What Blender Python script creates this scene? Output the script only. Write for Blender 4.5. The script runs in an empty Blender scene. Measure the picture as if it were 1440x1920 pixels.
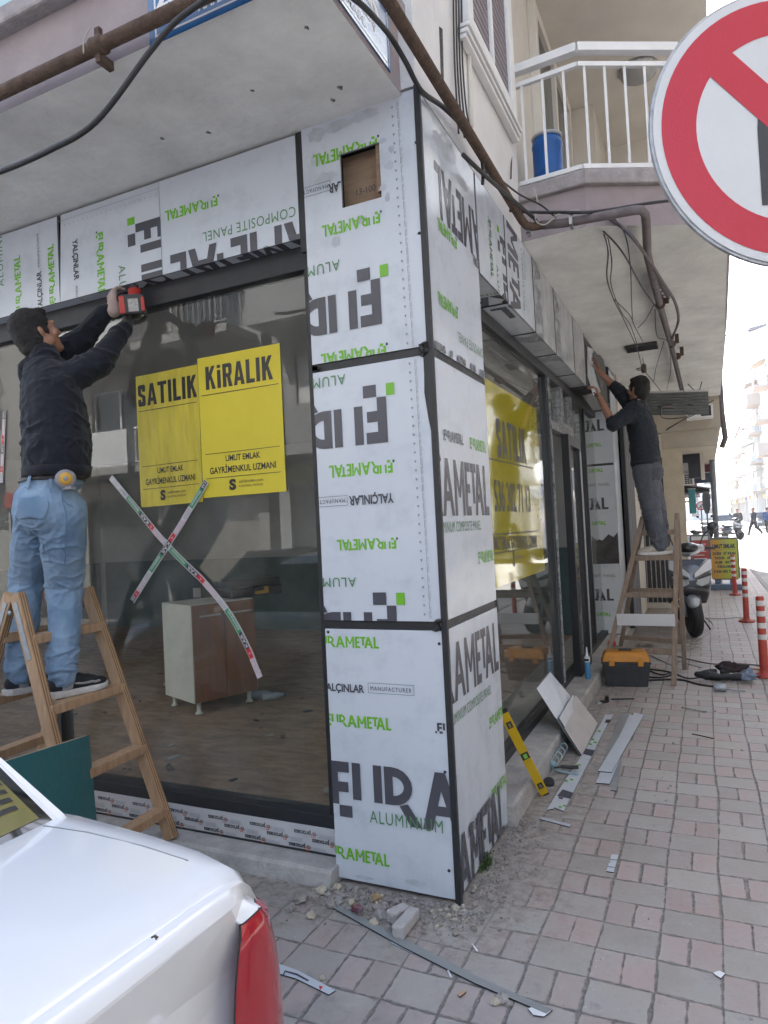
import bpy, bmesh, math, random
import numpy as np
from mathutils import Vector, Matrix, noise
from mathutils.bvhtree import BVHTree
from math import radians, sin, cos, pi, sqrt
random.seed(7)
S = bpy.context.scene
COL = S.collection
# ---------------------------------------------------------------- camera
def _n(v):
    v = np.array(v, float); return v/np.linalg.norm(v)
FPX, CX, CY = 1280., 720., 960.
_dy = _n((602, 0, FPX)); _dx = -_n((-2720, 167, FPX)); _dz = _n(np.cross(_dx, _dy)); _dx = _n(np.cross(_dy, _dz))
RC = np.stack([_dx, _dy, _dz], 1)                # rows: camera right, down, forward in world axes
CP = np.array((1.042, -2.768, 1.62))
cam_d = bpy.data.cameras.new('camera'); cam = bpy.data.objects.new('camera', cam_d); COL.objects.link(cam)
cam_d.sensor_fit = 'VERTICAL'; cam_d.sensor_height = 36; cam_d.lens = FPX/1920*36
cam_d.clip_start = .05; cam_d.clip_end = 600
_m = Matrix.Identity(4)
for i in range(3):
    _m[i][0] = RC[0][i]; _m[i][1] = -RC[1][i]; _m[i][2] = -RC[2][i]; _m[i][3] = CP[i]
cam.matrix_world = _m
S.camera = cam
# ---------------------------------------------------------------- sky, sun, exposure
SUN_EL, SUN_AZ = radians(44), radians(-16)       # azimuth measured from +Y towards +X
SUN_DIR = Vector((sin(SUN_AZ)*cos(SUN_EL), cos(SUN_AZ)*cos(SUN_EL), sin(SUN_EL)))
wd = bpy.data.worlds.new('World'); S.world = wd; wd.use_nodes = True
nt = wd.node_tree; nt.nodes.clear()
sky = nt.nodes.new('ShaderNodeTexSky'); sky.sky_type = 'NISHITA'; sky.sun_disc = False
sky.sun_elevation = SUN_EL; sky.sun_rotation = SUN_AZ
sky.air_density = 1.0; sky.dust_density = 1.6; sky.ozone_density = .6
bg = nt.nodes.new('ShaderNodeBackground'); bg.inputs['Strength'].default_value = .15
wo = nt.nodes.new('ShaderNodeOutputWorld')
nt.links.new(sky.outputs[0], bg.inputs[0]); nt.links.new(bg.outputs[0], wo.inputs[0])
sl = bpy.data.lights.new('sun', 'SUN'); sl.energy = 4.0; sl.angle = radians(.5); sl.color = (1, .965, .91)
so = bpy.data.objects.new('sun', sl); COL.objects.link(so)
so.rotation_euler = SUN_DIR.to_track_quat('Z', 'Y').to_euler()
S.view_settings.view_transform = 'Standard'; S.view_settings.look = 'None'
S.view_settings.exposure = 2.48; S.view_settings.gamma = 1
S.cycles.max_bounces = 10; S.cycles.transparent_max_bounces = 16
S.cycles.use_denoising = True
# ---------------------------------------------------------------- helpers
def ray(px, py): return RC.T @ np.array([(px-CX)/FPX, (py-CY)/FPX, 1.])
def W(px, py, ax, val):
    "where the sight line of a photo pixel meets a real plane of the place"
    r = ray(px, py); i = 'xyz'.index(ax); t = (val-CP[i])/r[i]; return Vector(CP+r*t)
def WD(px, py, d): return Vector(CP+ray(px, py)*d)

_mats = {}
def mat(name, col, rough=.6, metal=0., spec=.5, noise_amt=0., noise_scale=8., bump=0., bump_scale=60., coat=0., col2=None, stretch=None, emis=None, sheen=0.):
    if name in _mats: return _mats[name]
    m = bpy.data.materials.new(name); m.use_nodes = True; t = m.node_tree; b = t.nodes['Principled BSDF']
    c = tuple(col)+(1,)
    b.inputs['Base Color'].default_value = c; b.inputs['Roughness'].default_value = rough
    b.inputs['Metallic'].default_value = metal; b.inputs['Specular IOR Level'].default_value = spec
    b.inputs['Coat Weight'].default_value = coat; b.inputs['Sheen Weight'].default_value = sheen
    if emis: b.inputs['Emission Color'].default_value = tuple(emis[:3])+(1,); b.inputs['Emission Strength'].default_value = emis[3]
    tc = None
    if noise_amt or bump:
        tc = t.nodes.new('ShaderNodeTexCoord'); mp = t.nodes.new('ShaderNodeMapping')
        t.links.new(tc.outputs['Object'], mp.inputs[0])
        if stretch: mp.inputs['Scale'].default_value = stretch
    if noise_amt:
        n = t.nodes.new('ShaderNodeTexNoise'); n.inputs['Scale'].default_value = noise_scale; n.inputs['Detail'].default_value = 8; n.inputs['Roughness'].default_value = .65
        t.links.new(mp.outputs[0], n.inputs[0])
        r = t.nodes.new('ShaderNodeValToRGB'); e = r.color_ramp.elements
        e[0].position = .3; e[1].position = .72
        d = col2 if col2 else tuple(x*(1-noise_amt) for x in col)
        e[0].color = tuple(d)+(1,); e[1].color = tuple(min(1, x*(1+noise_amt*.35)) for x in col)+(1,)
        t.links.new(n.outputs[0], r.inputs[0]); t.links.new(r.outputs[0], b.inputs['Base Color'])
        mr = t.nodes.new('ShaderNodeMapRange'); mr.inputs[3].default_value = min(1, rough*1.25); mr.inputs[4].default_value = rough*.85
        t.links.new(n.outputs[0], mr.inputs[0]); t.links.new(mr.outputs[0], b.inputs['Roughness'])
    if bump:
        n2 = t.nodes.new('ShaderNodeTexNoise'); n2.inputs['Scale'].default_value = bump_scale; n2.inputs['Detail'].default_value = 6
        t.links.new(mp.outputs[0], n2.inputs[0])
        bp = t.nodes.new('ShaderNodeBump'); bp.inputs['Strength'].default_value = bump; bp.inputs['Distance'].default_value = .02
        t.links.new(n2.outputs[0], bp.inputs['Height']); t.links.new(bp.outputs[0], b.inputs['Normal'])
    _mats[name] = m
    return m

def tag(o, label=None, cat=None, group=None, kind=None):
    if label: o['label'] = label
    if cat: o['category'] = cat
    if group: o['group'] = group
    if kind: o['kind'] = kind
    return o
def thing(name, label, cat, loc=(0, 0, 0), rz=0, group=None):
    o = bpy.data.objects.new(name, None); COL.objects.link(o); o.location = loc; o.rotation_euler = (0, 0, rz)
    o.empty_display_size = .1
    return tag(o, label, cat, group)
def copy_tree(o, parent=None):
    c = o.copy(); COL.objects.link(c)
    if parent: c.parent = parent
    for ch in list(o.children): copy_tree(ch, c)
    return c

class MB:
    def __init__(s): s.v = []; s.f = []; s.mi = []; s.sm = []; s.M = None
    def _add(s, vs, fs, m=0, smooth=False):
        n = len(s.v)
        if s.M is not None: vs = [s.M @ Vector(v) for v in vs]
        s.v += [tuple(v) for v in vs]; s.f += [tuple(i+n for i in f) for f in fs]
        s.mi += [m]*len(fs); s.sm += [smooth]*len(fs); return s
    def box(s, x0, x1, y0, y1, z0, z1, m=0):
        vs = [(x, y, z) for z in (z0, z1) for y in (y0, y1) for x in (x0, x1)]
        return s._add(vs, [(0, 2, 3, 1), (4, 5, 7, 6), (0, 1, 5, 4), (2, 6, 7, 3), (0, 4, 6, 2), (1, 3, 7, 5)], m)
    def cbox(s, c, sx, sy, sz, m=0, rot=None):
        R = rot if rot is not None else Matrix.Identity(3)
        vs = [Vector(c)+R @ Vector((x*sx/2, y*sy/2, z*sz/2)) for z in (-1, 1) for y in (-1, 1) for x in (-1, 1)]
        return s._add(vs, [(0, 2, 3, 1), (4, 5, 7, 6), (0, 1, 5, 4), (2, 6, 7, 3), (0, 4, 6, 2), (1, 3, 7, 5)], m)
    def bar(s, a, b, w, h, up=(0, 0, 1), m=0, w2=None, h2=None):
        a = Vector(a); b = Vector(b); d = (b-a).normalized(); sd = d.cross(Vector(up)).normalized(); u = sd.cross(d)
        w2 = w if w2 is None else w2; h2 = h if h2 is None else h2
        vs = [a-sd*w/2-u*h/2, a+sd*w/2-u*h/2, a+sd*w/2+u*h/2, a-sd*w/2+u*h/2, b-sd*w2/2-u*h2/2, b+sd*w2/2-u*h2/2, b+sd*w2/2+u*h2/2, b-sd*w2/2+u*h2/2]
        return s._add(vs, [(0, 1, 2, 3), (7, 6, 5, 4), (0, 4, 5, 1), (1, 5, 6, 2), (2, 6, 7, 3), (3, 7, 4, 0)], m)
    def tube(s, pts, r, seg=8, m=0, caps=True):
        P = [Vector(p) for p in pts]; rs = r if isinstance(r, (list, tuple)) else [r]*len(P)
        vs = []; prev = None
        for i, p in enumerate(P):
            t = (P[min(i+1, len(P)-1)]-P[max(i-1, 0)])
            t = t.normalized() if t.length > 1e-9 else Vector((0, 0, 1))
            if prev is None:
                a = t.cross(Vector((0, 0, 1)))
                if a.length < .05: a = t.cross(Vector((1, 0, 0)))
            else: a = prev-t*prev.dot(t)
            a.normalize(); prev = a; b = t.cross(a)
            vs += [p+(a*cos(2*pi*k/seg)+b*sin(2*pi*k/seg))*rs[i] for k in range(seg)]
        fs = [(i*seg+k, i*seg+(k+1) % seg, (i+1)*seg+(k+1) % seg, (i+1)*seg+k) for i in range(len(P)-1) for k in range(seg)]
        if caps: fs += [tuple(reversed(range(seg))), tuple((len(P)-1)*seg+k for k in range(seg))]
        return s._add(vs, fs, m, True)
    def lathe(s, prof, c=(0, 0, 0), seg=20, m=0, rot=None, smooth=True):
        "prof: list of (r, z)"
        R = rot if rot is not None else Matrix.Identity(3); vs = []
        for r, z in prof: vs += [Vector(c)+R @ Vector((r*cos(2*pi*k/seg), r*sin(2*pi*k/seg), z)) for k in range(seg)]
        n = len(prof)
        fs = [(i*seg+k, i*seg+(k+1) % seg, (i+1)*seg+(k+1) % seg, (i+1)*seg+k) for i in range(n-1) for k in range(seg)]
        fs += [tuple(reversed(range(seg))), tuple((n-1)*seg+k for k in range(seg))]
        return s._add(vs, fs, m, smooth)
    def prism(s, poly, o, u, v, w, m=0, m_side=None):
        "polygon in the u,v plane extruded by vector w"
        o = Vector(o); u = Vector(u); v = Vector(v); w = Vector(w); n = len(poly)
        vs = [o+u*p[0]+v*p[1] for p in poly]+[o+u*p[0]+v*p[1]+w for p in poly]
        fl = u.cross(v).dot(w) > 0
        a = list(range(n)); ar = sum(poly[i][0]*poly[(i+1) % n][1]-poly[(i+1) % n][0]*poly[i][1] for i in range(n)) > 0
        if fl == ar: bot, top = tuple(reversed(a)), tuple(i+n for i in a); sd = [(i, (i+1) % n, (i+1) % n+n, i+n) for i in a]
        else: bot, top = tuple(a), tuple(i+n for i in reversed(a)); sd = [(i+n, (i+1) % n+n, (i+1) % n, i) for i in a]
        s._add(vs, [bot, top], m); n0 = len(s.v)-2*n
        M = s.M; s.M = None
        s.f += [tuple(i+n0 for i in f) for f in sd]; s.mi += [m if m_side is None else m_side]*n; s.sm += [False]*n
        s.M = M; return s
    def quad(s, a, b, c, d, m=0): return s._add([a, b, c, d], [(0, 1, 2, 3)], m)
    def build(s, name, mats, parent=None, bevel=0, weld=False):
        me = bpy.data.meshes.new(name); me.from_pydata(s.v, [], s.f)
        for m in (mats if isinstance(mats, (list, tuple)) else [mats]): me.materials.append(m)
        me.polygons.foreach_set('material_index', s.mi); me.polygons.foreach_set('use_smooth', s.sm); me.update()
        o = bpy.data.objects.new(name, me); COL.objects.link(o)
        if parent: o.parent = parent
        if bevel:
            b = o.modifiers.new('bevel', 'BEVEL'); b.width = bevel; b.segments = 2; b.limit_method = 'ANGLE'; b.angle_limit = radians(40)
        return o
def spline(pts, n=8):
    P = [Vector(p) for p in pts]; out = []
    for i in range(len(P)-1):
        p0, p1, p2, p3 = P[max(i-1, 0)], P[i], P[i+1], P[min(i+2, len(P)-1)]
        for k in range(n):
            t = k/n; out.append(.5*((2*p1)+(p2-p0)*t+(2*p0-5*p1+4*p2-p3)*t*t+(3*p1-p0-3*p2+p3)*t**3))
    return out+[P[-1]]
def scatter_hash(i): return (sin(i*127.1+311.7)*43758.5453) % 1

# ---------------------------------------------------------------- flat prints (lettering, marks) clipped to a sheet's outline
_txt = {}
def text2d(s, bold=0., sx=1., space=1.):
    "outline lettering as flat polygons, height of a capital = 1, starting at x = 0"
    k = (s, bold, sx, space)
    if k in _txt: return _txt[k]
    c = bpy.data.curves.new('t', 'FONT'); c.body = s; c.size = 1; c.offset = bold; c.resolution_u = 3; c.space_character = space; c.fill_mode = 'FRONT'
    o = bpy.data.objects.new('t', c); COL.objects.link(o)
    bpy.context.view_layer.update()
    me = o.evaluated_get(bpy.context.evaluated_depsgraph_get()).to_mesh()
    vs = [(v.co.x, v.co.y) for v in me.vertices]; fs = [tuple(p.vertices) for p in me.polygons]
    bpy.data.objects.remove(o); bpy.data.curves.remove(c)
    h = .729
    x0 = min((v[0] for v in vs), default=0)
    vs = [((v[0]-x0)/h*sx, v[1]/h) for v in vs]
    _txt[k] = (vs, fs, max((v[0] for v in vs), default=1)); return _txt[k]
class Print:
    def __init__(s): s.items = []
    def poly(s, pts, m): s.items.append((list(pts), [tuple(range(len(pts)))], m)); return s
    def rect(s, x0, y0, x1, y1, m): return s.poly([(x0, y0), (x1, y0), (x1, y1), (x0, y1)], m)
    def frame(s, x0, y0, x1, y1, t, m):
        s.rect(x0, y0, x1, y0+t, m); s.rect(x0, y1-t, x1, y1, m); s.rect(x0, y0+t, x0+t, y1-t, m); return s.rect(x1-t, y0+t, x1, y1-t, m)
    def place(s, vs, fs, m, o, ux, uy):
        s.items.append(([(o[0]+ux[0]*a+uy[0]*b, o[1]+ux[1]*a+uy[1]*b) for a, b in vs], fs, m)); return s
    def text(s, t, x, y, h, m, w=None, rot=0, bold=0., space=1., align='l', slant=0.):
        vs, fs, wd = text2d(t, bold, 1., space)
        sx = h if w is None else w/wd
        c, q = cos(rot), sin(rot); off = {'l': 0, 'c': -.5, 'r': -1}[align]*wd*sx
        return s.place(vs, fs, m, (x+c*off, y+q*off), (c*sx, q*sx), (-q*h+c*slant*h, c*h+q*slant*h))
    def heavy(s, t, x, y, w, h, m, rot=0):
        "condensed poster capitals cut from bars"
        k, W_ = .21, .56; out = []; px = 0
        G = {'S': [[(.04, .79), (.52, .79), (.52, .94), (.44, 1), (.12, 1), (.04, .94)], [(.04, .56), (.25, .56), (.25, .79), (.04, .79)], [(.25, .56), (.25, .60), (.30, .57), (.52, .46), (.52, .40), (.31, .40), (.10, .50), (.04, .56)], [(.31, .21), (.52, .21), (.52, .40), (.31, .40)], [(.04, .06), (.12, 0), (.44, 0), (.52, .06), (.52, .21), (.04, .21)], [(.04, .21), (.24, .21), (.24, .33), (.04, .33)], [(.32, .67), (.52, .67), (.52, .79), (.32, .79)]],
             'A': [[(0, 0), (.2, 0), (.36, 1), (.2, 1)], [(.42, 0), (.62, 0), (.42, 1), (.26, 1)], [(.12, .18), (.5, .18), (.48, .34), (.14, .34)]], 'T': [[(.19, 0), (.40, 0), (.40, .83), (.19, .83)], [(0, .83), (.59, .83), (.59, 1), (0, 1)]],
             'I': [[(.02, 0), (.23, 0), (.23, 1), (.02, 1)]], 'L': [[(.02, 0), (.23, 0), (.23, 1), (.02, 1)], [(.23, 0), (.5, 0), (.5, .17), (.23, .17)]], 'K': [[(.02, 0), (.23, 0), (.23, 1), (.02, 1)], [(.23, .36), (.30, .46), (.58, 1), (.37, 1), (.23, .72)], [(.26, .50), (.36, .64), (.60, 0), (.38, 0)]],
             'R': [[(.02, 0), (.23, 0), (.23, 1), (.02, 1)], [(.23, .83), (.46, .83), (.56, .93), (.46, 1), (.23, 1)], [(.36, .56), (.56, .58), (.56, .93), (.46, .83), (.36, .83)], [(.23, .42), (.46, .42), (.56, .58), (.23, .58)], [(.26, .44), (.45, .44), (.58, 0), (.36, 0)]]}
        G['İ'] = [[(.02, 0), (.23, 0), (.23, .78), (.02, .78)], [(.02, .86), (.23, .86), (.23, 1), (.02, 1)]]
        adv = {'I': .25, 'İ': .25, 'A': .62, 'T': .59, 'L': .5, 'K': .6, 'S': .56, 'R': .58}
        for ch in t:
            for pl in G[ch]: out.append([(px+a, b) for a, b in pl])
            px += adv[ch]+.07
        c, q = cos(rot), sin(rot); a_ = w/(px-.07)
        for pl in out: s.place(pl, [tuple(range(len(pl)))], m, (x, y), (c*a_, q*a_), (-q*h, c*h))
        return s
    def word(s, glyphs, x, y, w, h, m, rot=0, mg=None):
        "a word made of hand-cut glyph polygons (see mark())"
        polys, wd, ht = glyphs; c, q = cos(rot), sin(rot); a, b = w/wd, h/ht
        for pl, g in polys: s.place(pl, [tuple(range(len(pl)))], (mg if (g and mg is not None) else m), (x, y), (c*a, q*a), (-q*b, c*b))
        return s
    def lay(s, mb, o, u, v, lift=.0008, clip=None, ms=0):
        "transfer to a mesh builder on plane o + u*x + v*y"
        o = Vector(o); u = Vector(u); v = Vector(v); n = u.cross(v).normalized()*lift
        for k, (vs, fs, m) in enumerate(s.items):
            if clip:
                x0, y0, x1, y1 = clip
                if max(p[0] for p in vs) <= x0 or min(p[0] for p in vs) >= x1 or max(p[1] for p in vs) <= y0 or min(p[1] for p in vs) >= y1: continue
                if min(p[0] for p in vs) < x0 or max(p[0] for p in vs) > x1 or min(p[1] for p in vs) < y0 or max(p[1] for p in vs) > y1:
                    bm = bmesh.new(); bv = [bm.verts.new((p[0], p[1], 0)) for p in vs]
                    for f in fs:
                        try: bm.faces.new([bv[i] for i in f])
                        except ValueError: pass
                    for co, no in (((x0, 0, 0), (-1, 0, 0)), ((x1, 0, 0), (1, 0, 0)), ((0, y0, 0), (0, -1, 0)), ((0, y1, 0), (0, 1, 0))):
                        bmesh.ops.bisect_plane(bm, geom=bm.verts[:]+bm.edges[:]+bm.faces[:], plane_co=co, plane_no=no, clear_outer=True)
                    bm.verts.index_update(); vs = [(p.co.x, p.co.y) for p in bm.verts]; fs = [tuple(q.index for q in f.verts) for f in bm.faces]; bm.free()
            l = n*(1+.03*k)
            fs2 = []
            for f in fs:
                ar = sum(vs[f[i]][0]*vs[f[(i+1) % len(f)]][1]-vs[f[(i+1) % len(f)]][0]*vs[f[i]][1] for i in range(len(f)))
                fs2.append(f if ar > 0 else tuple(reversed(f)))
            mb._add([o+u*p[0]+v*p[1]+l for p in vs], fs2, m+ms)
        return s
# the panel maker's wordmark: letters cut as plain polygons, y up, cap height 334
def _mark():
    P = []
    def q(*p, g=0): P.append((list(p), g))
    def r(x0, y0, x1, y1, g=0): q((x0, y0), (x1, y0), (x1, y1), (x0, y1), g=g)
    r(0, 74, 65, 334); r(65, 269, 147, 334); r(65, 150, 138, 212); r(66, 0, 158, 70); r(-60, 2, -3, 70, g=1)      # E and its pixels
    r(168, 112, 228, 334); r(318, 112, 376, 334)                                                               # U as two bars
    r(394, 112, 452, 334)                                                                                       # R
    n = 10; out = [(452+130*sin(pi*k/n), 223+111*cos(pi*k/n)) for k in range(n+1)]; inn = [(452+74*sin(pi*k/n), 223+56*cos(pi*k/n)) for k in range(n+1)]
    for k in range(n): q(inn[k], inn[k+1], out[k+1], out[k])
    q((490, 112), (560, 0), (640, 0), (548, 128))
    q((640, 0), (704, 0), (800, 334), (734, 334)); q((800, 334), (734, 334), (845, 0), (912, 0)); r(712, 86, 842, 142) # A
    r(930, 0, 988, 334); q((988, 334), (930, 334), (1040, 110), (1080, 110)); q((1080, 110), (1040, 110), (1130, 334), (1188, 334)); r(1130, 0, 1188, 334)  # M
    r(1210, 0, 1268, 334); r(1268, 276, 1350, 334); r(1268, 142, 1335, 198); r(1268, 0, 1350, 58)                # E
    r(1330, 276, 1500, 334) if False else r(1366, 276, 1520, 334); r(1414, 76, 1472, 276)                         # T
    q((1470, 0), (1534, 0), (1626, 334), (1562, 334)); q((1626, 334), (1562, 334), (1660, 0), (1724, 0)); r(1540, 86, 1655, 142)  # A
    r(1742, 0, 1800, 334); r(1800, 0, 1890, 58)                                                                   # L
    return (P, 1890., 334.)
MARK = _mark()
# ================================================================ materials of the place
def glass_mat(name, tint=(.95, .97, .96), boost=1.0, dirt=.03):
    if name in _mats: return _mats[name]
    m = bpy.data.materials.new(name); m.use_nodes = True; t = m.node_tree; t.nodes.clear()
    N = t.nodes.new; L = t.links.new
    out = N('ShaderNodeOutputMaterial'); tr = N('ShaderNodeBsdfTransparent'); gl = N('ShaderNodeBsdfGlossy'); mx = N('ShaderNodeMixShader')
    tr.inputs[0].default_value = tint+(1,); gl.inputs['Roughness'].default_value = 0.0
    ge = N('ShaderNodeNewGeometry'); dt = N('ShaderNodeVectorMath'); dt.operation = 'DOT_PRODUCT'; L(ge.outputs['Normal'], dt.inputs[0]); L(ge.outputs['Incoming'], dt.inputs[1])
    ab = N('ShaderNodeMath'); ab.operation = 'ABSOLUTE'; L(dt.outputs['Value'], ab.inputs[0])
    om = N('ShaderNodeMath'); om.operation = 'SUBTRACT'; om.inputs[0].default_value = 1; L(ab.outputs[0], om.inputs[1])
    pw = N('ShaderNodeMath'); pw.operation = 'POWER'; pw.inputs[1].default_value = 5; L(om.outputs[0], pw.inputs[0])
    d = N('ShaderNodeMath'); d.operation = 'MULTIPLY_ADD'; d.inputs[1].default_value = .96; d.inputs[2].default_value = .04*boost; d.use_clamp = True; L(pw.outputs[0], d.inputs[0])
    L(d.outputs[0], mx.inputs[0]); L(tr.outputs[0], mx.inputs[1]); L(gl.outputs[0], mx.inputs[2])
    # a film of dust and smears
    tc = N('ShaderNodeTexCoord'); no = N('ShaderNodeTexNoise'); no.inputs['Scale'].default_value = 2.2; no.inputs['Detail'].default_value = 9; no.inputs['Roughness'].default_value = .7
    mp = N('ShaderNodeMapRange'); mp.inputs[1].default_value = .45; mp.inputs[2].default_value = .8; mp.inputs[3].default_value = dirt*.4; mp.inputs[4].default_value = dirt*2.5
    df = N('ShaderNodeBsdfDiffuse'); df.inputs[0].default_value = (.5, .5, .48, 1); m2 = N('ShaderNodeMixShader')
    L(tc.outputs['Object'], no.inputs[0]); L(no.outputs[0], mp.inputs[0]); L(mp.outputs[0], m2.inputs[0]); L(mx.outputs[0], m2.inputs[1]); L(df.outputs[0], m2.inputs[2])
    L(m2.outputs[0], out.inputs[0])
    _mats[name] = m; return m
GLASS = glass_mat('window_glass', dirt=.045)
GLASS_FAR = mat('far_window', (.03, .035, .04), .08, spec=.9)
PLASTER = mat('white_plaster', (.66, .65, .645), .85, noise_amt=.12, noise_scale=3, bump=.25, bump_scale=70)
CREAM = mat('cream_paint', (.62, .585, .53), .85, noise_amt=.1, noise_scale=2.5, bump=.15, bump_scale=60)
SOFFIT = mat('soffit_paint', (.74, .735, .71), .9, noise_amt=.24, noise_scale=2.6, bump=.35, bump_scale=25)
LILAC = mat('mauve_paint', (.30, .255, .262), .85, noise_amt=.16, noise_scale=4, bump=.2, bump_scale=50)
LEDGE = mat('grey_ledge', (.33, .30, .30), .9, noise_amt=.3, noise_scale=14, bump=.4, bump_scale=60)
TURQ = mat('turquoise_paint', (.42, .60, .62), .85, noise_amt=.08)
CONCRETE = mat('sill_concrete', (.40, .385, .365), .9, noise_amt=.3, noise_scale=7, bump=.5, bump_scale=45)
DARKFRAME = mat('anthracite_frame', (.022, .024, .028), .45, noise_amt=.25, noise_scale=20)
GREYFRAME = mat('worn_frame', (.06, .065, .07), .5, noise_amt=.5, noise_scale=35, col2=(.30, .30, .30))
ALU = mat('bare_aluminium', (.45, .45, .46), .4, metal=.6, noise_amt=.4, noise_scale=30)
RUST = mat('rusty_steel', (.10, .062, .042), .8, noise_amt=.45, noise_scale=25, bump=.5, bump_scale=90)
PIPEP = mat('painted_pipe', (.15, .125, .13), .7, noise_amt=.3, noise_scale=20)
WHITEMET = mat('white_metal', (.70, .70, .70), .45, noise_amt=.08)
BLACKRUB = mat('black_rubber', (.018, .018, .02), .6)
INTW = mat('interior_wall', (.36, .365, .36), .9, noise_amt=.2, noise_scale=1.5)
TEALW = mat('teal_band', (.07, .115, .115), .7, noise_amt=.2)

def film_mat():
    "protective film on the composite panels: pale bluish grey, semi-gloss, slightly wavy, with smears of glue"
    m = bpy.data.materials.new('panel_film'); m.use_nodes = True; t = m.node_tree; N = t.nodes.new; L = t.links.new
    b = t.nodes['Principled BSDF']; b.inputs['Roughness'].default_value = .16; b.inputs['Specular IOR Level'].default_value = .5
    tc = N('ShaderNodeTexCoord')
    n = N('ShaderNodeTexNoise'); n.inputs['Scale'].default_value = 5; n.inputs['Detail'].default_value = 9; n.inputs['Roughness'].default_value = .7
    r = N('ShaderNodeValToRGB'); r.color_ramp.elements[0].position = .28; r.color_ramp.elements[0].color = (.435, .475, .53, 1); r.color_ramp.elements[1].position = .5; r.color_ramp.elements[1].color = (.53, .57, .625, 1)
    L(tc.outputs['Object'], n.inputs[0]); L(n.outputs[0], r.inputs[0]); L(r.outputs[0], b.inputs['Base Color'])
    n2 = N('ShaderNodeTexNoise'); n2.inputs['Scale'].default_value = 2.3; n2.inputs['Detail'].default_value = 3; L(tc.outputs['Object'], n2.inputs[0])
    bp = N('ShaderNodeBump'); bp.inputs['Strength'].default_value = .5; bp.inputs['Distance'].default_value = .02; L(n2.outputs[0], bp.inputs['Height']); L(bp.outputs[0], b.inputs['Normal'])
    mr = N('ShaderNodeMapRange'); mr.inputs[3].default_value = .10; mr.inputs[4].default_value = .34; L(n.outputs[0], mr.inputs[0]); L(mr.outputs[0], b.inputs['Roughness'])
    return m
FILM = film_mat()
INK = mat('grey_ink', (.075, .075, .09), .25); GREEN = mat('green_ink', (.16, .42, .035), .25); DGREEN = mat('dark_green_ink', (.10, .22, .10), .25); LINE = mat('line_ink', (.22, .23, .25), .3)
GLUE = mat('glue_smear', (.44, .475, .52), .45, noise_amt=.22, noise_scale=16)
PM = [FILM, INK, GREEN, DGREEN, LINE, DARKFRAME, GLUE]        # material slots of every printed panel; ink index = slot

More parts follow.
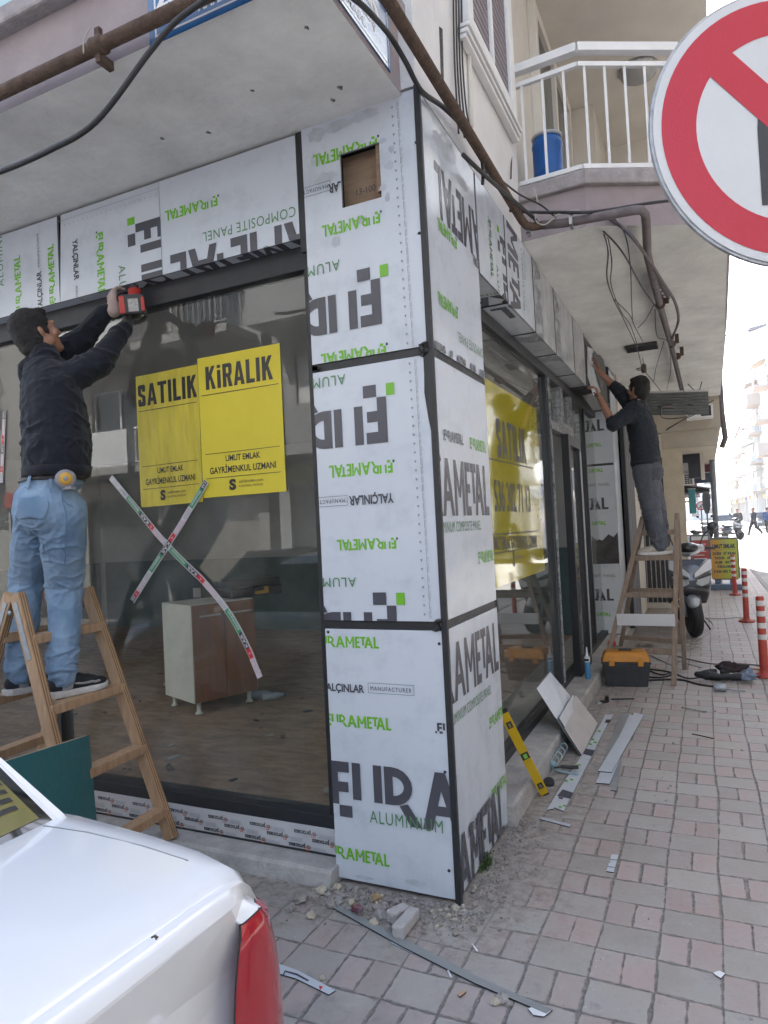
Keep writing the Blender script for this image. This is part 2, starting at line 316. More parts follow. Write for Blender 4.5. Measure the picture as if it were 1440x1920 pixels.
def paving_mat():
    m = bpy.data.materials.new('paving'); m.use_nodes = True; t = m.node_tree; N = t.nodes.new; L = t.links.new
    b = t.nodes['Principled BSDF']
    def M(op, a, c=None, d=None):
        n = N('ShaderNodeMath'); n.operation = op
        for i, x in enumerate((a, c, d)):
            if x is None: continue
            if hasattr(x, 'links'): L(x, n.inputs[i])
            else: n.inputs[i].default_value = x
        return n.outputs[0]
    def mixc(f, a, c):
        n = N('ShaderNodeMix'); n.data_type = 'RGBA'
        for s, x in ((n.inputs[0], f), (n.inputs[6], a), (n.inputs[7], c)):
            if hasattr(x, 'links'): L(x, s)
            else: s.default_value = x if not isinstance(x, tuple) else x+(1,)
        return n.outputs[2]
    def noise(scale, detail=6, rough=.6, vec=None):
        n = N('ShaderNodeTexNoise'); n.inputs['Scale'].default_value = scale; n.inputs['Detail'].default_value = detail; n.inputs['Roughness'].default_value = rough
        L(vec if vec is not None else tc.outputs['Object'], n.inputs[0]); return n
    def ramp(x, a, c): 
        n = N('ShaderNodeMapRange'); n.interpolation_type = 'SMOOTHSTEP'; n.inputs[1].default_value = a; n.inputs[2].default_value = c; L(x, n.inputs[0]); return n.outputs[0]
    tc = N('ShaderNodeTexCoord'); sp = N('ShaderNodeSeparateXYZ'); L(tc.outputs['Object'], sp.inputs[0])
    wob = noise(1.1, 2); ws = N('ShaderNodeSeparateColor'); L(wob.outputs['Color'], ws.inputs[0])
    X = M('ADD', sp.outputs[0], M('MULTIPLY', M('SUBTRACT', ws.outputs[0], .5), .05)); Y = M('ADD', sp.outputs[1], M('MULTIPLY', M('SUBTRACT', ws.outputs[1], .5), .05))
    CW, RH = PAVE_W, PAVE_H
    u = M('DIVIDE', M('ADD', X, PAVE_X0), CW); v = M('DIVIDE', M('ADD', Y, PAVE_Y0), RH)
    ci, ri = M('FLOOR', u), M('FLOOR', v); fu, fv = M('FRACT', u), M('FRACT', v)
    par = M('FLOORED_MODULO', M('ADD', ci, ri), 2.)
    uh = M('MULTIPLY', fu, 2.); half = M('MULTIPLY', M('FLOOR', uh), par); fuh = M('FRACT', uh)
    def edge(f, w): return M('MULTIPLY', M('MINIMUM', f, M('SUBTRACT', 1., f)), w)
    eu = edge(fu, CW); ev = edge(fv, RH); eh = M('ADD', edge(fuh, CW/2), M('MULTIPLY', M('SUBTRACT', 1., par), 9.))
    wn = N('ShaderNodeTexWhiteNoise'); wn.noise_dimensions = '3D'; cb = N('ShaderNodeCombineXYZ'); L(ci, cb.inputs[0]); L(ri, cb.inputs[1]); L(half, cb.inputs[2]); L(cb.outputs[0], wn.inputs[0])
    rnd = wn.outputs[0]; wc = N('ShaderNodeSeparateColor'); L(wn.outputs['Color'], wc.inputs[0])
    e = M('ADD', M('MINIMUM', M('MINIMUM', eu, ev), eh), M('MULTIPLY', M('SUBTRACT', wc.outputs[1], .6), .006))
    rough_edge = M('ADD', e, M('MULTIPLY', M('SUBTRACT', noise(22, 5).outputs[0], .5), .02))
    tile = ramp(rough_edge, .0, .0068)
    fine = noise(40, 8, .75).outputs[0]; mid = noise(4.5, 7, .65).outputs[0]; big = noise(.7, 5, .6).outputs[0]
    grey = mixc(rnd, (.285, .257, .222), (.37, .338, .297)); pink = mixc(rnd, (.31, .235, .208), (.38, .30, .268))
    base = mixc(M('MULTIPLY', par, ramp(M('ADD', rnd, M('MULTIPLY', big, .4)), .1, .55)), grey, pink)
    base = mixc(M('MULTIPLY', ramp(mid, .38, .72), .65), base, (.36, .345, .325))
    base = mixc(M('MULTIPLY', ramp(fine, .5, .8), .45), base, (.16, .145, .135))
    spk = N('ShaderNodeTexVoronoi'); spk.inputs['Scale'].default_value = 38; L(tc.outputs['Object'], spk.inputs[0])
    base = mixc(M('MULTIPLY', M('SUBTRACT', 1., ramp(spk.outputs['Distance'], .05, .13)), ramp(mid, .5, .56)), base, (.55, .53, .5))
    base = mixc(M('MULTIPLY', ramp(big, .45, .7), .45), base, (.385, .37, .345)); base = mixc(M('MULTIPLY', M('MULTIPLY', ramp(noise(9, 8, .75).outputs[0], .55, .7), ramp(big, .3, .6)), .5), base, (.17, .15, .138))
    joint = mixc(ramp(fine, .4, .65), (.13, .118, .108), (.25, .232, .21))
    col = mixc(tile, joint, base)
    # builders' dust and mortar lying against the step and round the clad pillar
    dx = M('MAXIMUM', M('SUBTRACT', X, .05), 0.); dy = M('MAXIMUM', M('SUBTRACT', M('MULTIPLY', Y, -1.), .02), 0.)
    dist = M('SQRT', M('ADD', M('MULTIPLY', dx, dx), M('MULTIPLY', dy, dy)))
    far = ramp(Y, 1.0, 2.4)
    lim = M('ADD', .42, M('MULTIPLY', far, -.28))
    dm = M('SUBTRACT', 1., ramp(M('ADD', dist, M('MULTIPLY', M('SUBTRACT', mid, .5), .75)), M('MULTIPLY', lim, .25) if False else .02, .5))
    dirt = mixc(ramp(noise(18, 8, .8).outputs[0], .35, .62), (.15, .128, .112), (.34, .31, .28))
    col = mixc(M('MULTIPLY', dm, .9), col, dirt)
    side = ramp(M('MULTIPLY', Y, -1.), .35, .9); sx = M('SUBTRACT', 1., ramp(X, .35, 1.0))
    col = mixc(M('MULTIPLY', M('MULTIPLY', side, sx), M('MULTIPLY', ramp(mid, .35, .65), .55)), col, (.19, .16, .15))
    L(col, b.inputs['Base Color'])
    h = M('ADD', M('MULTIPLY', M('MULTIPLY', tile, M('SUBTRACT', 1., M('MULTIPLY', dm, .7))), .35), M('MULTIPLY', fine, .25)); h = M('ADD', h, M('MULTIPLY', M('MULTIPLY', rnd, tile), .12)); h = M('ADD', h, M('MULTIPLY', mid, .4))
    h = M('ADD', h, M('MULTIPLY', M('ADD', M('MULTIPLY', M('SUBTRACT', wc.outputs[0], .5), fu), M('MULTIPLY', M('SUBTRACT', wc.outputs[2], .5), fv)), .45))
    bp = N('ShaderNodeBump'); bp.inputs['Strength'].default_value = .75; bp.inputs['Distance'].default_value = .02; L(h, bp.inputs['Height']); L(bp.outputs[0], b.inputs['Normal'])
    ro = N('ShaderNodeMapRange'); ro.inputs[3].default_value = .5; ro.inputs[4].default_value = .85; L(mid, ro.inputs[0]); L(ro.outputs[0], b.inputs['Roughness'])
    b.inputs['Specular IOR Level'].default_value = .45
    return m
PAVE_W, PAVE_H = .2145, .1815; PAVE_X0, PAVE_Y0 = 51*.2145-.795, 200*.1815+.10
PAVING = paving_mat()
# ================================================================ ground
def sheet(name, x0, x1, y0, y1, z, m):
    b = MB(); b.quad((x0, y0, z), (x1, y0, z), (x1, y1, z), (x0, y1, z)); return tag(b.build(name, m), kind='structure')
ROADM = mat('worn_concrete_road', (.33, .32, .305), .85, noise_amt=.2, noise_scale=1.3, bump=.3, bump_scale=30)
sheet('ground', -300, 300, -300, 300, -.012, mat('far_ground', (.28, .27, .25), .9, noise_amt=.2, noise_scale=.3))
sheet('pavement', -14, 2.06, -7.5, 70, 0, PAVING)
sheet('road', 2.16, 9.0, -60, 160, -.004, ROADM)
g = MB(); g.box(2.061, 2.159, -7.5, 70, -.05, .012); tag(g.build('kerb', mat('kerb_stone', (.27, .26, .24), .9, noise_amt=.25, noise_scale=6, bump=.3), bevel=.008), kind='structure')
sheet('opposite_pavement', 9.0, 10.5, -60, 160, .1, mat('slabs', (.36, .345, .32), .85, noise_amt=.2, noise_scale=2))
sheet('side_road', -60, 2.06, -16, -7.5, -.006, mat('asphalt', (.06, .06, .062), .9, noise_amt=.2, noise_scale=3))
# ================================================================ the corner apartment building
BLD = thing('apartment_building', 'corner apartment building in mauve and white over the shop being refitted', 'building', (0, 0, 0))
TOPZ = 3.55
def part(name, mb, mats, parent=None, **k): return mb.build(name, mats, parent or BLD, **k)
b = MB(); b.box(-9, -.2, .16, 8.2, -.1, .098); part('shop_floor', b, mat('dusty_floor', (.34, .235, .165), .75, noise_amt=.55, noise_scale=5, col2=(.19, .125, .09), bump=.3, bump_scale=30, stretch=(1, 2.2, 1)))
b = MB(); b.box(-9, -.25, 6.36, 6.5, .1, 3.4); b.box(-9.2, -9, 0, 8, .1, 3.4); b.box(-9, -.6, 4.9, 5.0, .1, 3.0) if False else None
part('interior_wall', b, INTW)
b = MB(); b.box(-8.9, -.3, 6.34, 6.358, .1, 1.25); b.box(-8.998, -8.98, .3, 6.3, .1, 1.25); part('wainscot', b, TEALW)  # teal band round the foot of the interior walls
b = MB(); b.box(-9, -.05, .16, 6.6, 3.02, 3.3); part('shop_ceiling', b, mat('ceiling_white', (.35, .34, .33), .9))
# front step on the left street, rear step on the right street
b = MB(); b.prism([(-.03, 0), (-.085, -.02), (-.07, .06), (-.06, .077), (.30, .078), (.30, -.02)] if False else [(.30, -.02), (.30, .078), (-.055, .076), (-.07, .062), (-.088, -.02)], (-9, 0, 0), (0, 1, 0), (0, 0, 1), (8.42, 0, 0)); part('front_step', b, CONCRETE)
b = MB(); b.prism([(-.6, -.02), (.046, -.02), (.040, .108), (.028, .12), (-.6, .12)], (0, .8, 0), (1, 0, 0), (0, 0, 1), (0, 6.5, 0)); part('side_step', b, CONCRETE, bevel=.006)
# overhang on the left street with its ledge and the parapet above
b = MB(); b.box(-13, -.07, -.765, .3, TOPZ-.02, 3.85); o = part('overhang_slab', b, [LILAC, SOFFIT])
for p in o.data.polygons:
    if p.normal.z < -.9: p.material_index = 1
b = MB(); b.box(-13, -.03, -.83, .3, 3.852, 3.93); part('slab_ledge', b, LEDGE, bevel=.012)
b = MB(); b.box(-13, -.09, -.74, -.6, 3.932, 4.95); b.box(-.21, -.09, -.598, -.01, 3.932, 4.95); part('balcony_parapet', b, TURQ)
SCAR = mat('scar', (.24, .235, .225), .9, noise_amt=.5, noise_scale=60)
for k, (x, y, r) in enumerate(((-.28, -.18, .010), (-.62, -.35, .007), (-.98, -.2, .011), (-1.2, -.27, .010), (-.22, -.55, .010), (-.35, -.12, .011))):
    b = MB(); vs = [(x+r*(.6+.9*scatter_hash(k*7+j))*cos(j*.57), y+r*1.3*(.6+.9*scatter_hash(k*5+j+3))*sin(j*.57), TOPZ-.0203) for j in range(11)]; b._add(vs, [tuple(reversed(range(11)))]); b._add([(p[0]*.4+x*.6+.004, p[1]*.4+y*.6, p[2]-.0006) for p in vs], [tuple(reversed(range(11)))], 1); part('plaster_scar', b, [SCAR, BLACKRUB])
# upper storeys
b = MB(); b.box(-12, -.02, .305, 1.90, TOPZ, 9.7); b.box(-.9, -.0, -.005, .302, TOPZ+.001, 9.7); b.box(-12, -.9, .0, .303, TOPZ, 9.7); b.box(-.02, 0, .303, 1.0, TOPZ, 9.7) if False else None
b.box(-.019, 0, .303, 1.905, TOPZ, 9.7); part('upper_wall', b, PLASTER)
b = MB(); b.box(-12, -.13, 1.91, 26, 3.93, 9.7); part('balcony_wall', b, CREAM)
# upstairs window on the right face
w = MB(); w.box(.001, .03, .80, 1.62, 4.36, 5.75); fr = part('window', w, mat('shutter_slats', (.20, .17, .19), .6, noise_amt=.1))
w = MB()
for y0, y1, z0, z1 in ((.71, .80, 4.30, 5.75), (1.62, 1.74, 4.26, 5.75), (1.18, 1.22, 4.36, 5.75), (.80, 1.62, 4.30, 4.36)): w.box(.002, .055, y0, y1, z0, z1)
for k in range(3): w.box(.002, .07-.012*k, .66, 1.80, 4.26-.03*k-.022, 4.26-.03*k)
part('frame', w, WHITEMET, fr, bevel=.004)
w = MB()
for k in range(28): w.box(.031, .036, .81, 1.61, 4.37+.05*k, 4.37+.05*k+.04)
part('slat', w, mat('shutter_slats', (.2, .17, .19)), fr)
# deep hairline cracks and chases cut into the plaster
b = MB(); b.prism([(.345, 3.74), (.385, 3.76), (.41, 4.07), (.36, 4.05)], (.0012, 0, 0), (0, 1, 0), (0, 0, 1), (.0008, 0, 0)); part('wall_chase', b, mat('broken_render', (.09, .085, .08), .95, noise_amt=.5, noise_scale=60, bump=.8))
# balcony slab above the pavement, chamfered at the corner
OUT = [(0, 1.92), (.44, 1.90), (1.06, 2.25), (1.30, 2.95), (1.35, 6), (1.38, 9.9)]
slab = OUT+[(-.4, 9.9), (-.4, 1.92)]
def inset(pts, d):
    out = []
    for i, p in enumerate(pts):
        a = pts[max(i-1, 0)]; c = pts[min(i+1, len(pts)-1)]; tx, ty = c[0]-a[0], c[1]-a[1]; l = sqrt(tx*tx+ty*ty); out.append((p[0]-ty/l*d, p[1]+tx/l*d))
    return out
b = MB(); b.prism(slab, (0, 0, TOPZ), (1, 0, 0), (0, 1, 0), (0, 0, .268), 0); o = part('balcony_beam', b, [LILAC, SOFFIT])
for p in o.data.polygons:
    if p.normal.z < -.9: p.material_index = 1
e = inset(OUT, -.045); e[0] = (-.02, 1.885)
b = MB(); b.prism(e+[(-.4, 9.9), (-.4, 1.885)], (0, 0, 3.82), (1, 0, 0), (0, 1, 0), (0, 0, .1)); part('balcony_slab', b, LEDGE, bevel=.01)
b = MB(); b.prism([(p[0], p[1]) for p in OUT]+[(-.4, 9.9), (-.4, 1.92)], (0, 0, 6.45), (1, 0, 0), (0, 1, 0), (0, 0, .35)); o = part('balcony_ceiling', b, [CREAM])
b = MB(); b.prism([(p[0], p[1]) for p in OUT]+[(-.4, 9.9), (-.4, 1.92)], (0, 0, 9.4), (1, 0, 0), (0, 1, 0), (0, 0, .35)); part('upper_slab', b, CREAM)
b = MB(); b.box(-.13, 1.33, 6.6, 6.75, 3.92, 6.45); b.box(-.128, .12, 5.5, 6.598, 3.92, 6.448); part('balcony_end_wall', b, CREAM)
b = MB(); b.box(-.129, -.10, 3.3, 4.9, 3.95, 6.1); dd = part('balcony_door', b, mat('door_glass', (.05, .055, .06), .15))
b = MB(); b.box(-.1295, -.06, 3.2, 3.3, 3.94, 6.2); b.box(-.1295, -.06, 4.06, 4.14, 3.94, 6.1); b.box(-.1295, -.06, 4.9, 5.0, 3.94, 6.2); b.box(-.1295, -.061, 3.301, 4.899, 6.1, 6.2); part('frame', b, CREAM, dd, bevel=.004)
# railing
rp = [(p[0], p[1]) for p in inset(OUT, .03)]; rp[0] = (0.0, 1.95)
b = MB()
for i in range(len(rp)-1):
    a, c = rp[i], rp[i+1]
    b.bar((*a, 4.77), (*c, 4.77), .06, .055); b.bar((*a, 4.66), (*c, 4.66), .03, .03); b.bar((*a, 3.965), (*c, 3.965), .03, .03)
rail = part('balcony_railing', b, WHITEMET)
for i in range(len(rp)-1):
    a, c = Vector(rp[i]), Vector(rp[i+1]); L_ = (c-a).length; n = max(1, round(L_/.145))
    for k in range(n):
        q = a.lerp(c, (k+.35)/n); b = MB(); b.bar((q.x, q.y, 3.98), (q.x, q.y, 4.65), .016, .016, up=(0, 1, 0)); b.build('bar', WHITEMET, rail)
lm = W(1197, 133, 'z', 6.42)
o = MB().lathe([(.17, .03), (.19, 0), (.18, -.05), (.12, -.09), (.02, -.10)], tuple(lm), 20).build('ceiling_lamp', mat('lamp_glass', (.30, .30, .30), .25)); tag(o, 'round glass ceiling lamp under the upper balcony', 'ceiling lamp')
o2 = MB().lathe([(.20, .028), (.205, -.012), (.185, -.02)], tuple(lm), 20).build('rim', ALU, o)
# blue drum on the balcony
t = thing('plastic_drum', 'blue plastic drum standing behind the white balcony railing', 'drum', (.10, 2.52, 3.925))
MB().lathe([(.09, 0), (.11, .01), (.114, .05), (.112, .30), (.118, .32), (.112, .34), (.112, .54), (.118, .56), (.112, .58), (.106, .61), (.09, .613)], (0, 0, 0), 24).build('body', mat('blue_plastic', (.005, .10, .36), .4, noise_amt=.2), t)
MB().lathe([(.09, .612), (.115, .614), (.117, .632), (.10, .64), (.04, .64)], (0, 0, 0), 24).build('lid', mat('drum_lid', (.42, .44, .46), .5), t)

# ================================================================ clad pillar at the corner
PIL = thing('clad_pillar', 'corner pillar clad in grey white panels printed with green and black lettering', 'pillar', (-.3, .4, 0))
def pp(mb, name, mats=PM, parent=None, **k):
    o = mb.build(name, mats, parent or PIL, **k); o.matrix_parent_inverse = Matrix.Translation((.3, -.4, 0)) if (parent or PIL) is PIL else Matrix.Identity(4); return o
# front face y = 0: u = x + .592, v = z ; side face x = 0: u = y, v = z
ZS = [(.02, 1.165), (1.205, 2.365), (2.405, 3.54)]
def U(px, py): p = W(px, py, 'y', 0); return (p.x+.592, p.z)
def V(px, py): p = W(px, py, 'x', 0); return (p.y, p.z)
def panel(mb, o, u, v, n, w, h, th=.012, hole=None):
    "sheet with its back at o - n*th; optional rectangular hole (u0,v0,u1,v1)"
    o = Vector(o); u = Vector(u); v = Vector(v); n = Vector(n)
    if not hole: mb.prism([(0, 0), (w, 0), (w, h), (0, h)], o-n*th, u, v, n*th, 0, 4); return
    a, c, d, e = hole
    for r in ((0, 0, w, c), (0, e, w, h), (0, c, a, e), (d, c, w, e)): mb.prism([(r[0], r[1]), (r[2], r[1]), (r[2], r[3]), (r[0], r[3])], o-n*th, u, v, n*th, 0, 4)
def between(pr_, f, s, a, c, h, m, bold=0., space=1., rot=None):
    "one line of lettering from pixel a (start of baseline) to pixel c (end of baseline)"
    A, C_ = f(*a), f(*c); L_ = math.hypot(C_[0]-A[0], C_[1]-A[1]); r = math.atan2(C_[1]-A[1], C_[0]-A[0]) if rot is None else rot
    pr_.text(s, A[0], A[1], h, m, w=L_, rot=r, bold=bold, space=space)
def logo(pr_, f, a, c, h, m, mg=None, rot=None):
    A, C_ = f(*a), f(*c); L_ = math.hypot(C_[0]-A[0], C_[1]-A[1]); r = math.atan2(C_[1]-A[1], C_[0]-A[0]) if rot is None else rot
    pr_.word(MARK, A[0], A[1], L_, h, m, rot=r, mg=mg)
z5 = lambda x, y: (560+x*.2917, 160+y*.2917)
z6 = lambda x, y: (580+x*.2708, 660+y*.2708)
z7 = lambda x, y: (600+x*.3125, 1120+y*.3125)
# bottom front
P = Print(); w, (z0, z1) = .590, ZS[0]
def sub(f, dz): return lambda x, y: (f(x, y)[0], f(x, y)[1]-dz)
f0 = sub(U, z0)
gw = .335
def lowmark(px, py, wd, h, m, mg): A = f0(px, py); P.word(MARK, A[0]-wd, A[1], wd, h, m, mg=mg)
lowmark(*z7(355, 308), .335, .052, 2, 1); lowmark(*z7(430, 800), .335, .055, 2, 1); lowmark(*z7(420, 1617), .335, .055, 2, 1)
A = f0(*z7(268, 572)); P.text('YALÇINLAR', A[0], A[1], .035, 1, w=.225, bold=.03, align='l') if False else P.text('YALÇINLAR', A[0]-.225, A[1], .036, 1, w=.225, bold=.03)
A = f0(*z7(292, 575)); C_ = f0(*z7(568, 597)); P.frame(A[0], A[1]+.002, C_[0], A[1]+.048, .0016, 1); P.text('MANUFACTURER', A[0]+.012, A[1]+.014, .02, 1, w=C_[0]-A[0]-.024, space=1.25)
A = f0(*z7(706, 815)); P.word(MARK, A[0], A[1], .3, .046, 1)
A = f0(*z7(80, 1245)); P.word(MARK, A[0]-.012, A[1]-.045, 1.36, .252, 1, mg=2)
A = f0(*z7(303, 1355)); C_ = f0(*z7(742, 1420)); P.text('ALUMINIUM', A[0], C_[1]+.004, .058, 3, w=C_[0]-A[0], space=1.15)
mb = MB(); panel(mb, (-.592, 0, z0), (1, 0, 0), (0, 0, 1), (0, -1, 0), w, z1-z0); P.lay(mb, (-.592, 0, z0), (1, 0, 0), (0, 0, 1), clip=(0, 0, w, z1-z0))
def smear(mb, o, u, v, pts, m=6):
    o = Vector(o); u = Vector(u); v = Vector(v); n = u.cross(v).normalized()
    for (x, y, r, s) in pts:
        vs = [o+u*(x+r*(.7+.5*scatter_hash(x*37+k*1.3+y*11))*cos(2*pi*k/14))+v*(y+r*s*(.7+.5*scatter_hash(x*91+k*2.7+y*5))*sin(2*pi*k/14))+n*(.0005+.00008*(x*10 % 1)) for k in range(14)]
        mb._add(vs, [tuple(range(14))], m)
smear(mb, (-.592, 0, z0), (1, 0, 0), (0, 0, 1), [(.40, .04, .05, .3), (.14, .02, .05, .2)])
pp(mb, 'front_panel')
# middle front (sheet hung upside down)
P = Print(); z0, z1 = ZS[1]; f0 = sub(U, z0)
R180 = pi
def rmark(start, wd, h, m, mg, dr=0): A = f0(*start); P.word(MARK, A[0], A[1], wd, h, m, rot=R180+dr, mg=mg)
rmark(z6(575, 745), .325, .058, 2, 1); rmark(z6(600, 1283), .30, .05, 2, 1)
def bigrot(green_tr, off=.0):
    A = f0(*green_tr); P.word(MARK, A[0]-.045, A[1]-.002, 1.36, .265, 1, rot=R180, mg=2)
bigrot(z6(590, 203)); bigrot(z6(663, 1660))
for a, h in ((z6(250, 152), .05), (z6(325, 1560), .045)): A = f0(*a); P.text('ALUMINIUM', A[0], A[1], h, 3, w=.37, rot=R180, space=1.15)
A = f0(*z6(585, 978)); P.text('YALÇINLAR', A[0], A[1], .043, 1, w=.225, rot=R180, bold=.03)
A = f0(*z6(265, 992)); P.frame(A[0]-.22, A[1]-.046, A[0], A[1], .0016, 1); P.text('MANUFACTURER', A[0]-.012, A[1]-.013, .02, 1, w=.20, rot=R180, space=1.25)
def ticks(P, xa, ya, xb, yb, n, xl):
    for k in range(n):
        t = k/(n-1); x = xa+(xb-xa)*t; y = ya+(yb-ya)*t; P.poly([(x-.006, y+.006), (x, y-.006), (x+.006, y+.006)], 4)
        P.rect(x+xl, y-.017, x+xl+.0022, y+.017, 4)
        for j in range(4): P.rect(x+xl+.006, y-.02+j*.01, x+xl+.0085, y-.0145+j*.01, 4) if scatter_hash(k*4+j) > .3 else None
ticks(P, .496, 1.13, .508, .03, 29, .024)
mb = MB(); panel(mb, (-.592, 0, z0), (1, 0, 0), (0, 0, 1), (0, -1, 0), w, z1-z0); P.lay(mb, (-.592, 0, z0), (1, 0, 0), (0, 0, 1), clip=(0, 0, w, z1-z0)); pp(mb, 'front_panel')
# top front with the cut-out
P = Print(); z0, z1 = ZS[2]; f0 = sub(U, z0)
rmark(z5(503, 320), .335, .058, 2, 1); rmark(z5(522, 805), .30, .055, 2, 1); rmark(z5(560, 1655), .335, .06, 2, 1)
bigrot(z5(577, 1140))
A = f0(*z5(265, 1120)); P.text('ALUMINIUM', A[0], A[1], .052, 3, w=.37, rot=R180, space=1.15)
A = f0(*z5(470, 560)); P.text('YALÇINLAR', A[0], A[1], .043, 1, w=.225, rot=R180, bold=.03)
A = f0(*z5(205, 612)); P.frame(A[0]-.22, A[1]-.046, A[0], A[1], .0016, 1); P.text('MANUFACTURER', A[0]-.012, A[1]-.013, .02, 1, w=.20, rot=R180, space=1.25)
ticks(P, .475, 1.08, .492, .02, 27, .024)
ha = f0(*z5(285, 795)); hb = f0(*z5(508, 362)); hole = (ha[0]-.003, ha[1]+.005, hb[0]+.006, hb[1]-.004)
mb = MB(); panel(mb, (-.592, 0, z0), (1, 0, 0), (0, 0, 1), (0, -1, 0), w, z1-z0, hole=hole)
for cl in ((0, 0, w, hole[1]), (0, hole[3], w, z1-z0), (0, hole[1], hole[0], hole[3]), (hole[2], hole[1], w, hole[3])): P.lay(mb, (-.592, 0, z0), (1, 0, 0), (0, 0, 1), clip=cl)
smear(mb, (-.592, 0, z0), (1, 0, 0), (0, 0, 1), [(.08, 1.075, .05, .7), (.2, 1.085, .07, .4), (.33, 1.09, .08, .3), (.12, .86, .06, .5), (.07, .96, .03, 1.2), (.42, .95, .02, .7), (.445, .83, .022, 1.), (.41, .74, .02, .8), (.46, .90, .016, 1.1), (.30, .62, .03, .6), (.16, .55, .025, 1.2), (.43, .69, .014, 1.6)])
pp(mb, 'front_panel')
# wooden block behind the cut-out, with a hand-pencilled size
hx0, hz0, hx1, hz1 = hole[0]-.592, hole[1]+z0, hole[2]-.592, hole[3]+z0
WOODB = mat('board_wood', (.30, .205, .135), .75, noise_amt=.3, noise_scale=4, stretch=(1, 1, 8), bump=.15)
mb = MB(); mb.box(hx0-.03, hx1+.03, .085, .1, hz0-.03, hz1+.03); mb.box(hx1-.028, hx1+.03, .02, .083, hz0+.04, hz1+.02); mb.prism([(.02, hz0+.005), (.083, hz0+.045), (.083, hz0-.03), (.02, hz0-.03)], (hx0-.02, 0, 0), (0, 1, 0), (0, 0, 1), (hx1-hx0+.0, 0, 0))
Q = Print(); Q.text('13-100', 0, 0, .032, 1, w=.10); Q.lay(mb, (hx0+.035, .085, hz0+.085), (1, 0, 0), (0, 0, 1))
Q = Print(); Q.text('13-100', 0, 0, .022, 1, w=.09); Q.lay(mb, (hx0+.035, .0195, hz0-.022), (1, 0, 0), (0, 0, 1))
pp(mb, 'wood_block', [WOODB, INK])
mb = MB(); mb.box(-.62, -.013, .1, .80, .0, 3.54); mb.box(-.585, -.002, .014, .099, .03, hz0-.04); mb.box(-.585, -.002, .014, .099, hz1+.04, 3.53); mb.box(-.585, hx0-.035, .014, .099, hz0-.04, hz1+.04); mb.box(hx1+.035, -.002, .014, .099, hz0-.04, hz1+.04)
pp(mb, 'core', DARKFRAME)
# side panels x = 0, width .80
SW = .80
def sideprint(i): return Print(), ZS[i][0], ZS[i][1], sub(V, ZS[i][0])
def fin(P, z0, z1, name='side_panel', sm=None, quadtop=None):
    mb = MB(); panel(mb, (0, .016, z0), (0, 1, 0), (0, 0, 1), (1, 0, 0), SW, z1-z0); P.lay(mb, (0, 0, z0), (0, 1, 0), (0, 0, 1), clip=(.016, 0, .016+SW, z1-z0))
    if sm: smear(mb, (0, 0, z0), (0, 1, 0), (0, 0, 1), sm)
    return pp(mb, name)
P, z0, z1, f0 = sideprint(0)
C_ = f0(*z7(1073, 430)); P.word(MARK, C_[0]-1.07, C_[1], 1.07, .255, 1, mg=2)
C_ = f0(*z7(1025, 565)); P.text('ALUMINIUM COMPOSITE PANEL', C_[0]-.64, C_[1]-.01, .05, 3, w=.64, space=1.1)
C_ = f0(*z7(1018, 790)); P.word(MARK, C_[0], C_[1], .27, .055, 2, mg=1)
C_ = f0(*z7(1030, 1225)); P.word(MARK, C_[0], C_[1], .27, .055, 2, mg=1)
C_ = f0(*z7(890, 1440)); P.word(MARK, C_[0], C_[1], .27, .045, 1, mg=1)
C_ = f0(*z7(1100, 1385)); P.word(MARK, C_[0]-1.06, C_[1]-.03, 1.07, .27, 1, mg=2)
fin(P, z0, z1)
P, z0, z1, f0 = sideprint(1)
C_ = f0(*z6(1247, 1130)); P.word(MARK, C_[0]-1.07, C_[1], 1.07, .26, 1, mg=2)
C_ = f0(*z6(1188, 1222)); P.text('ALUMINIUM COMPOSITE PANEL', C_[0]-.64, C_[1]-.006, .05, 3, w=.64, space=1.1)
C_ = f0(*z6(1115, 672)); P.word(MARK, C_[0], C_[1], .27, .06, 2, mg=1)
C_ = f0(*z6(1172, 1468)); P.word(MARK, C_[0], C_[1], .27, .06, 2, mg=1)
C_ = f0(*z6(930, 610)); P.word(MARK, C_[0], C_[1], .27, .05, 1, mg=1)
fin(P, z0, z1)
P, z0, z1, f0 = sideprint(2)
C_ = f0(*z5(985, 640)); P.word(MARK, C_[0]+.82, C_[1]+.01, 1.07, .26, 1, rot=R180, mg=2)
for a in ((1012, 980), (1016, 1425)): C_ = f0(*z5(*a)); P.word(MARK, C_[0], C_[1], .27, .06, 2, rot=R180, mg=1)
C_ = f0(*z5(1165, 1140)); P.word(MARK, C_[0]+.13, C_[1], .27, .05, 1, rot=R180, mg=1)
C_ = f0(*z5(1178, 1755)); P.text('ALUMINIUM COMPOSITE PANEL', C_[0]+.35, C_[1]+.05, .05, 3, w=.75, rot=R180, space=1.1)
C_ = f0(*z5(895, 1655)); P.word(MARK, C_[0]+1.02, C_[1]+.0, 1.07, .26, 1, rot=R180, mg=2)
for k in range(26): P.rect(.085, .03+k*.042, .088, .05+k*.042, 4)
P.rect(.058, 0, .0595, 1.13, 4)
o = fin(P, z0, z1, sm=[(.3, 1.03, .12, .35), (.62, .98, .1, .3)])
# dark corner angle, joint strips, screws
mb = MB(); mb.box(-.004, .016, -.006, .015, .0, 3.56); mb.box(-.012, .0, -.0055, -.0015, .0, 3.555); pp(mb, 'corner_trim', DARKFRAME, bevel=.002)
mb = MB()
for z in (1.167, 2.367):
    mb.box(-.585, -.02, .008, .03, z, z+.036); mb.box(-.02, -.006, .03, .80, z, z+.036)
pp(mb, 'joint_strip', DARKFRAME)
mb = MB(); fn = lambda k, a: (scatter_hash(k*3.1+a)-.5)
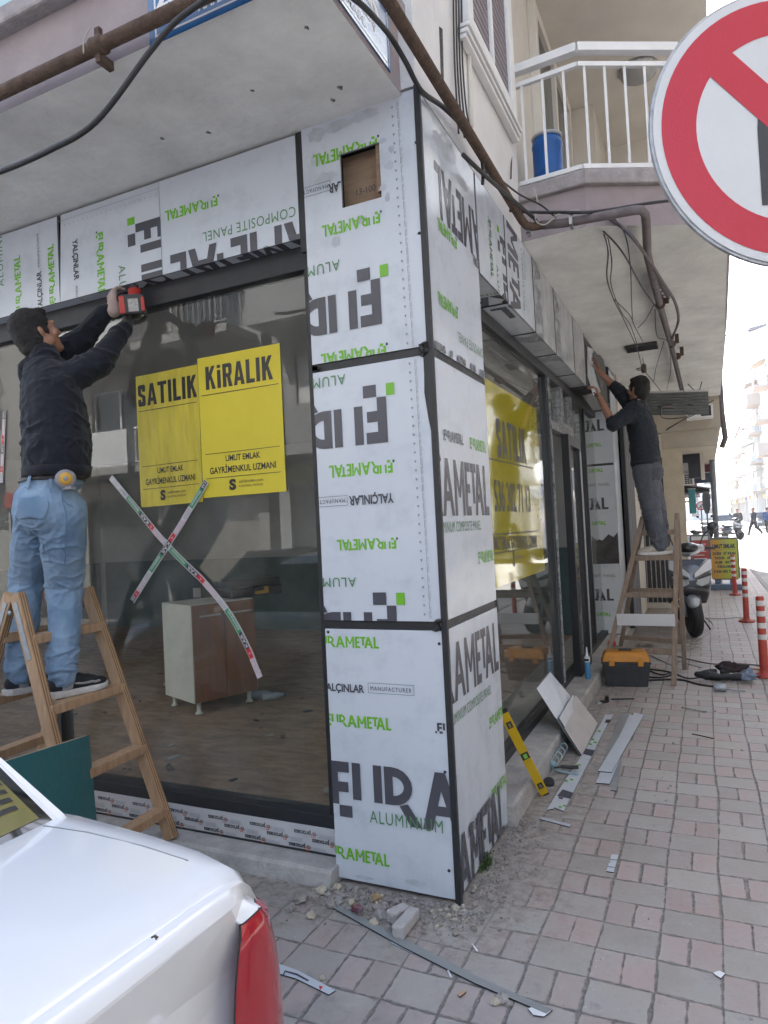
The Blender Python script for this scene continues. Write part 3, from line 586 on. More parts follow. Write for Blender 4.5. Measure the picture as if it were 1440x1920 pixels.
# torn tape and sealant at the joints
for zc, n in ((2.385, 30), (1.185, 14)):
    for k in range(n):
        c = Vector((-.01-.03*scatter_hash(k), -.012+.012*scatter_hash(k+9), zc+.05*fn(k, 2))); mb.cbox(c, .018*scatter_hash(k+3)+.006, .012, .016, rot=Matrix.Rotation(k*1.3, 3, 'Y') @ Matrix.Rotation(k*.7, 3, 'X'))
for k in range(10):
    c = Vector((-.575+.02*fn(k, 1), -.004, 2.385+.02*fn(k, 2))); mb.cbox(c, .014, .012, .014, rot=Matrix.Rotation(k*1.9, 3, 'Y'))
pp(mb, 'sealant_lump', BLACKRUB)
mb = MB()
for pts in ([(-.03, 2.37), (-.002, 2.37), (-.002, 1.98), (-.02, 2.08), (-.034, 2.2), (-.03, 2.28)],): mb.prism(pts, (0, -.0005, 0), (1, 0, 0), (0, 0, 1), (0, -.003, 0))
mb.prism([(.0, 2.0), (.035, 1.93), (.05, 1.91), (.02, 1.885), (.0, 1.72)], (.0005, .012, 0), (0, 1, 0), (0, 0, 1), (.003, 0, 0)); pp(mb, 'torn_tape', DARKFRAME)
mb = MB()
for x, z in ((-.026, 1.11), (-.03, .56), (-.035, .14), (-.575, 1.15), (-.02, 2.9), (-.012, 3.3)): mb.lathe([(.007, 0), (.007, .002), (.004, .004)], (x, -.001, z), 8, rot=Matrix.Rotation(pi/2, 3, 'X'))
pp(mb, 'screw', BLACKRUB)
# ================================================================ shopfront, left street
SHOPL = thing('shop_window', 'wide shop window on the left street with dark frame and printed base rail', 'shop window', (-1.8, .11, .08))
def at(mb, root, name, mats, parent=None, **k):
    o = mb.build(name, mats, parent or root, **k)
    if parent is None: o.matrix_parent_inverse = Matrix.Translation(-root.location)
    return o
PROC = mat('process_film', (.55, .55, .57), .3, noise_amt=.12)
ORNG = mat('orange_ink', (.55, .12, .05), .4); BLK = mat('black_ink', (.02, .02, .022), .4)
P = Print()
rows = 0
for r, (zz, off) in enumerate(((.098, .0), (.137, .01), (.174, .045))):
    for k in range(-1, 22):
        x = off+k*.262+.13*(r % 2)-.05
        # hung upside down: read from the right
        P.text('process', x+.118, zz+.014, .0235, 3, w=.094, rot=pi, bold=.03)
        P.frame(x+.122, zz-.012, x+.140, zz+.006, .0032, 2); P.frame(x+.130, zz-.003, x+.146, zz+.013, .0032, 3)
        for j in range(5): P.rect(x+.165, zz-.010+j*.0042, x+.232, zz-.0088+j*.0042, 1)
        P.rect(x+.03, zz+.014, x+.11, zz+.0152, 1)
        P.text('CE', x+.158, zz+.008, .007, 3, rot=pi); 
mb = MB(); mb.box(-7.9, -.621, .062, .16, .0785, .206); P.lay(mb, (-6.1, .062, 0), (1, 0, 0), (0, 0, 1), clip=(0, .0785, 6.1-.621, .206)); mb.box(-7.9, -.621, .055, .0615, .0782, .086, 4)
at(mb, SHOPL, 'base_rail', [PROC, LINE, ORNG, BLK, BLACKRUB])
mb = MB(); mb.box(-7.9, -.621, .058, .165, .2062, .268); mb.box(-7.9, -.621, .08, .17, 2.90, 3.018); mb.box(-.66, -.594, .075, .165, .2682, 2.899)
for x in (-2.5, -4.6, -6.4): mb.box(x-.028, x+.028, .078, .166, .2681, 2.8995)
at(mb, SHOPL, 'frame', DARKFRAME, bevel=.003)
mb = MB(); mb.box(-7.9, -.67, .112, .118, .269, 2.899); at(mb, SHOPL, 'pane', GLASS)

def fold(P, mb, o, u, v, back, w, h, dp):
    "lay an unrolled print over a face (v > 0) and the soffit folded back under it (v < 0)"
    P.lay(mb, o, u, v, clip=(0, 0, w, h)); P.lay(mb, o, u, -Vector(back), clip=(0, -dp, w, 0))
FASZ, FTOP = 3.016, 3.515
def fasc(x0, x1, P, nm, label, sk=0):
    t = thing(nm, label, 'cladding panel', (x0, 0, FASZ), 0, 'printed panels of the fascia')
    w = x1-x0; mb = MB()
    mb.prism([(0, 0), (w, 0), (w, FTOP-FASZ), (sk, FTOP-FASZ)], (0, .012, 0), (1, 0, 0), (0, 0, 1), (0, -.012, 0), 0, 4)
    mb.box(0, w, .0125, .155, 0, .004); P.lay(mb, (0, 0, 0), (1, 0, 0), (0, 0, 1), clip=(0, 0, w, FTOP-FASZ)); P.lay(mb, (0, 0, 0), (1, 0, 0), (0, -1, 0), clip=(0, -.155, w, 0)) if True else None
    o = mb.build(nm, PM, t); o.name = 'sheet'
    return t
z2 = lambda x, y: (x*.4167, 380+y*.4167)
z1 = lambda x, y: (x*.5278, y*.5278)
def UF(x0): return lambda px, py: (W(px, py, 'y', 0).x-x0, W(px, py, 'y', 0).z-FASZ)
# panel next to the pillar: upside down print
P = Print(); f = UF(-1.478)
A = f(*z1(772, 692)); P.word(MARK, A[0], A[1], .345, .055, 2, rot=pi, mg=1)
A = f(*z1(1050, 732)); P.text('COMPOSITE PANEL', A[0], A[1], .052, 3, w=.56, rot=pi, space=1.1)
A = f(*z2(770, 237)); P.word(MARK, A[0]+1.365, A[1], 1.37, .262, 1, rot=pi, mg=2)
fasc(-1.478, -.628, P, 'fascia_panel', 'large grey fascia panel beside the pillar with upside-down lettering')
# middle panel: print runs downwards
P = Print(); f = UF(-2.25); RD = -pi/2
A = f(*z2(572, 92)); P.word(MARK, A[0], A[1]-.02, 1.36, .262, 1, rot=RD, mg=2)
A = f(*z2(432, 140)); P.word(MARK, A[0], A[1], .345, .055, 2, rot=RD, mg=1)
A = f(*z2(328, 168)); P.text('YALÇINLAR', A[0], A[1], .04, 1, w=.235, rot=RD, bold=.03); P.text('MANUFACTURER', A[0]+.008, A[1]-.27, .018, 1, w=.20, rot=RD, space=1.25)
A = f(*z2(535, 285)); P.text('ALUMINIUM', A[0], A[1], .052, 3, w=.40, rot=RD, space=1.15)
for k in range(20): P.poly([(.06+k*.036, .427), (.066+k*.036, .433), (.06+k*.036, .439)], 4)
P.rect(.0, .462, .78, .464, 4)
fasc(-2.25, -1.481, P, 'fascia_panel', 'fascia panel above the drill with a big dark E and green pixel', .03)
P = Print(); f = UF(-3.02); RU = pi/2
A = f(*z2(100, 470)); P.word(MARK, A[0], A[1]-.03, .345, .055, 2, rot=RU, mg=1)
A = f(*z2(192, 470)); P.text('YALÇINLAR', A[0], A[1]-.02, .04, 1, w=.235, rot=RU, bold=.03); P.text('MANUFACTURER', A[0]-.01, A[1]+.24, .018, 1, w=.20, rot=RU, space=1.25)
A = f(*z2(18, 375)); P.text('ALUMINIUM', A[0], A[1], .05, 3, w=.42, rot=RU, space=1.15)
A = f(*z2(252, 450)); P.word(MARK, A[0], A[1], .345, .05, 2, rot=RU, mg=1)
for k in range(18): P.rect(.62, .03+k*.026, .622, .045+k*.026, 4)
fasc(-3.02, -2.253, P, 'fascia_panel', 'fascia panel over the workman\'s head with green lettering running upwards')
P = Print(); P.word(MARK, .3, .05, .345, .055, 2, rot=RU, mg=1)
fasc(-3.8, -3.023, P, 'fascia_panel', 'leftmost fascia panel, cut off by the picture edge')
mb = MB(); mb.box(-3.8, -.594, .03, .2, FASZ+.03, 3.528); mb.box(-.627, -.594, .004, .0295, 2.95, 3.526); part('fascia_core', mb, DARKFRAME)

# posters
YEL = mat('yellow_paper', (.59, .485, .03), .55, noise_amt=.08, noise_scale=3, bump=.3, bump_scale=9)
YEL2 = mat('old_yellow_paper', (.53, .43, .035), .5, noise_amt=.28, noise_scale=5, bump=.5, bump_scale=7, stretch=(3, 1, .6))
def poster_print(w, h, title, tw, num=None):
    P = Print(); c = w/2
    P.heavy(title, c-tw*w/2, h*.765, tw*w, h*.165, 1)
    P.rect(w*.03, h*.726, w*.97, h*.731, 1)
    if num: P.text(num, c, h*.47, h*.13, 1, w=.78*w, align='c', bold=.02)
    P.rect(w*.05, h*.305, w*.95, h*.309, 1); P.rect(w*.05, h*.132, w*.95, h*.136, 1)
    P.text('UMUT EMLAK', c+.01*w, h*.245, h*.043, 1, w=.42*w, align='c', bold=.02); P.text('GAYRİMENKUL UZMANI', c, h*.165, h*.046, 1, w=.80*w, align='c', bold=.02)
    P.text('S', w*.33, h*.045, h*.07, 1, w=.085*w, bold=.06); P.text('sahibinden.com', w*.45, h*.085, h*.022, 1, w=.29*w); P.text('KURUMSAL MAĞAZA', w*.45, h*.055, h*.016, 1, w=.29*w)
    return P
def poster(nm, label, o, u, v, w, h, P, m, wav=.003, cut=None, torn=None):
    o = Vector(o); u = Vector(u).normalized(); v = Vector(v).normalized(); n = u.cross(v)
    mb = MB(); NX, NY = 10, 14
    def wv(a, c): return wav*(sin(a*9+c*2)*.5+.5)*(.4+abs(a-.5))
    vs = [o+u*(w*i/NX)+v*(h*j/NY)+n*(.0+wv(i/NX, j/NY)) for j in range(NY+1) for i in range(NX+1)]
    fs = [(j*(NX+1)+i, j*(NX+1)+i+1, (j+1)*(NX+1)+i+1, (j+1)*(NX+1)+i) for j in range(NY) for i in range(NX)]
    mb._add(vs, fs, 0, True); mb._add([p-n*.0006 for p in vs], [tuple(reversed(q)) for q in fs], 0, True)
    k0 = len(mb.v); P.lay(mb, o, u, v, clip=(0, 0, w, h))
    for k in range(k0, len(mb.v)): q = Vector(mb.v[k]); mb.v[k] = tuple(q+n*wv((q-o).dot(u)/w, (q-o).dot(v)/h))
    ob = mb.build(nm, [m, BLK]); ob.name = nm; tag(ob, label, 'poster', 'yellow estate agent posters'); return ob
poster('window_poster', 'wrinkled yellow SATILIK poster taped to the left window', (-1.806, .110, 1.803), (1, -.004, .012), (0, 0, 1), .44, .735, poster_print(.44, .735, 'SATILIK', .96), YEL2)
poster('window_poster', 'brighter yellow KİRALIK poster beside the SATILIK one', (-1.362, .1085, 1.828), (1, 0, .0), (0, 0, 1), .522, .745, poster_print(.522, .745, 'KİRALIK', .82), YEL)
# adhesive tape: a big X and one more strip further left
TW = mat('tape_white', (.55, .52, .54), .4, noise_amt=.2, noise_scale=60); TP = mat('tape_pink', (.52, .42, .45), .4, noise_amt=.2, noise_scale=90)
TG = mat('tape_green', (.02, .22, .09), .4); TR = mat('tape_red', (.50, .02, .03), .4)
def tape(nm, label, path, wd, seq, y, flip):
    pts = spline([(p[0], p[1], 0) for p in path], 10); S_ = [0]
    for i in range(1, len(pts)): S_.append(S_[-1]+(pts[i]-pts[i-1]).length)
    tot = sum(q[1] for q in seq)
    def at_(s):
        s = min(max(s, 0), S_[-1]-1e-6); i = max(k for k in range(len(S_)-1) if S_[k] <= s); t = (s-S_[i])/(S_[i+1]-S_[i])
        d = (pts[i+1]-pts[i]).normalized(); return pts[i].lerp(pts[i+1], t), d
    mb = MB(); P = Print(); s0 = 0
    for kind, L_ in seq:
        s1 = s0+L_/tot*S_[-1]; n = max(1, round((s1-s0)/.03))
        for k in range(n):
            a, da = at_(s0+(s1-s0)*k/n); c, dc = at_(s0+(s1-s0)*(k+1)/n)
            na, nc = Vector((-da.y, da.x, 0)), Vector((-dc.y, dc.x, 0))
            q = [a-na*wd/2, c-nc*wd/2, c+nc*wd/2, a+na*wd/2]
            vs = [(p.x, y+.001*sin(s0*40), p.y) for p in q]; vb = [(p[0], p[1]+.0006, p[2]) for p in vs]
            mb._add(vs, [(0, 1, 2, 3)], 0); mb._add(vb, [(3, 2, 1, 0)], 0)
            if kind != 'w':
                m = {'g': 2, 'k': 3, 'r': 4, 'p': 1, 't': 0}[kind]
                P.poly([(p.x, p.y) for p in (a-na*wd*.34, c-nc*wd*.34, c+nc*wd*.36, a+na*wd*.36)], m)
        mid, d = at_((s0+s1)/2); r = math.atan2(d.y, d.x)+(pi if flip else 0)
        L2 = (s1-s0)*.82
        txt = {'g': ('Alüminyum', 0, .46), 'k': ('KAR', 0, .55)}.get(kind)
        if txt:
            h = wd*txt[2]; off = Vector((cos(r+pi/2), sin(r+pi/2), 0))*(-h/2)
            P.text(txt[0], mid.x+off.x, mid.y+off.y, h, 0, w=L2, rot=r, bold=.02, align='c')
        if kind == 't':
            for j in range(4): 
                o2 = Vector((cos(r+pi/2), sin(r+pi/2), 0))*wd*(-.25+.15*j); e = d*(s1-s0)*.4; nn = Vector((-d.y, d.x, 0))*wd*.03
                P.poly([(p.x, p.y) for p in (mid+o2-e-nn, mid+o2+e-nn, mid+o2+e+nn, mid+o2-e+nn)], 5)
        if kind == 'r':
            nn = Vector((-d.y, d.x, 0)); P.poly([(p.x, p.y) for p in (mid+d*wd*.2, mid-d*wd*.2+nn*wd*.2, mid-d*wd*.1, mid-d*wd*.2-nn*wd*.2)], 0)
        s0 = s1
    P.lay(mb, (0, y, 0), (1, 0, 0), (0, 0, 1), lift=.0016)
    ob = mb.build(nm, [TW, TP, TG, BLK, TR, LINE]); ob.name = nm; tag(ob, label, 'tape', 'printed tape strips on the left window')
g = lambda *pp_: [(W(x, y, 'y', .105).x, W(x, y, 'y', .105).z) for x, y in pp_]
tape('tape_strip', 'long printed tape strip running down to the right', g((209, 895), (255, 950), (300, 1005), (340, 1048), (385, 1092), (430, 1148), (462, 1205), (489, 1270)), .036, [('w', 7), ('t', 6), ('g', 10), ('k', 7), ('r', 3), ('p', 7), ('t', 5), ('g', 11), ('k', 7), ('r', 4), ('p', 9), ('t', 6), ('g', 11), ('k', 7), ('r', 4), ('p', 8)], .0985, True)
tape('tape_strip', 'shorter printed tape strip running down to the left across the long one', g((250, 1127), (290, 1063), (340, 985), (389, 903)), .036, [('k', 3), ('r', 3), ('p', 6), ('t', 6), ('g', 10), ('k', 8), ('r', 4), ('p', 8), ('t', 7), ('g', 10), ('k', 4)], .0965, True)
tape('tape_strip', 'scrap of printed tape at the left picture edge', g((2, 905), (8, 770)), .03, [('t', 5), ('r', 3), ('p', 6), ('k', 5), ('r', 4), ('p', 8), ('k', 4)], .1065, True)
# things left inside the empty shop
A, B_, C_ = W(367, 1321, 'z', .2), W(484, 1294, 'z', .2), W(288, 1306, 'z', .2)
dx_ = (B_-A); dx_.z = 0; wx = dx_.length; dx_.normalize(); dyv = Vector((0, 0, 1)).cross(dx_); dp_ = .58
CAB = thing('kitchen_cabinet', 'white kitchen base cabinet with brown wood doors on plastic feet inside the shop', 'cabinet', A-Vector((0, 0, .1)), math.atan2(dx_.y, dx_.x))
CWH = mat('cabinet_white', (.66, .65, .60), .5, noise_amt=.15, noise_scale=4); CBR = mat('cabinet_brown', (.24, .10, .05), .45, noise_amt=.3, noise_scale=3, stretch=(6, 6, .6))
mb = MB(); mb.box(0, wx, .02, dp_, .1, .94); mb.box(-.01, wx+.01, -.01, dp_+.01, .941, .955) if False else None; mb.build('body', CWH, CAB, bevel=.003)
mb = MB(); mb.box(.004, wx/2-.003, 0, .0195, .105, .935); d1 = mb.build('door', CBR, CAB, bevel=.003)
mb = MB(); mb.bar((.06, -.025, .84), (.26, -.025, .84), .012, .016); mb.box(.07, .085, -.02, 0, .834, .846); mb.box(.235, .25, -.02, 0, .834, .846); mb.build('handle', ALU, d1)
mb = MB(); mb.box(wx/2+.003, wx-.004, 0, .0195, .105, .935); d2 = mb.build('door', CBR, CAB, bevel=.003)
mb = MB(); mb.bar((wx/2+.06, -.025, .84), (wx/2+.26, -.025, .84), .012, .016); mb.build('handle', ALU, d2)
for x in (.06, wx-.06):
    for y in (.06, dp_-.06): MB().lathe([(.035, 0), (.03, .012), (.018, .02), (.018, .09), (.03, .099)], (x, y, 0), 12).build('leg', CWH, CAB)
cw = CAB.matrix_basis
CASE = thing('tool_case', 'black drill case with yellow label lying on the cabinet', 'tool case', A+dx_*.75+dyv*.3+Vector((0, 0, .842)), math.atan2(dx_.y, dx_.x))
mb = MB(); mb.box(-.28, .28, -.16, .16, 0, .085); mb.box(-.27, .27, -.15, .15, .087, .16); mb.box(-.06, .06, -.19, -.161, .05, .09); mb.build('shell', mat('case_black', (.02, .021, .023), .5), CASE, bevel=.012)
mb = MB(); mb.box(-.03, .12, -.1625, -.1605, .02, .08); mb.build('label_patch', mat('case_label', (.50, .30, .02), .5), CASE)
fl = .099
for k, (px, py, rz) in enumerate(((470, 1303, .5), (492, 1309, .9))):
    p = W(px, py, 'z', .13); t = thing('water_bottle', ('clear plastic bottle lying behind the cabinet leg', 'clear plastic bottle with blue cap lying on the shop floor')[k], 'bottle', (p.x, p.y, .135), rz)
    RX = Matrix.Rotation(pi/2, 3, 'Y')
    MB().lathe([(.028, 0), (.034, .01), (.034, .06), (.031, .07), (.034, .08), (.034, .14), (.014, .185), (.014, .2)], (0, 0, 0), 14, rot=RX).build('body', mat('pet', (.32, .36, .40), .1, spec=.8), t)
    MB().lathe([(.016, .2), (.016, .218), (.004, .22)], (0, 0, 0), 12, rot=RX).build('cap', mat('blue_plastic', (.005, .1, .36), .4), t)
p = W(372, 1110, 'y', 6.34); o = MB().box(p.x-.1, p.x+.06, 6.32, 6.336, p.z-.09, p.z+.07).build('switch_plate', WHITEMET, None, bevel=.004); tag(o, 'white switch plate on the back wall of the shop', 'switch plate')
mb = MB()
for k in range(70):
    r1, r2, r3, r4 = (scatter_hash(k*4.1+j) for j in range(4))
    x, y, z = -.9-4.5*r1, .4+4.5*r2*r2+.2, .1; s = .012+.035*r3**2
    mb.cbox((x, y, z+s*.12), s*2, s, s*.25, m=int(r4*2.99), rot=Matrix.Rotation(r4*6, 3, 'Z'))
o = mb.build('floor_litter', [mat('scrap_light', (.35, .33, .3), .8), mat('scrap_brown', (.16, .11, .08), .8), BLACKRUB]); tag(o, 'scraps of plaster and paper littering the shop floor', 'litter', kind='stuff')

# ================================================================ shopfront, right street
SHOPR = thing('shop_window', 'shop window and open door on the right street with worn grey frames', 'shop window', (-.2, 3.5, .12))
GX = -.205
mb = MB(); mb.box(GX-.035, GX+.045, .803, 6.34, .1205, .175); mb.box(GX-.03, GX+.04, .803, 6.34, 2.90, 2.985); mb.box(GX-.04, GX+.04, .803, .86, .176, 2.899)
mb.box(GX-.035, GX+.035, 3.30, 3.37, .1755, 2.8995); mb.box(GX-.03, GX+.03, 4.56, 4.61, .1755, 2.8995); mb.box(GX-.03, GX+.03, 5.44, 5.49, .1755, 2.8995)
at(mb, SHOPR, 'frame', DARKFRAME, bevel=.003)
mb = MB(); mb.box(GX+.0355, GX+.052, 3.372, 3.392, .176, 2.899); mb.box(GX-.03, GX+.05, 3.371, 4.559, 2.44, 2.52); mb.box(GX-.03, GX+.045, 3.93, 3.98, 2.521, 2.899); mb.box(GX-.029, GX+.048, 4.0, 4.04, 2.525, 2.895); mb.box(GX-.029, GX+.048, 4.5, 4.54, 2.525, 2.895); mb.box(GX-.028, GX+.047, 4.041, 4.499, 2.525, 2.565); mb.box(GX+.0305, GX+.05, 4.54, 4.575, .176, 2.43); at(mb, SHOPR, 'worn_trim', mat('worn_edge', (.34, .34, .345), .55, noise_amt=.75, noise_scale=28, col2=(.05, .05, .055)), bevel=.003)
for y0, y1, za, zb in ((.861, 3.299, .176, 2.899), (4.611, 5.439, .176, 2.899), (5.491, 6.33, .176, 2.899), (3.393, 3.929, 2.521, 2.899), (4.041, 4.499, 2.566, 2.895)):
    mb = MB(); mb.box(GX-.003, GX+.003, y0, y1, za, zb); at(mb, SHOPR, 'pane', GLASS)
mb = MB()
for y0, y1, za, zb in ((3.86, 3.95, .125, 2.43), (4.45, 4.52, .125, 2.43), (3.951, 4.449, 2.33, 2.43), (3.951, 4.449, .125, .24)): mb.box(-.165, -.095, y0, y1, za, zb)
d = at(mb, SHOPR, 'door', mat('black_door', (.012, .013, .016), .4, noise_amt=.3, noise_scale=20), bevel=.003)
mb = MB(); mb.box(-.133, -.127, 3.951, 4.449, .241, 2.329); mb.build('pane', GLASS, d).matrix_parent_inverse = Matrix.Identity(4)
mb = MB(); mb.box(-.094, -.088, 4.46, 4.51, .2, 2.3); mb.build('edge_strip', ALU, d)
# the right window's poster
VR = lambda px, py: (W(px, py, 'x', -.1995).y, W(px, py, 'x', -.1995).z)
z9 = lambda x, y: (900+x*.2188, 700+y*.2188)
py0, pz0, pw, ph = 1.50, 1.20, 1.50, 1.36
P = Print(); 
def line9(a, c, t=.008): A, C_ = VR(*z9(*a)), VR(*z9(*c)); P.poly([(A[0]-py0, A[1]-pz0), (C_[0]-py0, C_[1]-pz0), (C_[0]-py0, C_[1]-pz0+t), (A[0]-py0, A[1]-pz0+t)], 1)
def txt9(s, a, c, h, bold): A, C_ = VR(*z9(*a)), VR(*z9(*c)); P.text(s, A[0]-py0, A[1]-pz0, h, 1, w=math.hypot(C_[0]-A[0], C_[1]-A[1]), rot=math.atan2(C_[1]-A[1], C_[0]-A[0]), bold=bold)
_a, _c = VR(*z9(148, 722)), VR(*z9(398, 778)); P.heavy('SATILIK', _a[0]-py0, _a[1]-pz0, math.hypot(_c[0]-_a[0], _c[1]-_a[1]), .27, 1, rot=math.atan2(_c[1]-_a[1], _c[0]-_a[0])); txt9('536 302 71 13', (128, 1176), (434, 1186), .21, .02); line9((75, 735), (455, 818)); line9((100, 1390), (485, 1355)); line9((110, 1550), (490, 1488))
txt9('UMUT EMLAK GAYRİMENKUL UZMANI', (108, 1512), (486, 1478), .085, .03); txt9('S', (285, 1650), (300, 1648), .11, .05); txt9('sahibinden.com', (305, 1590), (382, 1580), .03, 0)
poster('window_poster', 'large yellow SATILIK poster with a telephone number in the right window', (-.1995, py0, pz0), (0, 1, 0), (0, 0, 1), pw, ph, P, mat('thin_yellow', (.46, .40, .03), .07, noise_amt=.12, noise_scale=3, spec=.9, coat=.5), wav=.0012)
# fascia boxes on the right street
RZ, RT = 2.992, 3.545
GRIM = mat('grimy_film', (.50, .53, .56), .16, noise_amt=.35, noise_scale=4, col2=(.30, .31, .32))
def fascr(y0, y1, P, label, grime=0):
    t = thing('fascia_panel', label, 'cladding panel', (0, y0, RZ), 0, 'printed panels of the fascia'); w = y1-y0; mb = MB()
    mb.prism([(0, 0), (w, 0), (w, RT-RZ), (0, RT-RZ)], (-.012, 0, 0), (0, 1, 0), (0, 0, 1), (.012, 0, 0), 0, 4); mb.box(-.24, -.0125, 0, w, 0, .004)
    P.lay(mb, (0, 0, 0), (0, 1, 0), (0, 0, 1), clip=(0, 0, w, RT-RZ)); P.lay(mb, (0, 0, 0), (0, 1, 0), (1, 0, 0), clip=(0, -.22, w, 0))
    if grime:
        o = Vector((0, 0, 0))
        for k in range(0): 
            x, r = scatter_hash(k*2.3+y0)*w, .03+.05*scatter_hash(k*5.1+y0)
            if x-r*1.2 < 0 or x+r*1.2 > w: continue
            smear(mb, (0, 0, 0), (0, 1, 0), (0, 0, 1), [(x, RT-RZ-.1-.08*scatter_hash(k), r*.5, 1.6)], 6)
    jt = MB(); jt.box(-.006, .003, w+.0005, w+.011, -.004, RT-RZ); jt.box(-.24, -.0062, w+.0005, w+.011, -.006, .003); jt.build('joint_trim', BLACKRUB, t)
    mb.build('sheet', [GRIM if grime else FILM]+PM[1:], t); return t
VP_ = lambda y0: (lambda px, py: (W(px, py, 'x', 0).y-y0, W(px, py, 'x', 0).z-RZ))
z8 = lambda x, y: (880+x*.2083, 300+y*.2083)
P = Print(); f = VP_(.845); A = f(*z8(248, 640)); P.word(MARK, A[0], A[1], 1.36, .25, 1, rot=-pi/2, mg=2); A = f(*z8(165, 520)); P.word(MARK, A[0], A[1], .34, .055, 3, rot=-pi/2, mg=3); A = f(*z8(240, 940)); P.text('ALUMINIUM', A[0], A[1], .045, 3, w=.4, rot=-pi/2, space=1.15)
fascr(.845, 1.425, P, 'right-hand fascia panel nearest the pillar with a dark E and green pixel')
P = Print(); P.word(MARK, .06, 1.22, 1.36, .27, 1, rot=-pi/2, mg=2); P.text('COMPOSITE PANEL', .42, .5, .045, 3, w=.44, rot=-pi/2); P.rect(.37, .02, .372, .53, 4); P.text('MANUFACTURER', .5, .5, .02, 1, w=.2, rot=-pi/2)
fascr(1.437, 2.196, P, 'right-hand fascia panel second from the pillar with half a dark word')
P = Print(); P.word(MARK, .05, 1.05, 1.36, .22, 4, rot=-pi/2, mg=4)
fascr(2.208, 2.96, P, 'grimy right-hand fascia panel above the SATILIK window', 7)
P = Print(); P.word(MARK, .05, 1.0, 1.36, .2, 4, rot=-pi/2, mg=4)
fascr(2.972, 3.866, P, 'grimy right-hand fascia panel above the shop door', 9)
fascr(3.878, 4.55, Print(), 'blank streaked fascia panel beside the second workman\'s hands', 10)
mb = MB(); mb.box(-.3, -.02, .81, 6.35, RZ+.005, TOPZ-.001); mb.box(-.0134, -.003, 4.56, 6.34, 3.0, 3.53); part('fascia_core', mb, mat('old_fascia', (.10, .098, .095), .8, noise_amt=.6, noise_scale=9, col2=(.05, .05, .05)))
# far pillar, its lower cladding half torn off
PL2 = thing('clad_pillar', 'second pillar behind the ladder with torn printed cladding', 'pillar', (-.2, 6.5, .12))
mb = MB(); mb.box(-.5, .02, 6.365, 6.95, -.05, 3.54); at(mb, PL2, 'core', mat('pillar_core', (.07, .07, .072), .8, noise_amt=.5, noise_scale=8))
P0 = Print(); P0.word(MARK, .05, .9, .34, .05, 2, mg=1); P0.text('COMPOSITE PANEL', .02, .72, .04, 3, w=.45); P0.word(MARK, -.62, .42, 1.05, .15, 1, mg=2); P0.word(MARK, .05, .22, .34, .05, 2, mg=1)
for (za, zb, zig) in ((.13, 1.02, False), (1.30, 2.28, True), (2.31, 2.98, False)):
    mb = MB(); w, h = .52, zb-za
    pl = [(0, 0), (w, 0), (w, h), (0, h)] if not zig else [(0, .09), (.06, .05), (.12, .08), (.18, .0), (.27, .05), (.33, .02), (.41, .1), (.47, .06), (w, .12), (w, h), (0, h)]
    mb.prism(pl, (-.5, 6.364, za), (1, 0, 0), (0, 0, 1), (0, -.008, 0), 0, 4)
    Q = Print(); Q.items = list(P0.items); Q.lay(mb, (-.5, 6.356, za), (1, 0, 0), (0, 0, 1), clip=(0, .13 if zig else 0, w, h)); at(mb, PL2, 'front_panel', PM)
mb = MB(); mb.box(.0205, .03, 6.37, 6.94, .1, 3.5); at(mb, PL2, 'side_panel', PM)
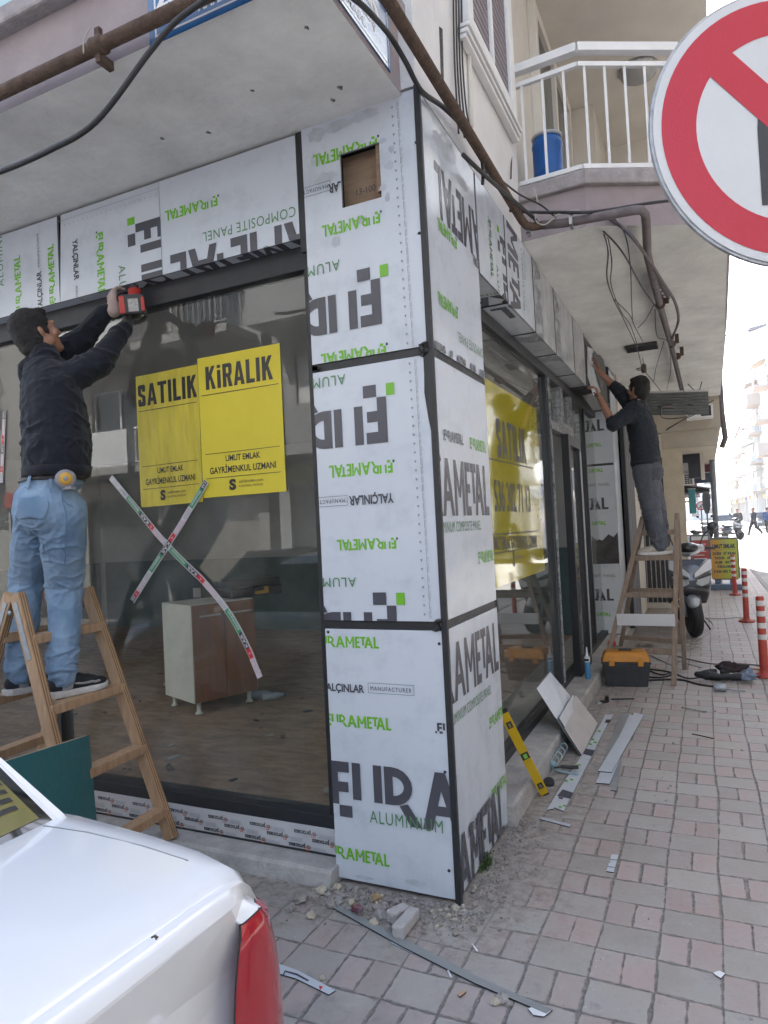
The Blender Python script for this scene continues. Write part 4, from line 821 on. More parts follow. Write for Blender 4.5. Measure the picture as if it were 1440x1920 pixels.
# ================================================================ the rest of the street
WALLS = {}
def wallm(n, c): 
    if n not in WALLS: WALLS[n] = mat('wall_'+n, c, .85, noise_amt=.14, noise_scale=.6, bump=.15, bump_scale=12)
    return WALLS[n]
def apartment(nm, label, x, y0, y1, floors, depth, wm, face=-1, bal=(0,), balm=None, seed=0, fh=2.95, gz=3.4, rails=True, roof=None):
    """street building: facade on plane x, openings facing -x (face=-1) or +x; real window recesses, balconies with slabs and rails"""
    rnd = random.Random(seed); h = gz+floors*fh+.6; t = thing(nm, label, 'building', (x, (y0+y1)/2, 0))
    yo = -(y1-y0)/2; w = y1-y0; d = -face
    def X(v): return d*v
    def B(mb, a, b_, c, e, z0, z1, m=0): mb.box(min(X(a), X(b_)), max(X(a), X(b_)), c, e, z0, z1, m)
    mb = MB(); B(mb, .22, depth, yo, yo+w, 0, h); n = max(2, int(w/3.0)); bw = w/n
    wins = []
    for f in range(floors):
        z = gz+f*fh
        for k in range(n):
            a = yo+k*bw; isb = (k % 3) in bal; ww = bw*(.62 if isb else .42); wz0 = z+(.12 if isb else .95); wz1 = z+2.3; c = a+(bw-ww)/2
            B(mb, 0, .219, a, c, z, z+fh); B(mb, 0, .219, c+ww, a+bw, z, z+fh); B(mb, 0, .219, c, c+ww, wz1, z+fh); B(mb, 0, .219, c, c+ww, z, wz0)
            wins.append((c, c+ww, wz0, wz1, isb, z, a))
    B(mb, 0, .219, yo, yo+w, gz+floors*fh, h); B(mb, 0, .219, yo, yo+w, 2.7, gz)
    for k in range(n+1): c = yo+k*bw; B(mb, 0, .219, max(yo, c-.3), min(yo+w, c+.3), 0, 2.699)
    mb.build('wall', wm, t)
    mb = MB(); B(mb, -.25, depth, yo-.1, yo+w+.1, h+.001, h+.16); mb.build('roof', roof or CREAM, t)
    for (c, e, z0, z1, isb, z, a) in wins:
        g_ = MB(); B(g_, .15, .2195, c, e, z0, z1); wn = g_.build('window', mat('window_pane%d' % rnd.randrange(3), [(.03, .035, .04), (.08, .085, .09), (.16, .15, .14)][rnd.randrange(3)], .12, spec=.8), t)
        f_ = MB(); m_ = (c+e)/2
        for q in ((c, c+.06, z0, z1), (e-.06, e, z0, z1), (m_-.03, m_+.03, z0, z1), (c+.06, e-.06, z1-.06, z1), (c+.06, e-.06, z0, z0+.06)): B(f_, .10, .149, *q)
        if rnd.random() < .3: s_ = z1-(z1-z0)*rnd.uniform(.3, .8); B(f_, .09, .0995, c, e, s_, z1)
        f_.build('frame', WHITEMET, wn)
        if isb:
            s_ = MB(); B(s_, -1.15, .0, a+.12, a+bw-.12, z-.12, z+.06); sl_ = s_.build('balcony', balm or wm, t)
            r_ = MB()
            if rnd.random() < .45:
                B(r_, -1.15, -1.09, a+.12, a+bw-.12, z+.061, z+.95); B(r_, -1.089, 0, a+.12, a+.18, z+.061, z+.95); B(r_, -1.089, 0, a+bw-.18, a+bw-.12, z+.061, z+.95)
            else:
                B(r_, -1.15, -1.1, a+.12, a+bw-.12, z+.92, z+.97); B(r_, -1.15, -1.1, a+.12, a+bw-.12, z+.12, z+.15)
                for q in range(int((bw-.24)/.16)): B(r_, -1.135, -1.115, a+.14+q*.16, a+.162+q*.16, z+.15, z+.92)
                for yy in (a+.12, a+bw-.16): B(r_, -1.1, 0, yy, yy+.04, z+.92, z+.97); B(r_, -.58, -.55, yy, yy+.03, z+.06, z+.92)
            r_.build('railing', (balm or wm) if rnd.random() < .5 else WHITEMET, sl_)
            if rnd.random() < .35:
                q = MB(); B(q, -.35, -.02, a+bw*.4, a+bw*.4+.8, z+1.55, z+2.1); q.build('air_conditioner', WHITEMET, t)
            if rnd.random() < .3:
                q = MB(); q.quad((X(-.02), a+.15, z+2.35), (X(-1.2), a+.15, z+1.95), (X(-1.2), a+bw-.15, z+1.95), (X(-.02), a+bw-.15, z+2.35)); q.quad((X(-.02), a+.15, z+2.34), (X(-.02), a+bw-.15, z+2.34), (X(-1.2), a+bw-.15, z+1.94), (X(-1.2), a+.15, z+1.94)); q.build('awning', mat('awning_%d' % rnd.randrange(2), [(.44, .36, .30), (.44, .43, .40)][rnd.randrange(2)], .8), t)
    for k in range(n):
        q = MB(); B(q, .16, .2185, yo+k*bw+.301, yo+(k+1)*bw-.301, .001, 2.699); q.build('shop_front', mat('shopfront_%d' % (k % 3), [(.05, .05, .055), (.22, .2, .18), (.12, .05, .04)][k % 3], .4), t)
        q = MB(); B(q, -.12, -.001, yo+k*bw+.2, yo+(k+1)*bw-.2, 2.75, 3.2); q.build('shop_sign', mat('sign_%d' % ((k+seed) % 4), [(.30, .26, .24), (.08, .12, .2), (.35, .3, .1), (.3, .06, .05)][(k+seed) % 4], .5), t)
    return t
white, beige, grey, pinky = wallm('white', (.66, .65, .63)), wallm('beige', (.52, .46, .38)), wallm('grey', (.42, .42, .42)), wallm('pink', (.55, .50, .47))
orange = mat('orange_balcony', (.42, .35, .30), .8, noise_amt=.1)
XR = 6.3
apartment('apartment_building', 'tall cream building with grey balconies across the street, out of the picture', XR, -6, 10, 4, 10, beige, seed=2)
apartment('apartment_building', 'white building with slim balconies across the street, out of the picture', XR, 10.2, 27, 4, 10, white, seed=5)
apartment('apartment_building', 'grey building across the street beside the picture edge', XR, 27.2, 46, 4, 10, grey, seed=8)
apartment('apartment_building', 'building with orange balconies at the right picture edge far down the street', XR+.3, 64, 78, 4, 10, white, bal=(0,), balm=orange, seed=11)
apartment('apartment_building', 'white sunlit building behind the one with orange balconies', XR-.2, 78.3, 97, 4, 10, white, bal=(0, 1), seed=4)
apartment('apartment_building', 'small cream building with brown roof edge far down the street', XR-.3, 97.3, 118, 3, 10, pinky, bal=(0, 2), seed=9, roof=mat('roof_tile', (.25, .17, .13), .8))
apartment('apartment_building', 'lower beige building near the end of the street', XR-.6, 118.3, 145, 2, 10, beige, bal=(0,), seed=14)
# the building that closes the street, facing the camera
def endblock(x0, x1, y, h, label):
    t = thing('apartment_building', label, 'building', ((x0+x1)/2, y, 0)); w = x1-x0; mb = MB(); mb.box(-w/2, w/2, .2, 12, 0, h); mb.build('wall', white, t)
    n = int(w/2.6)
    for f in range(int((h-1)/2.9)):
        for k in range(n):
            q = MB(); q.box(-w/2+k*2.6+.6, -w/2+k*2.6+1.9, .12, .199, .8+f*2.9, 2.3+f*2.9); wn = q.build('window', FARW, t)
            if k % 2: q = MB(); q.box(-w/2+k*2.6+.2, -w/2+k*2.6+2.4, -.9, .199, f*2.9+.3, f*2.9+.5); q.box(-w/2+k*2.6+.2, -w/2+k*2.6+2.4, -.9, -.84, f*2.9+.501, f*2.9+1.3); q.build('balcony', white, t)
    q = MB(); q.box(-w/2-.2, w/2+.2, .0, 12.2, h+.001, h+.2); q.build('roof', CREAM, t)
FARW = mat('window_pane1', (.08, .085, .09), .12)
endblock(-2, 5.4, 150, 12, 'white block closing the view at the end of the street')
endblock(5.6, 16, 165, 15, 'farther white block behind the end of the street')
# across the side street behind the camera (seen mirrored in the left window)
def across(x0, x1, y, wm, label, seed):
    t = apartment('apartment_building', label, 0, 0, x1-x0, 4, 9, wm, bal=(0, 1), seed=seed)
    t.location = ((x0+x1)/2, y, 0); t.rotation_euler = (0, 0, -pi/2); return t
across(-24, -8.3, -10.5, wallm('drab', (.30, .29, .27)), 'beige building across the side street, mirrored in the shop window', 21)
across(-8, 4.6, -10.5, wallm('dark_grey', (.33, .33, .33)), 'grey building across the side street, mirrored beside the posters', 22)

# ---------------------------------------------------------------- next building on our side
NB = thing('neighbour_building', 'beige neighbour building with a deep beam and shop signs hanging over the pavement', 'building', (0, 12, 0))
mb = MB(); mb.box(-9, .05, -5.0, 4, 0, 3.7); mb.box(-9, .42, -2.05, 1.5, 0, 3.0); mb.build('wall', CREAM, NB)
mb = MB(); mb.box(-9, 1.36, -2.0, 3.2, 3.03, 3.9); mb.box(.421, 1.30, -1.95, 3.2, 2.74, 3.029); mb.build('beam', mat('beige_beam', (.46, .41, .34), .85, noise_amt=.15, noise_scale=3, bump=.2), NB)
mb = MB(); mb.box(-9, 1.3, 3.21, 4.6, 3.3, 7); mb.build('upper_wall', CREAM, NB)
mb = MB(); mb.box(.421, .70, -2.0, -1.6, 0, 2.739); mb.box(.70, .74, -1.98, -1.9, 0, 2.74) ; mb.build('pier', mat('beige_pier', (.50, .44, .34), .85, noise_amt=.2, noise_scale=4), NB)
mb = MB(); mb.box(.05, .42, -2.06, -2.051, .1, 2.6); mb.build('shop_front', mat('dark_front', (.035, .034, .033), .5, noise_amt=.4, noise_scale=12), NB)
for k in range(5):
    mb = MB(); mb.box(.06+k*.075, .075+k*.075, -2.075, -2.0605, .1, 2.6); mb.build('shutter_rail', ALU, NB)
mb = MB(); mb.tube([(1.39, -1.9, 3.9), (1.39, -1.9, 3.3), (1.42, -1.9, 2.85), (1.36, -1.85, 2.7)], .045, 8); mb.build('downpipe', PIPEP, NB)
# one-storey row further on, open to the sun
ROW = thing('shop_row', 'low row of shops far down the left pavement', 'building', (-3, 40, 0))
mb = MB(); mb.box(-6, 2.8, -24, 12, 0, 3.1); mb.build('wall', beige, ROW)
mb = MB(); mb.box(-6, 3.1, -24, 12, 3.101, 3.3); mb.build('roof', LEDGE, ROW)
for k in range(9):
    mb = MB(); mb.box(2.801, 2.83, -23.5+k*4, -20.5+k*4, .1, 2.6); mb.build('shop_front', FARW, ROW)
    mb = MB(); mb.box(2.801, 3.8, -23.5+k*4, -20.5+k*4, 2.7, 2.78); mb.build('canopy', mat('canopy_%d' % (k % 3), [(.09, .1, .13), (.25, .24, .22), (.14, .05, .06)][k % 3], .8), ROW)
# hanging signs
def signbox(label, c, sx, sy, sz, m, text=None, tm=None, nm='hanging_sign', th=.5, tw=.8, extra=None):
    t = thing(nm, label, 'shop sign', c); mb = MB(); mb.box(-sx/2, sx/2, -sy/2, sy/2, -sz/2, sz/2); mb.build('box', m, t, bevel=.01)
    mb = MB(); mb.box(-sx/2-.015, sx/2+.015, -sy/2+.02, sy/2-.02, sz/2+.0005, sz/2+.02); mb.box(-sx/2-.35, -sx/2+.0, -.02, .02, -.02, .02); mb.build('bracket', ALU, t)
    if text:
        P = Print(); P.text(text, 0, -th*sz/2, th*sz, 0, w=tw*sx, align='c', bold=.03); mb = MB(); P.lay(mb, (0, -sy/2-.0005, 0), (1, 0, 0), (0, 0, 1), lift=.002); mb.build('lettering', tm or BLK, t)
    return t
NAVY = mat('navy_sign', (.018, .024, .038), .35, noise_amt=.2, noise_scale=6)
t = thing('hanging_sign', 'large dark blue L-shaped sign box hanging over the pavement behind the workman', 'shop sign', (.68, 11.6, 2.3))
mb = MB(); mb.prism([(-.42, .28), (.33, .28), (.33, .62), (.33, .62), (-.42, .62)], (0, -.1, 0), (1, 0, 0), (0, 0, 1), (0, .25, 0)); mb.box(.12, .33, -.1, .15, -.02, .2795); mb.build('box', NAVY, t, bevel=.008)
mb = MB(); mb.box(.331, .40, -.1, .15, -.06, .63); mb.build('edge', CREAM, t, bevel=.006); mb = MB(); mb.box(-.42, .119, -.06, .12, .17, .279); mb.build('bracket', ALU, t)
for k in range(3):
    pass
signbox('white sign with dark lettering hanging under the beige beam', (1.14, 15, 2.95), .40, .12, .14, WHITEMET, 'DÜKSİYO', BLK, th=.5, tw=.95)
signbox('small orange sign below the white hanging sign', (1.02, 15.3, 2.76), .16, .1, .12, mat('orange_sign', (.6, .30, .03), .5))
signbox('maroon sign box above the navy one', (1.05, 14.6, 2.62), .32, .2, .17, mat('maroon_sign', (.10, .015, .03), .5))
signbox('navy sign box beside the air conditioner', (.98, 14.55, 2.40), .44, .2, .22, mat('slate_sign', (.04, .055, .09), .5))
signbox('black hanging banner at the edge of the signs', (1.25, 14.8, 2.50), .12, .08, .6, BLACKRUB)
t = thing('air_conditioner', 'white air conditioner with grille on the wall behind the navy sign', 'air conditioner', (.75, 14, 2.37))
mb = MB(); mb.box(-.11, .11, -.12, .12, -.13, .13); mb.build('case', WHITEMET, t, bevel=.01)
for k in range(5):
    for j in range(3): mb = MB(); mb.box(-.08+j*.055, -.035+j*.055, -.124, -.1205, -.105+k*.045, -.075+k*.045); mb.build('grille', BLACKRUB, t)
t = thing('shop_canopy', 'dark ragged canopy below the air conditioner', 'canopy', (.85, 15, 2.1)); mb = MB(); mb.prism([(-.3, .2), (.32, .06), (.32, -.0), (-.3, .0)], (0, 0, 0), (1, 0, 0), (0, 0, 1), (0, 1.4, 0)); mb.build('cloth', mat('dark_canvas', (.05, .055, .055), .9, noise_amt=.3, noise_scale=8), t)
mb = MB(); mb.tube([(-.3, -.01, .21), (.33, -.01, .07), (.45, -.02, .12), (.40, -.03, .18)], .015, 6); mb.build('rod', ALU, t)
signbox('teal and red vertical sign on the wall beyond the ladder', (.82, 12.6, 1.85), .13, .06, .5, mat('teal_sign', (.05, .24, .28), .5), nm='wall_sign')
# corrugated metal awning under the soffit, air conditioner above
t = thing('metal_awning', 'folded grey corrugated metal sheet hanging under the soffit', 'awning', (.75, 7.6, 3.15))
mb = MB(); n = 16
prof = [(.012*(1 if k % 2 else -1), -.20+.40*k/n) for k in range(n+1)]
vs = []
for xx in (-.5, .42):
    for a_, z_ in prof: vs.append((xx, a_-.25*(z_), z_*.75+(-.10*xx)))
nn = len(prof); fs = [(k, k+1, nn+k+1, nn+k) for k in range(nn-1)]; mb._add(vs, fs); mb._add([(v[0], v[1]+.004, v[2]) for v in vs], [tuple(reversed(f)) for f in fs]); mb.build('sheet', mat('galvanised', (.24, .25, .245), .5, metal=.3, noise_amt=.2, noise_scale=10), t)
mb = MB(); mb.bar((-.52, -.01, .22), (.44, -.01, .125), .03, .03); mb.build('edge_rail', WHITEMET, t)
t = thing('air_conditioner', 'white air conditioner half hidden above the metal awning', 'air conditioner', (1.05, 9.6, 3.25)); mb = MB(); mb.box(-.2, .2, -.12, .12, -.1, .12); mb.build('case', WHITEMET, t, bevel=.01); mb = MB(); mb.box(.02, .17, -.125, -.1205, -.07, .09); mb.build('grille', BLACKRUB, t)

# ---------------------------------------------------------------- street furniture
t = thing('utility_pole', 'grey steel pole on the pavement behind the yellow sign board', 'pole', (1.235, 13.6, 0)); MB().lathe([(.09, 0), (.09, .06), (.055, .08), (.05, 3.1), (.05, 8.0), (.02, 8.02)], seg=14).build('shaft', mat('pole_grey', (.17, .175, .19), .6, noise_amt=.35, noise_scale=9), t); mb = MB(); mb.box(-.13, .13, -.13, .13, 0, .012); mb.build('base_plate', RUST, t, bevel=.003)
LB, LC = W(1352, 632, 'y', 25), W(1400, 618, 'y', 25)
t = thing('street_lamp', 'street lamp head on a thin arm against the white sky', 'street lamp', tuple(LB)); d = LC-LB
mb = MB(); mb.tube([(-.6, 0, -.12), (0, 0, 0), tuple(d*.7), tuple(d)], .025, 8); mb.build('arm', PIPEP, t)
mb = MB(); mb.prism([(0, -.03), (.12, -.08), (.62, .05), (.66, .10), (.60, .13), (.08, .06)], tuple(d), (1, 0, 0), (0, 0, 1), (0, .22, 0)); mb.build('lamp_head', mat('lamp_grey', (.33, .33, .34), .5), t, bevel=.02)
ORB = mat('bollard_orange', (.42, .05, .03), .45, noise_amt=.25, noise_scale=14); REF = mat('reflective_band', (.62, .60, .58), .35, noise_amt=.2, noise_scale=40)
BO = thing('bollard', 'nearest orange bollard with white bands, half cut by the picture edge', 'bollard', (1.475, 4.78, 0), 0, 'orange bollards along the pavement edge')
MB().lathe([(.105, 0), (.11, .012), (.09, .025), (.045, .04), (.040, .08), (.0375, .74), (.035, .775), (.02, .78)], seg=18).build('post', ORB, BO)
for z in (.36, .47, .585, .685): MB().lathe([(.0388, z), (.0398, z+.004), (.0395, z+.048), (.0385, z+.052)], seg=18).build('band', REF, BO)
for a in range(3): MB().lathe([(.014, .012), (.014, .024), (.008, .028)], (.095*cos(a*2.1), .095*sin(a*2.1), 0), 8).build('bolt', BLACKRUB, BO)
for loc, tilt, lb in (((1.498, 8.42, 0), .012, 'second orange bollard, leaning a little in front of the road'), ((1.479, 11.93, 0), -.015, 'farthest orange bollard in front of the yellow sign board')):
    c = copy_tree(BO); c.location = loc; c.rotation_euler = (0, tilt, .4); c['label'] = lb
# pavement sign board
SB = thing('sign_board', 'yellow and orange pavement sign board with grey frame and dark lettering', 'sign board', (1.35, 13.05, 0), radians(0))
GRY = mat('sign_grey', (.13, .14, .15), .55, noise_amt=.15); SBB = mat('sign_base', (.11, .16, .22), .6, noise_amt=.2)
mb = MB(); mb.prism([(-.30, 0), (.30, 0), (.28, .12), (-.28, .12)], (0, -.2, 0), (1, 0, 0), (0, 0, 1), (0, .4, 0)); mb.build('base', SBB, SB, bevel=.015)
mb = MB()
for x in (-.15, .13): mb.box(x-.05, x+.05, -.03, .03, .1205, .2)
mb.build('foot', SBB, SB)
pl = [(-.22, .2), (.22, .2), (.275, .25), (.275, 1.0), (.24, 1.07), (-.24, 1.07), (-.275, 1.0), (-.275, .25)]
mb = MB(); mb.prism(pl, (0, -.035, 0), (1, 0, 0), (0, 0, 1), (0, .07, 0)); mb.build('frame', GRY, SB, bevel=.012)
mb = MB(); mb.bar((-.09, 0, 1.085), (.09, 0, 1.085), .05, .03, m=0); mb.build('handle', WHITEMET, SB, bevel=.006)
sgm = bpy.data.materials.new('sign_print'); sgm.use_nodes = True; _t = sgm.node_tree; _b = _t.nodes['Principled BSDF']; _b.inputs['Roughness'].default_value = .35
_tc = _t.nodes.new('ShaderNodeTexCoord'); _sx = _t.nodes.new('ShaderNodeSeparateXYZ'); _rp = _t.nodes.new('ShaderNodeValToRGB'); _mr = _t.nodes.new('ShaderNodeMapRange'); _mr.inputs[1].default_value = -.25; _mr.inputs[2].default_value = .25
_t.links.new(_tc.outputs['Object'], _sx.inputs[0]); _t.links.new(_sx.outputs[0], _mr.inputs[0]); _t.links.new(_mr.outputs[0], _rp.inputs[0]); _t.links.new(_rp.outputs[0], _b.inputs[0])
_rp.color_ramp.elements[0].color = (.52, .27, .05, 1); _rp.color_ramp.elements[0].position = .12; _rp.color_ramp.elements[1].color = (.42, .46, .06, 1); _rp.color_ramp.elements[1].position = .6
P = Print(); 
for s_, z, wd, hh in (('UMUT EMLAK', .855, .43, .085), ('DAİRE   DÜKKAN', .72, .42, .055), ('YAZLIK   ARSA', .63, .38, .05), ('ALIM   SATIM', .54, .37, .05), ('KİRALAMA', .45, .27, .05), ('0 536 302 71 13', .35, .42, .05)): P.text(s_, 0, z, hh, 1, w=wd, align='c', bold=.05)
P.rect(-.21, .815, .21, .82, 1)
for k in range(4): P.poly([(-.03+k*.015, .955), (-.022+k*.015, 1.0+.02*(k % 2)), (-.015+k*.015, .955)], 2)
mb = MB(); mb.box(-.245, .245, -.042, -.0355, .225, 1.035); P.lay(mb, (0, -.042, 0), (1, 0, 0), (0, 0, 1), lift=.0012); mb.build('face', [sgm, mat('navy_ink', (.02, .03, .08), .4), mat('grey_mark', (.3, .3, .3), .4)], SB)
# second board further on: red with white lines
t = thing('sign_board', 'smaller red and white pavement sign board behind the scooter', 'sign board', (.86, 18.2, 0)); mb = MB(); mb.box(-.25, .25, -.04, .04, .1, 1.0); mb.build('frame', GRY, t, bevel=.03)
mb = MB(); mb.box(-.21, .21, -.045, -.0405, .14, .84); mb.box(-.21, .21, -.045, -.0405, .845, .95, 1)
for k in range(5): mb.box(-.17, .15-.05*(k % 2), -.0475, -.0455, .72-k*.1, .74-k*.1, 1)
mb.build('face', [mat('sign_red', (.40, .07, .06), .5), WHITEMET], t); mb = MB(); mb.box(-.28, .28, -.2, .2, 0, .0995); mb.build('base', GRY, t, bevel=.01)
# traffic signs down the street
t = thing('traffic_sign', 'back of an octagonal road sign on a thin post', 'road sign', (1.1, 22, 0)); mb = MB(); mb.tube([(0, 0, 0), (0, 0, 2.2)], .025, 8); mb.build('post', PIPEP, t)
mb = MB(); mb.prism([(.36*cos(pi/8+k*pi/4), .45*sin(pi/8+k*pi/4)) for k in range(8)], (0, -.03, 1.98), (.36, 0, 0), (0, 0, 1), (0, .006, 0)); mb.build('plate', mat('sign_back', (.055, .06, .065), .5), t); 
t = thing('traffic_sign', 'small round red-rimmed road sign far down the pavement', 'road sign', (.9, 30, 0)); mb = MB(); mb.tube([(0, 0, 0), (0, 0, 1.9)], .025, 8); mb.build('post', PIPEP, t)
RX = Matrix.Rotation(pi/2, 3, 'X'); REDS = mat('sign_red_rim', (.48, .03, .045), .4); WHS = mat('sign_white', (.62, .62, .63), .4, noise_amt=.08)
MB().lathe([(.2, 0), (.2, .01), (.01, .01)], (0, 0, 1.9), 24, rot=RX, smooth=False).build('rim', REDS, t); MB().lathe([(.15, .0105), (.15, .013), (.01, .013)], (0, 0, 1.9), 24, rot=RX, smooth=False).build('face', WHS, t); mb = MB(); mb.bar((-.09, -.016, 1.8), (.07, -.016, 1.98), .03, .004, up=(0, 1, 0)); mb.build('mark', BLK, t)

# no-turn sign close to the camera, facing it
SD = 1.49; sc = WD(1484, 238, SD); nrm = Vector(-RC[2]); nrm.z = 0; nrm.normalize()
NT = thing('traffic_sign', 'large no-turn road sign with red rim and slash at the right picture edge', 'road sign', (sc.x-nrm.x*.04, sc.y-nrm.y*.04, 0))
sx_ = Vector((-nrm.y, nrm.x, 0)); sx_ = -sx_ if sx_.dot(Vector(RC[0])) < 0 else sx_
Rm = Matrix((sx_, Vector((0, 0, 1)), nrm)).transposed()   # local x right, y up, z towards camera
def loc_(p): return p
FB = mat('sheeting_white', (.58, .59, .60), .35, noise_amt=.06); 
RED = bpy.data.materials.new('sheeting_red'); RED.use_nodes = True; _t = RED.node_tree; _b = _t.nodes['Principled BSDF']; _b.inputs['Base Color'].default_value = (.46, .02, .042, 1); _b.inputs['Roughness'].default_value = .35
for mm, amt in ((RED, .5), (FB, .35)):
    _t = mm.node_tree; tc = _t.nodes.new('ShaderNodeTexCoord'); wv = _t.nodes.new('ShaderNodeTexVoronoi'); wv.inputs['Scale'].default_value = 230; bp = _t.nodes.new('ShaderNodeBump'); bp.inputs['Strength'].default_value = amt*.4; bp.inputs['Distance'].default_value = .002
    _t.links.new(tc.outputs['Object'], wv.inputs[0]); _t.links.new(wv.outputs[0], bp.inputs['Height']); _t.links.new(bp.outputs[0], _t.nodes['Principled BSDF'].inputs['Normal'])
cz = sc-Vector(NT.location); R_ = .302
def disc(r, z0, z1, seg=72): return MB().lathe([(r, z0), (r, z1), (.001, z1)], tuple(cz), seg, rot=Rm, smooth=False)
disc(R_, -.003, 0).build('plate', FB, NT)
mb = MB(); n = 72
def ringv(r, z): return [cz+Rm @ Vector((r*cos(2*pi*k/n), r*sin(2*pi*k/n), z)) for k in range(n)]
mb._add(ringv(.284, .0008)+ringv(.208, .0008), [(k, (k+1) % n, n+(k+1) % n, n+k) for k in range(n)]); 
ang = radians(135); cA, sA = cos(ang), sin(ang)
def rot2(x, y): return cz+Rm @ Vector((x*cA-y*sA, x*sA+y*cA, .0014))
mb._add([rot2(-.21, -.036), rot2(.21, -.036), rot2(.21, .036), rot2(-.21, .036)], [(0, 1, 2, 3)]); mb.build('red_ring', RED, NT)
mb = MB(); q = lambda x, y: cz+Rm @ Vector((x, y, .0011))
arc = [(-.075+.0, -.17), (-.02, -.17), (-.02, .02)]
mb._add([q(-.075, -.17), q(-.02, -.17), q(-.02, .0), q(-.075, .0)], [(0, 1, 2, 3)])
oc = [(.06, .0)]; out = [(.035-.11*cos(pi/2*k/8), .0+.11*sin(pi/2*k/8)) for k in range(9)]; inn = [(.035-.055*cos(pi/2*k/8), .0+.055*sin(pi/2*k/8)) for k in range(9)]
for k in range(8): mb._add([q(*inn[k]), q(*inn[k+1]), q(*out[k+1]), q(*out[k])], [(3, 2, 1, 0)])
mb._add([q(.06, .13), q(.06, .035), q(.15, .083)], [(0, 1, 2)]); mb._add([q(.04, .055), q(.062, .055), q(.062, .11), q(.04, .11)], [(0, 1, 2, 3)]); mb.build('arrow', mat('sign_black', (.035, .038, .042), .4), NT)
disc(R_+.006, -.012, -.0035).build('back_rim', ALU, NT)
mb = MB(); mb.tube([(cz.x-nrm.x*.045, cz.y-nrm.y*.045, 0), (cz.x-nrm.x*.045, cz.y-nrm.y*.045, 2.75)], .03, 14); mb.build('post', PIPEP, NT)
# street name plates on the overhang
t = thing('street_sign', 'blue enamel street plate with white border above the shop, cut by the picture top', 'street sign', (-.79, -.768, 3.519))
EN = mat('blue_enamel', (.012, .10, .27), .25, coat=.4, noise_amt=.12); ENW = mat('white_enamel', (.62, .62, .62), .25)
P = Print(); P.frame(.03, .02, .87, .37, .008, 1); P.text('202', .035, .12, .10, 1, w=.19, bold=.05); P.text('KURTULUŞ', .20, .105, .045, 1, w=.27, bold=.03); P.text('MAHALLESİ', .24, .045, .035, 1, w=.24, bold=.03)
mb = MB(); mb.box(0, .9, -.006, 0, 0, .40); P.lay(mb, (0, -.006, 0), (1, 0, 0), (0, 0, 1), clip=(0, 0, .9, .4)); mb.build('plate', [EN, ENW], t)
t = thing('street_sign', 'glaring enamel plate reading SOKAK on the end of the overhang', 'street sign', (-.068, -.72, 3.56))
P = Print(); P.frame(.015, .015, .585, .31, .006, 1); P.text('SOKAK', .10, .17, .09, 1, w=.40, bold=.05); P.text('KURTULUŞ', .12, .09, .045, 1, w=.34, bold=.03); P.text('MAH.', .2, .035, .035, 1, w=.16, bold=.03)
mb = MB(); mb.box(0, .005, 0, .60, 0, .33); P.lay(mb, (.005, 0, 0), (0, 1, 0), (0, 0, 1), clip=(0, 0, .6, .33)); mb.build('plate', [mat('glossy_blue_enamel', (.012, .10, .27), .08, coat=1.), ENW], t)
# ================================================================ ladders
def wood(nm, c, c2, st=(9, 9, 1.2)): return mat(nm, c, .7, noise_amt=.3, noise_scale=5, col2=c2, stretch=st, bump=.25, bump_scale=40)
WOODL = wood('ladder_ply', (.44, .295, .18), (.33, .20, .11)); PLYE = mat('ply_edge', (.45, .29, .16), .75, noise_amt=.25, noise_scale=9); PLYD = mat('ply_edge_dark', (.24, .135, .07), .8, noise_amt=.3, noise_scale=9)
WOODO = wood('old_ladder', (.27, .20, .15), (.17, .125, .095)); ZINC = mat('zinc', (.33, .36, .39), .45, metal=.5, noise_amt=.2, noise_scale=40)
def stile(name, a, b, root, m, axis, w=.068, th=.042):
    mb = MB(); mb.bar(a, b, th, w, up=axis); return mb.build(name, m, root, bevel=.004)
LAD = thing('step_ladder', 'light plywood step ladder under the workman at the left window', 'ladder', (-2.04, -.3, 0))
LAD.location = (0, 0, 0)
AR, AL = Vector((-2.05, -.09, 1.345)), Vector((-2.03, -.52, 1.36)); FR, FL = Vector((-1.535, -.05, .08)), Vector((-1.47, -.60, .003)); RR, RL = Vector((-2.62, -.04, .08)), Vector((-2.60, -.60, .003))
hz = Vector((.055, 0, 0))
def lad_stile(a, b, m2): 
    mb = MB(); d = (b-a).normalized(); nrm_ = Vector((0, 1, 0)); sd = d.cross(nrm_).normalized()
    v = []
    for p in (a, b):
        for s1, s2 in ((-1, -1), (1, -1), (1, 1), (-1, 1)): v.append(p+sd*s1*.032+nrm_*s2*.02)
    mb._add(v, [(0, 3, 2, 1), (4, 5, 6, 7)], 1); mb._add(v, [(0, 1, 5, 4), (2, 3, 7, 6)], 0)
    for i0, i1, j0, j1 in ((1, 2, 5, 6), (3, 0, 7, 4)):
        for k in range(6): f = lambda i, j, t: v[i].lerp(v[j], t); mb._add([f(i0, i1, k/6), f(i0, i1, (k+1)/6), f(j0, j1, (k+1)/6), f(j0, j1, k/6)], [(0, 1, 2, 3)], 1+k % 2)
    return mb.build('stile', [WOODL, PLYE, PLYD], LAD)
for a, b in ((AR+hz*.62, FR), (AL+hz*.62, FL), (AR-hz*.62, RR), (AL-hz*.62, RL)): lad_stile(a+(a-b).normalized()*.03, b, 1)
def rung(A0, A1, B0, B1, z, root, m, th=.026, hh=.07, front=1, nm='rung'):
    t = (A0.z-z)/(A0.z-A1.z); s = (B0.z-z)/(B0.z-B1.z); p = A0.lerp(A1, t); q = B0.lerp(B1, s); mb = MB(); mb.bar(p, q, th, hh); return mb.build(nm, m, root, bevel=.004)
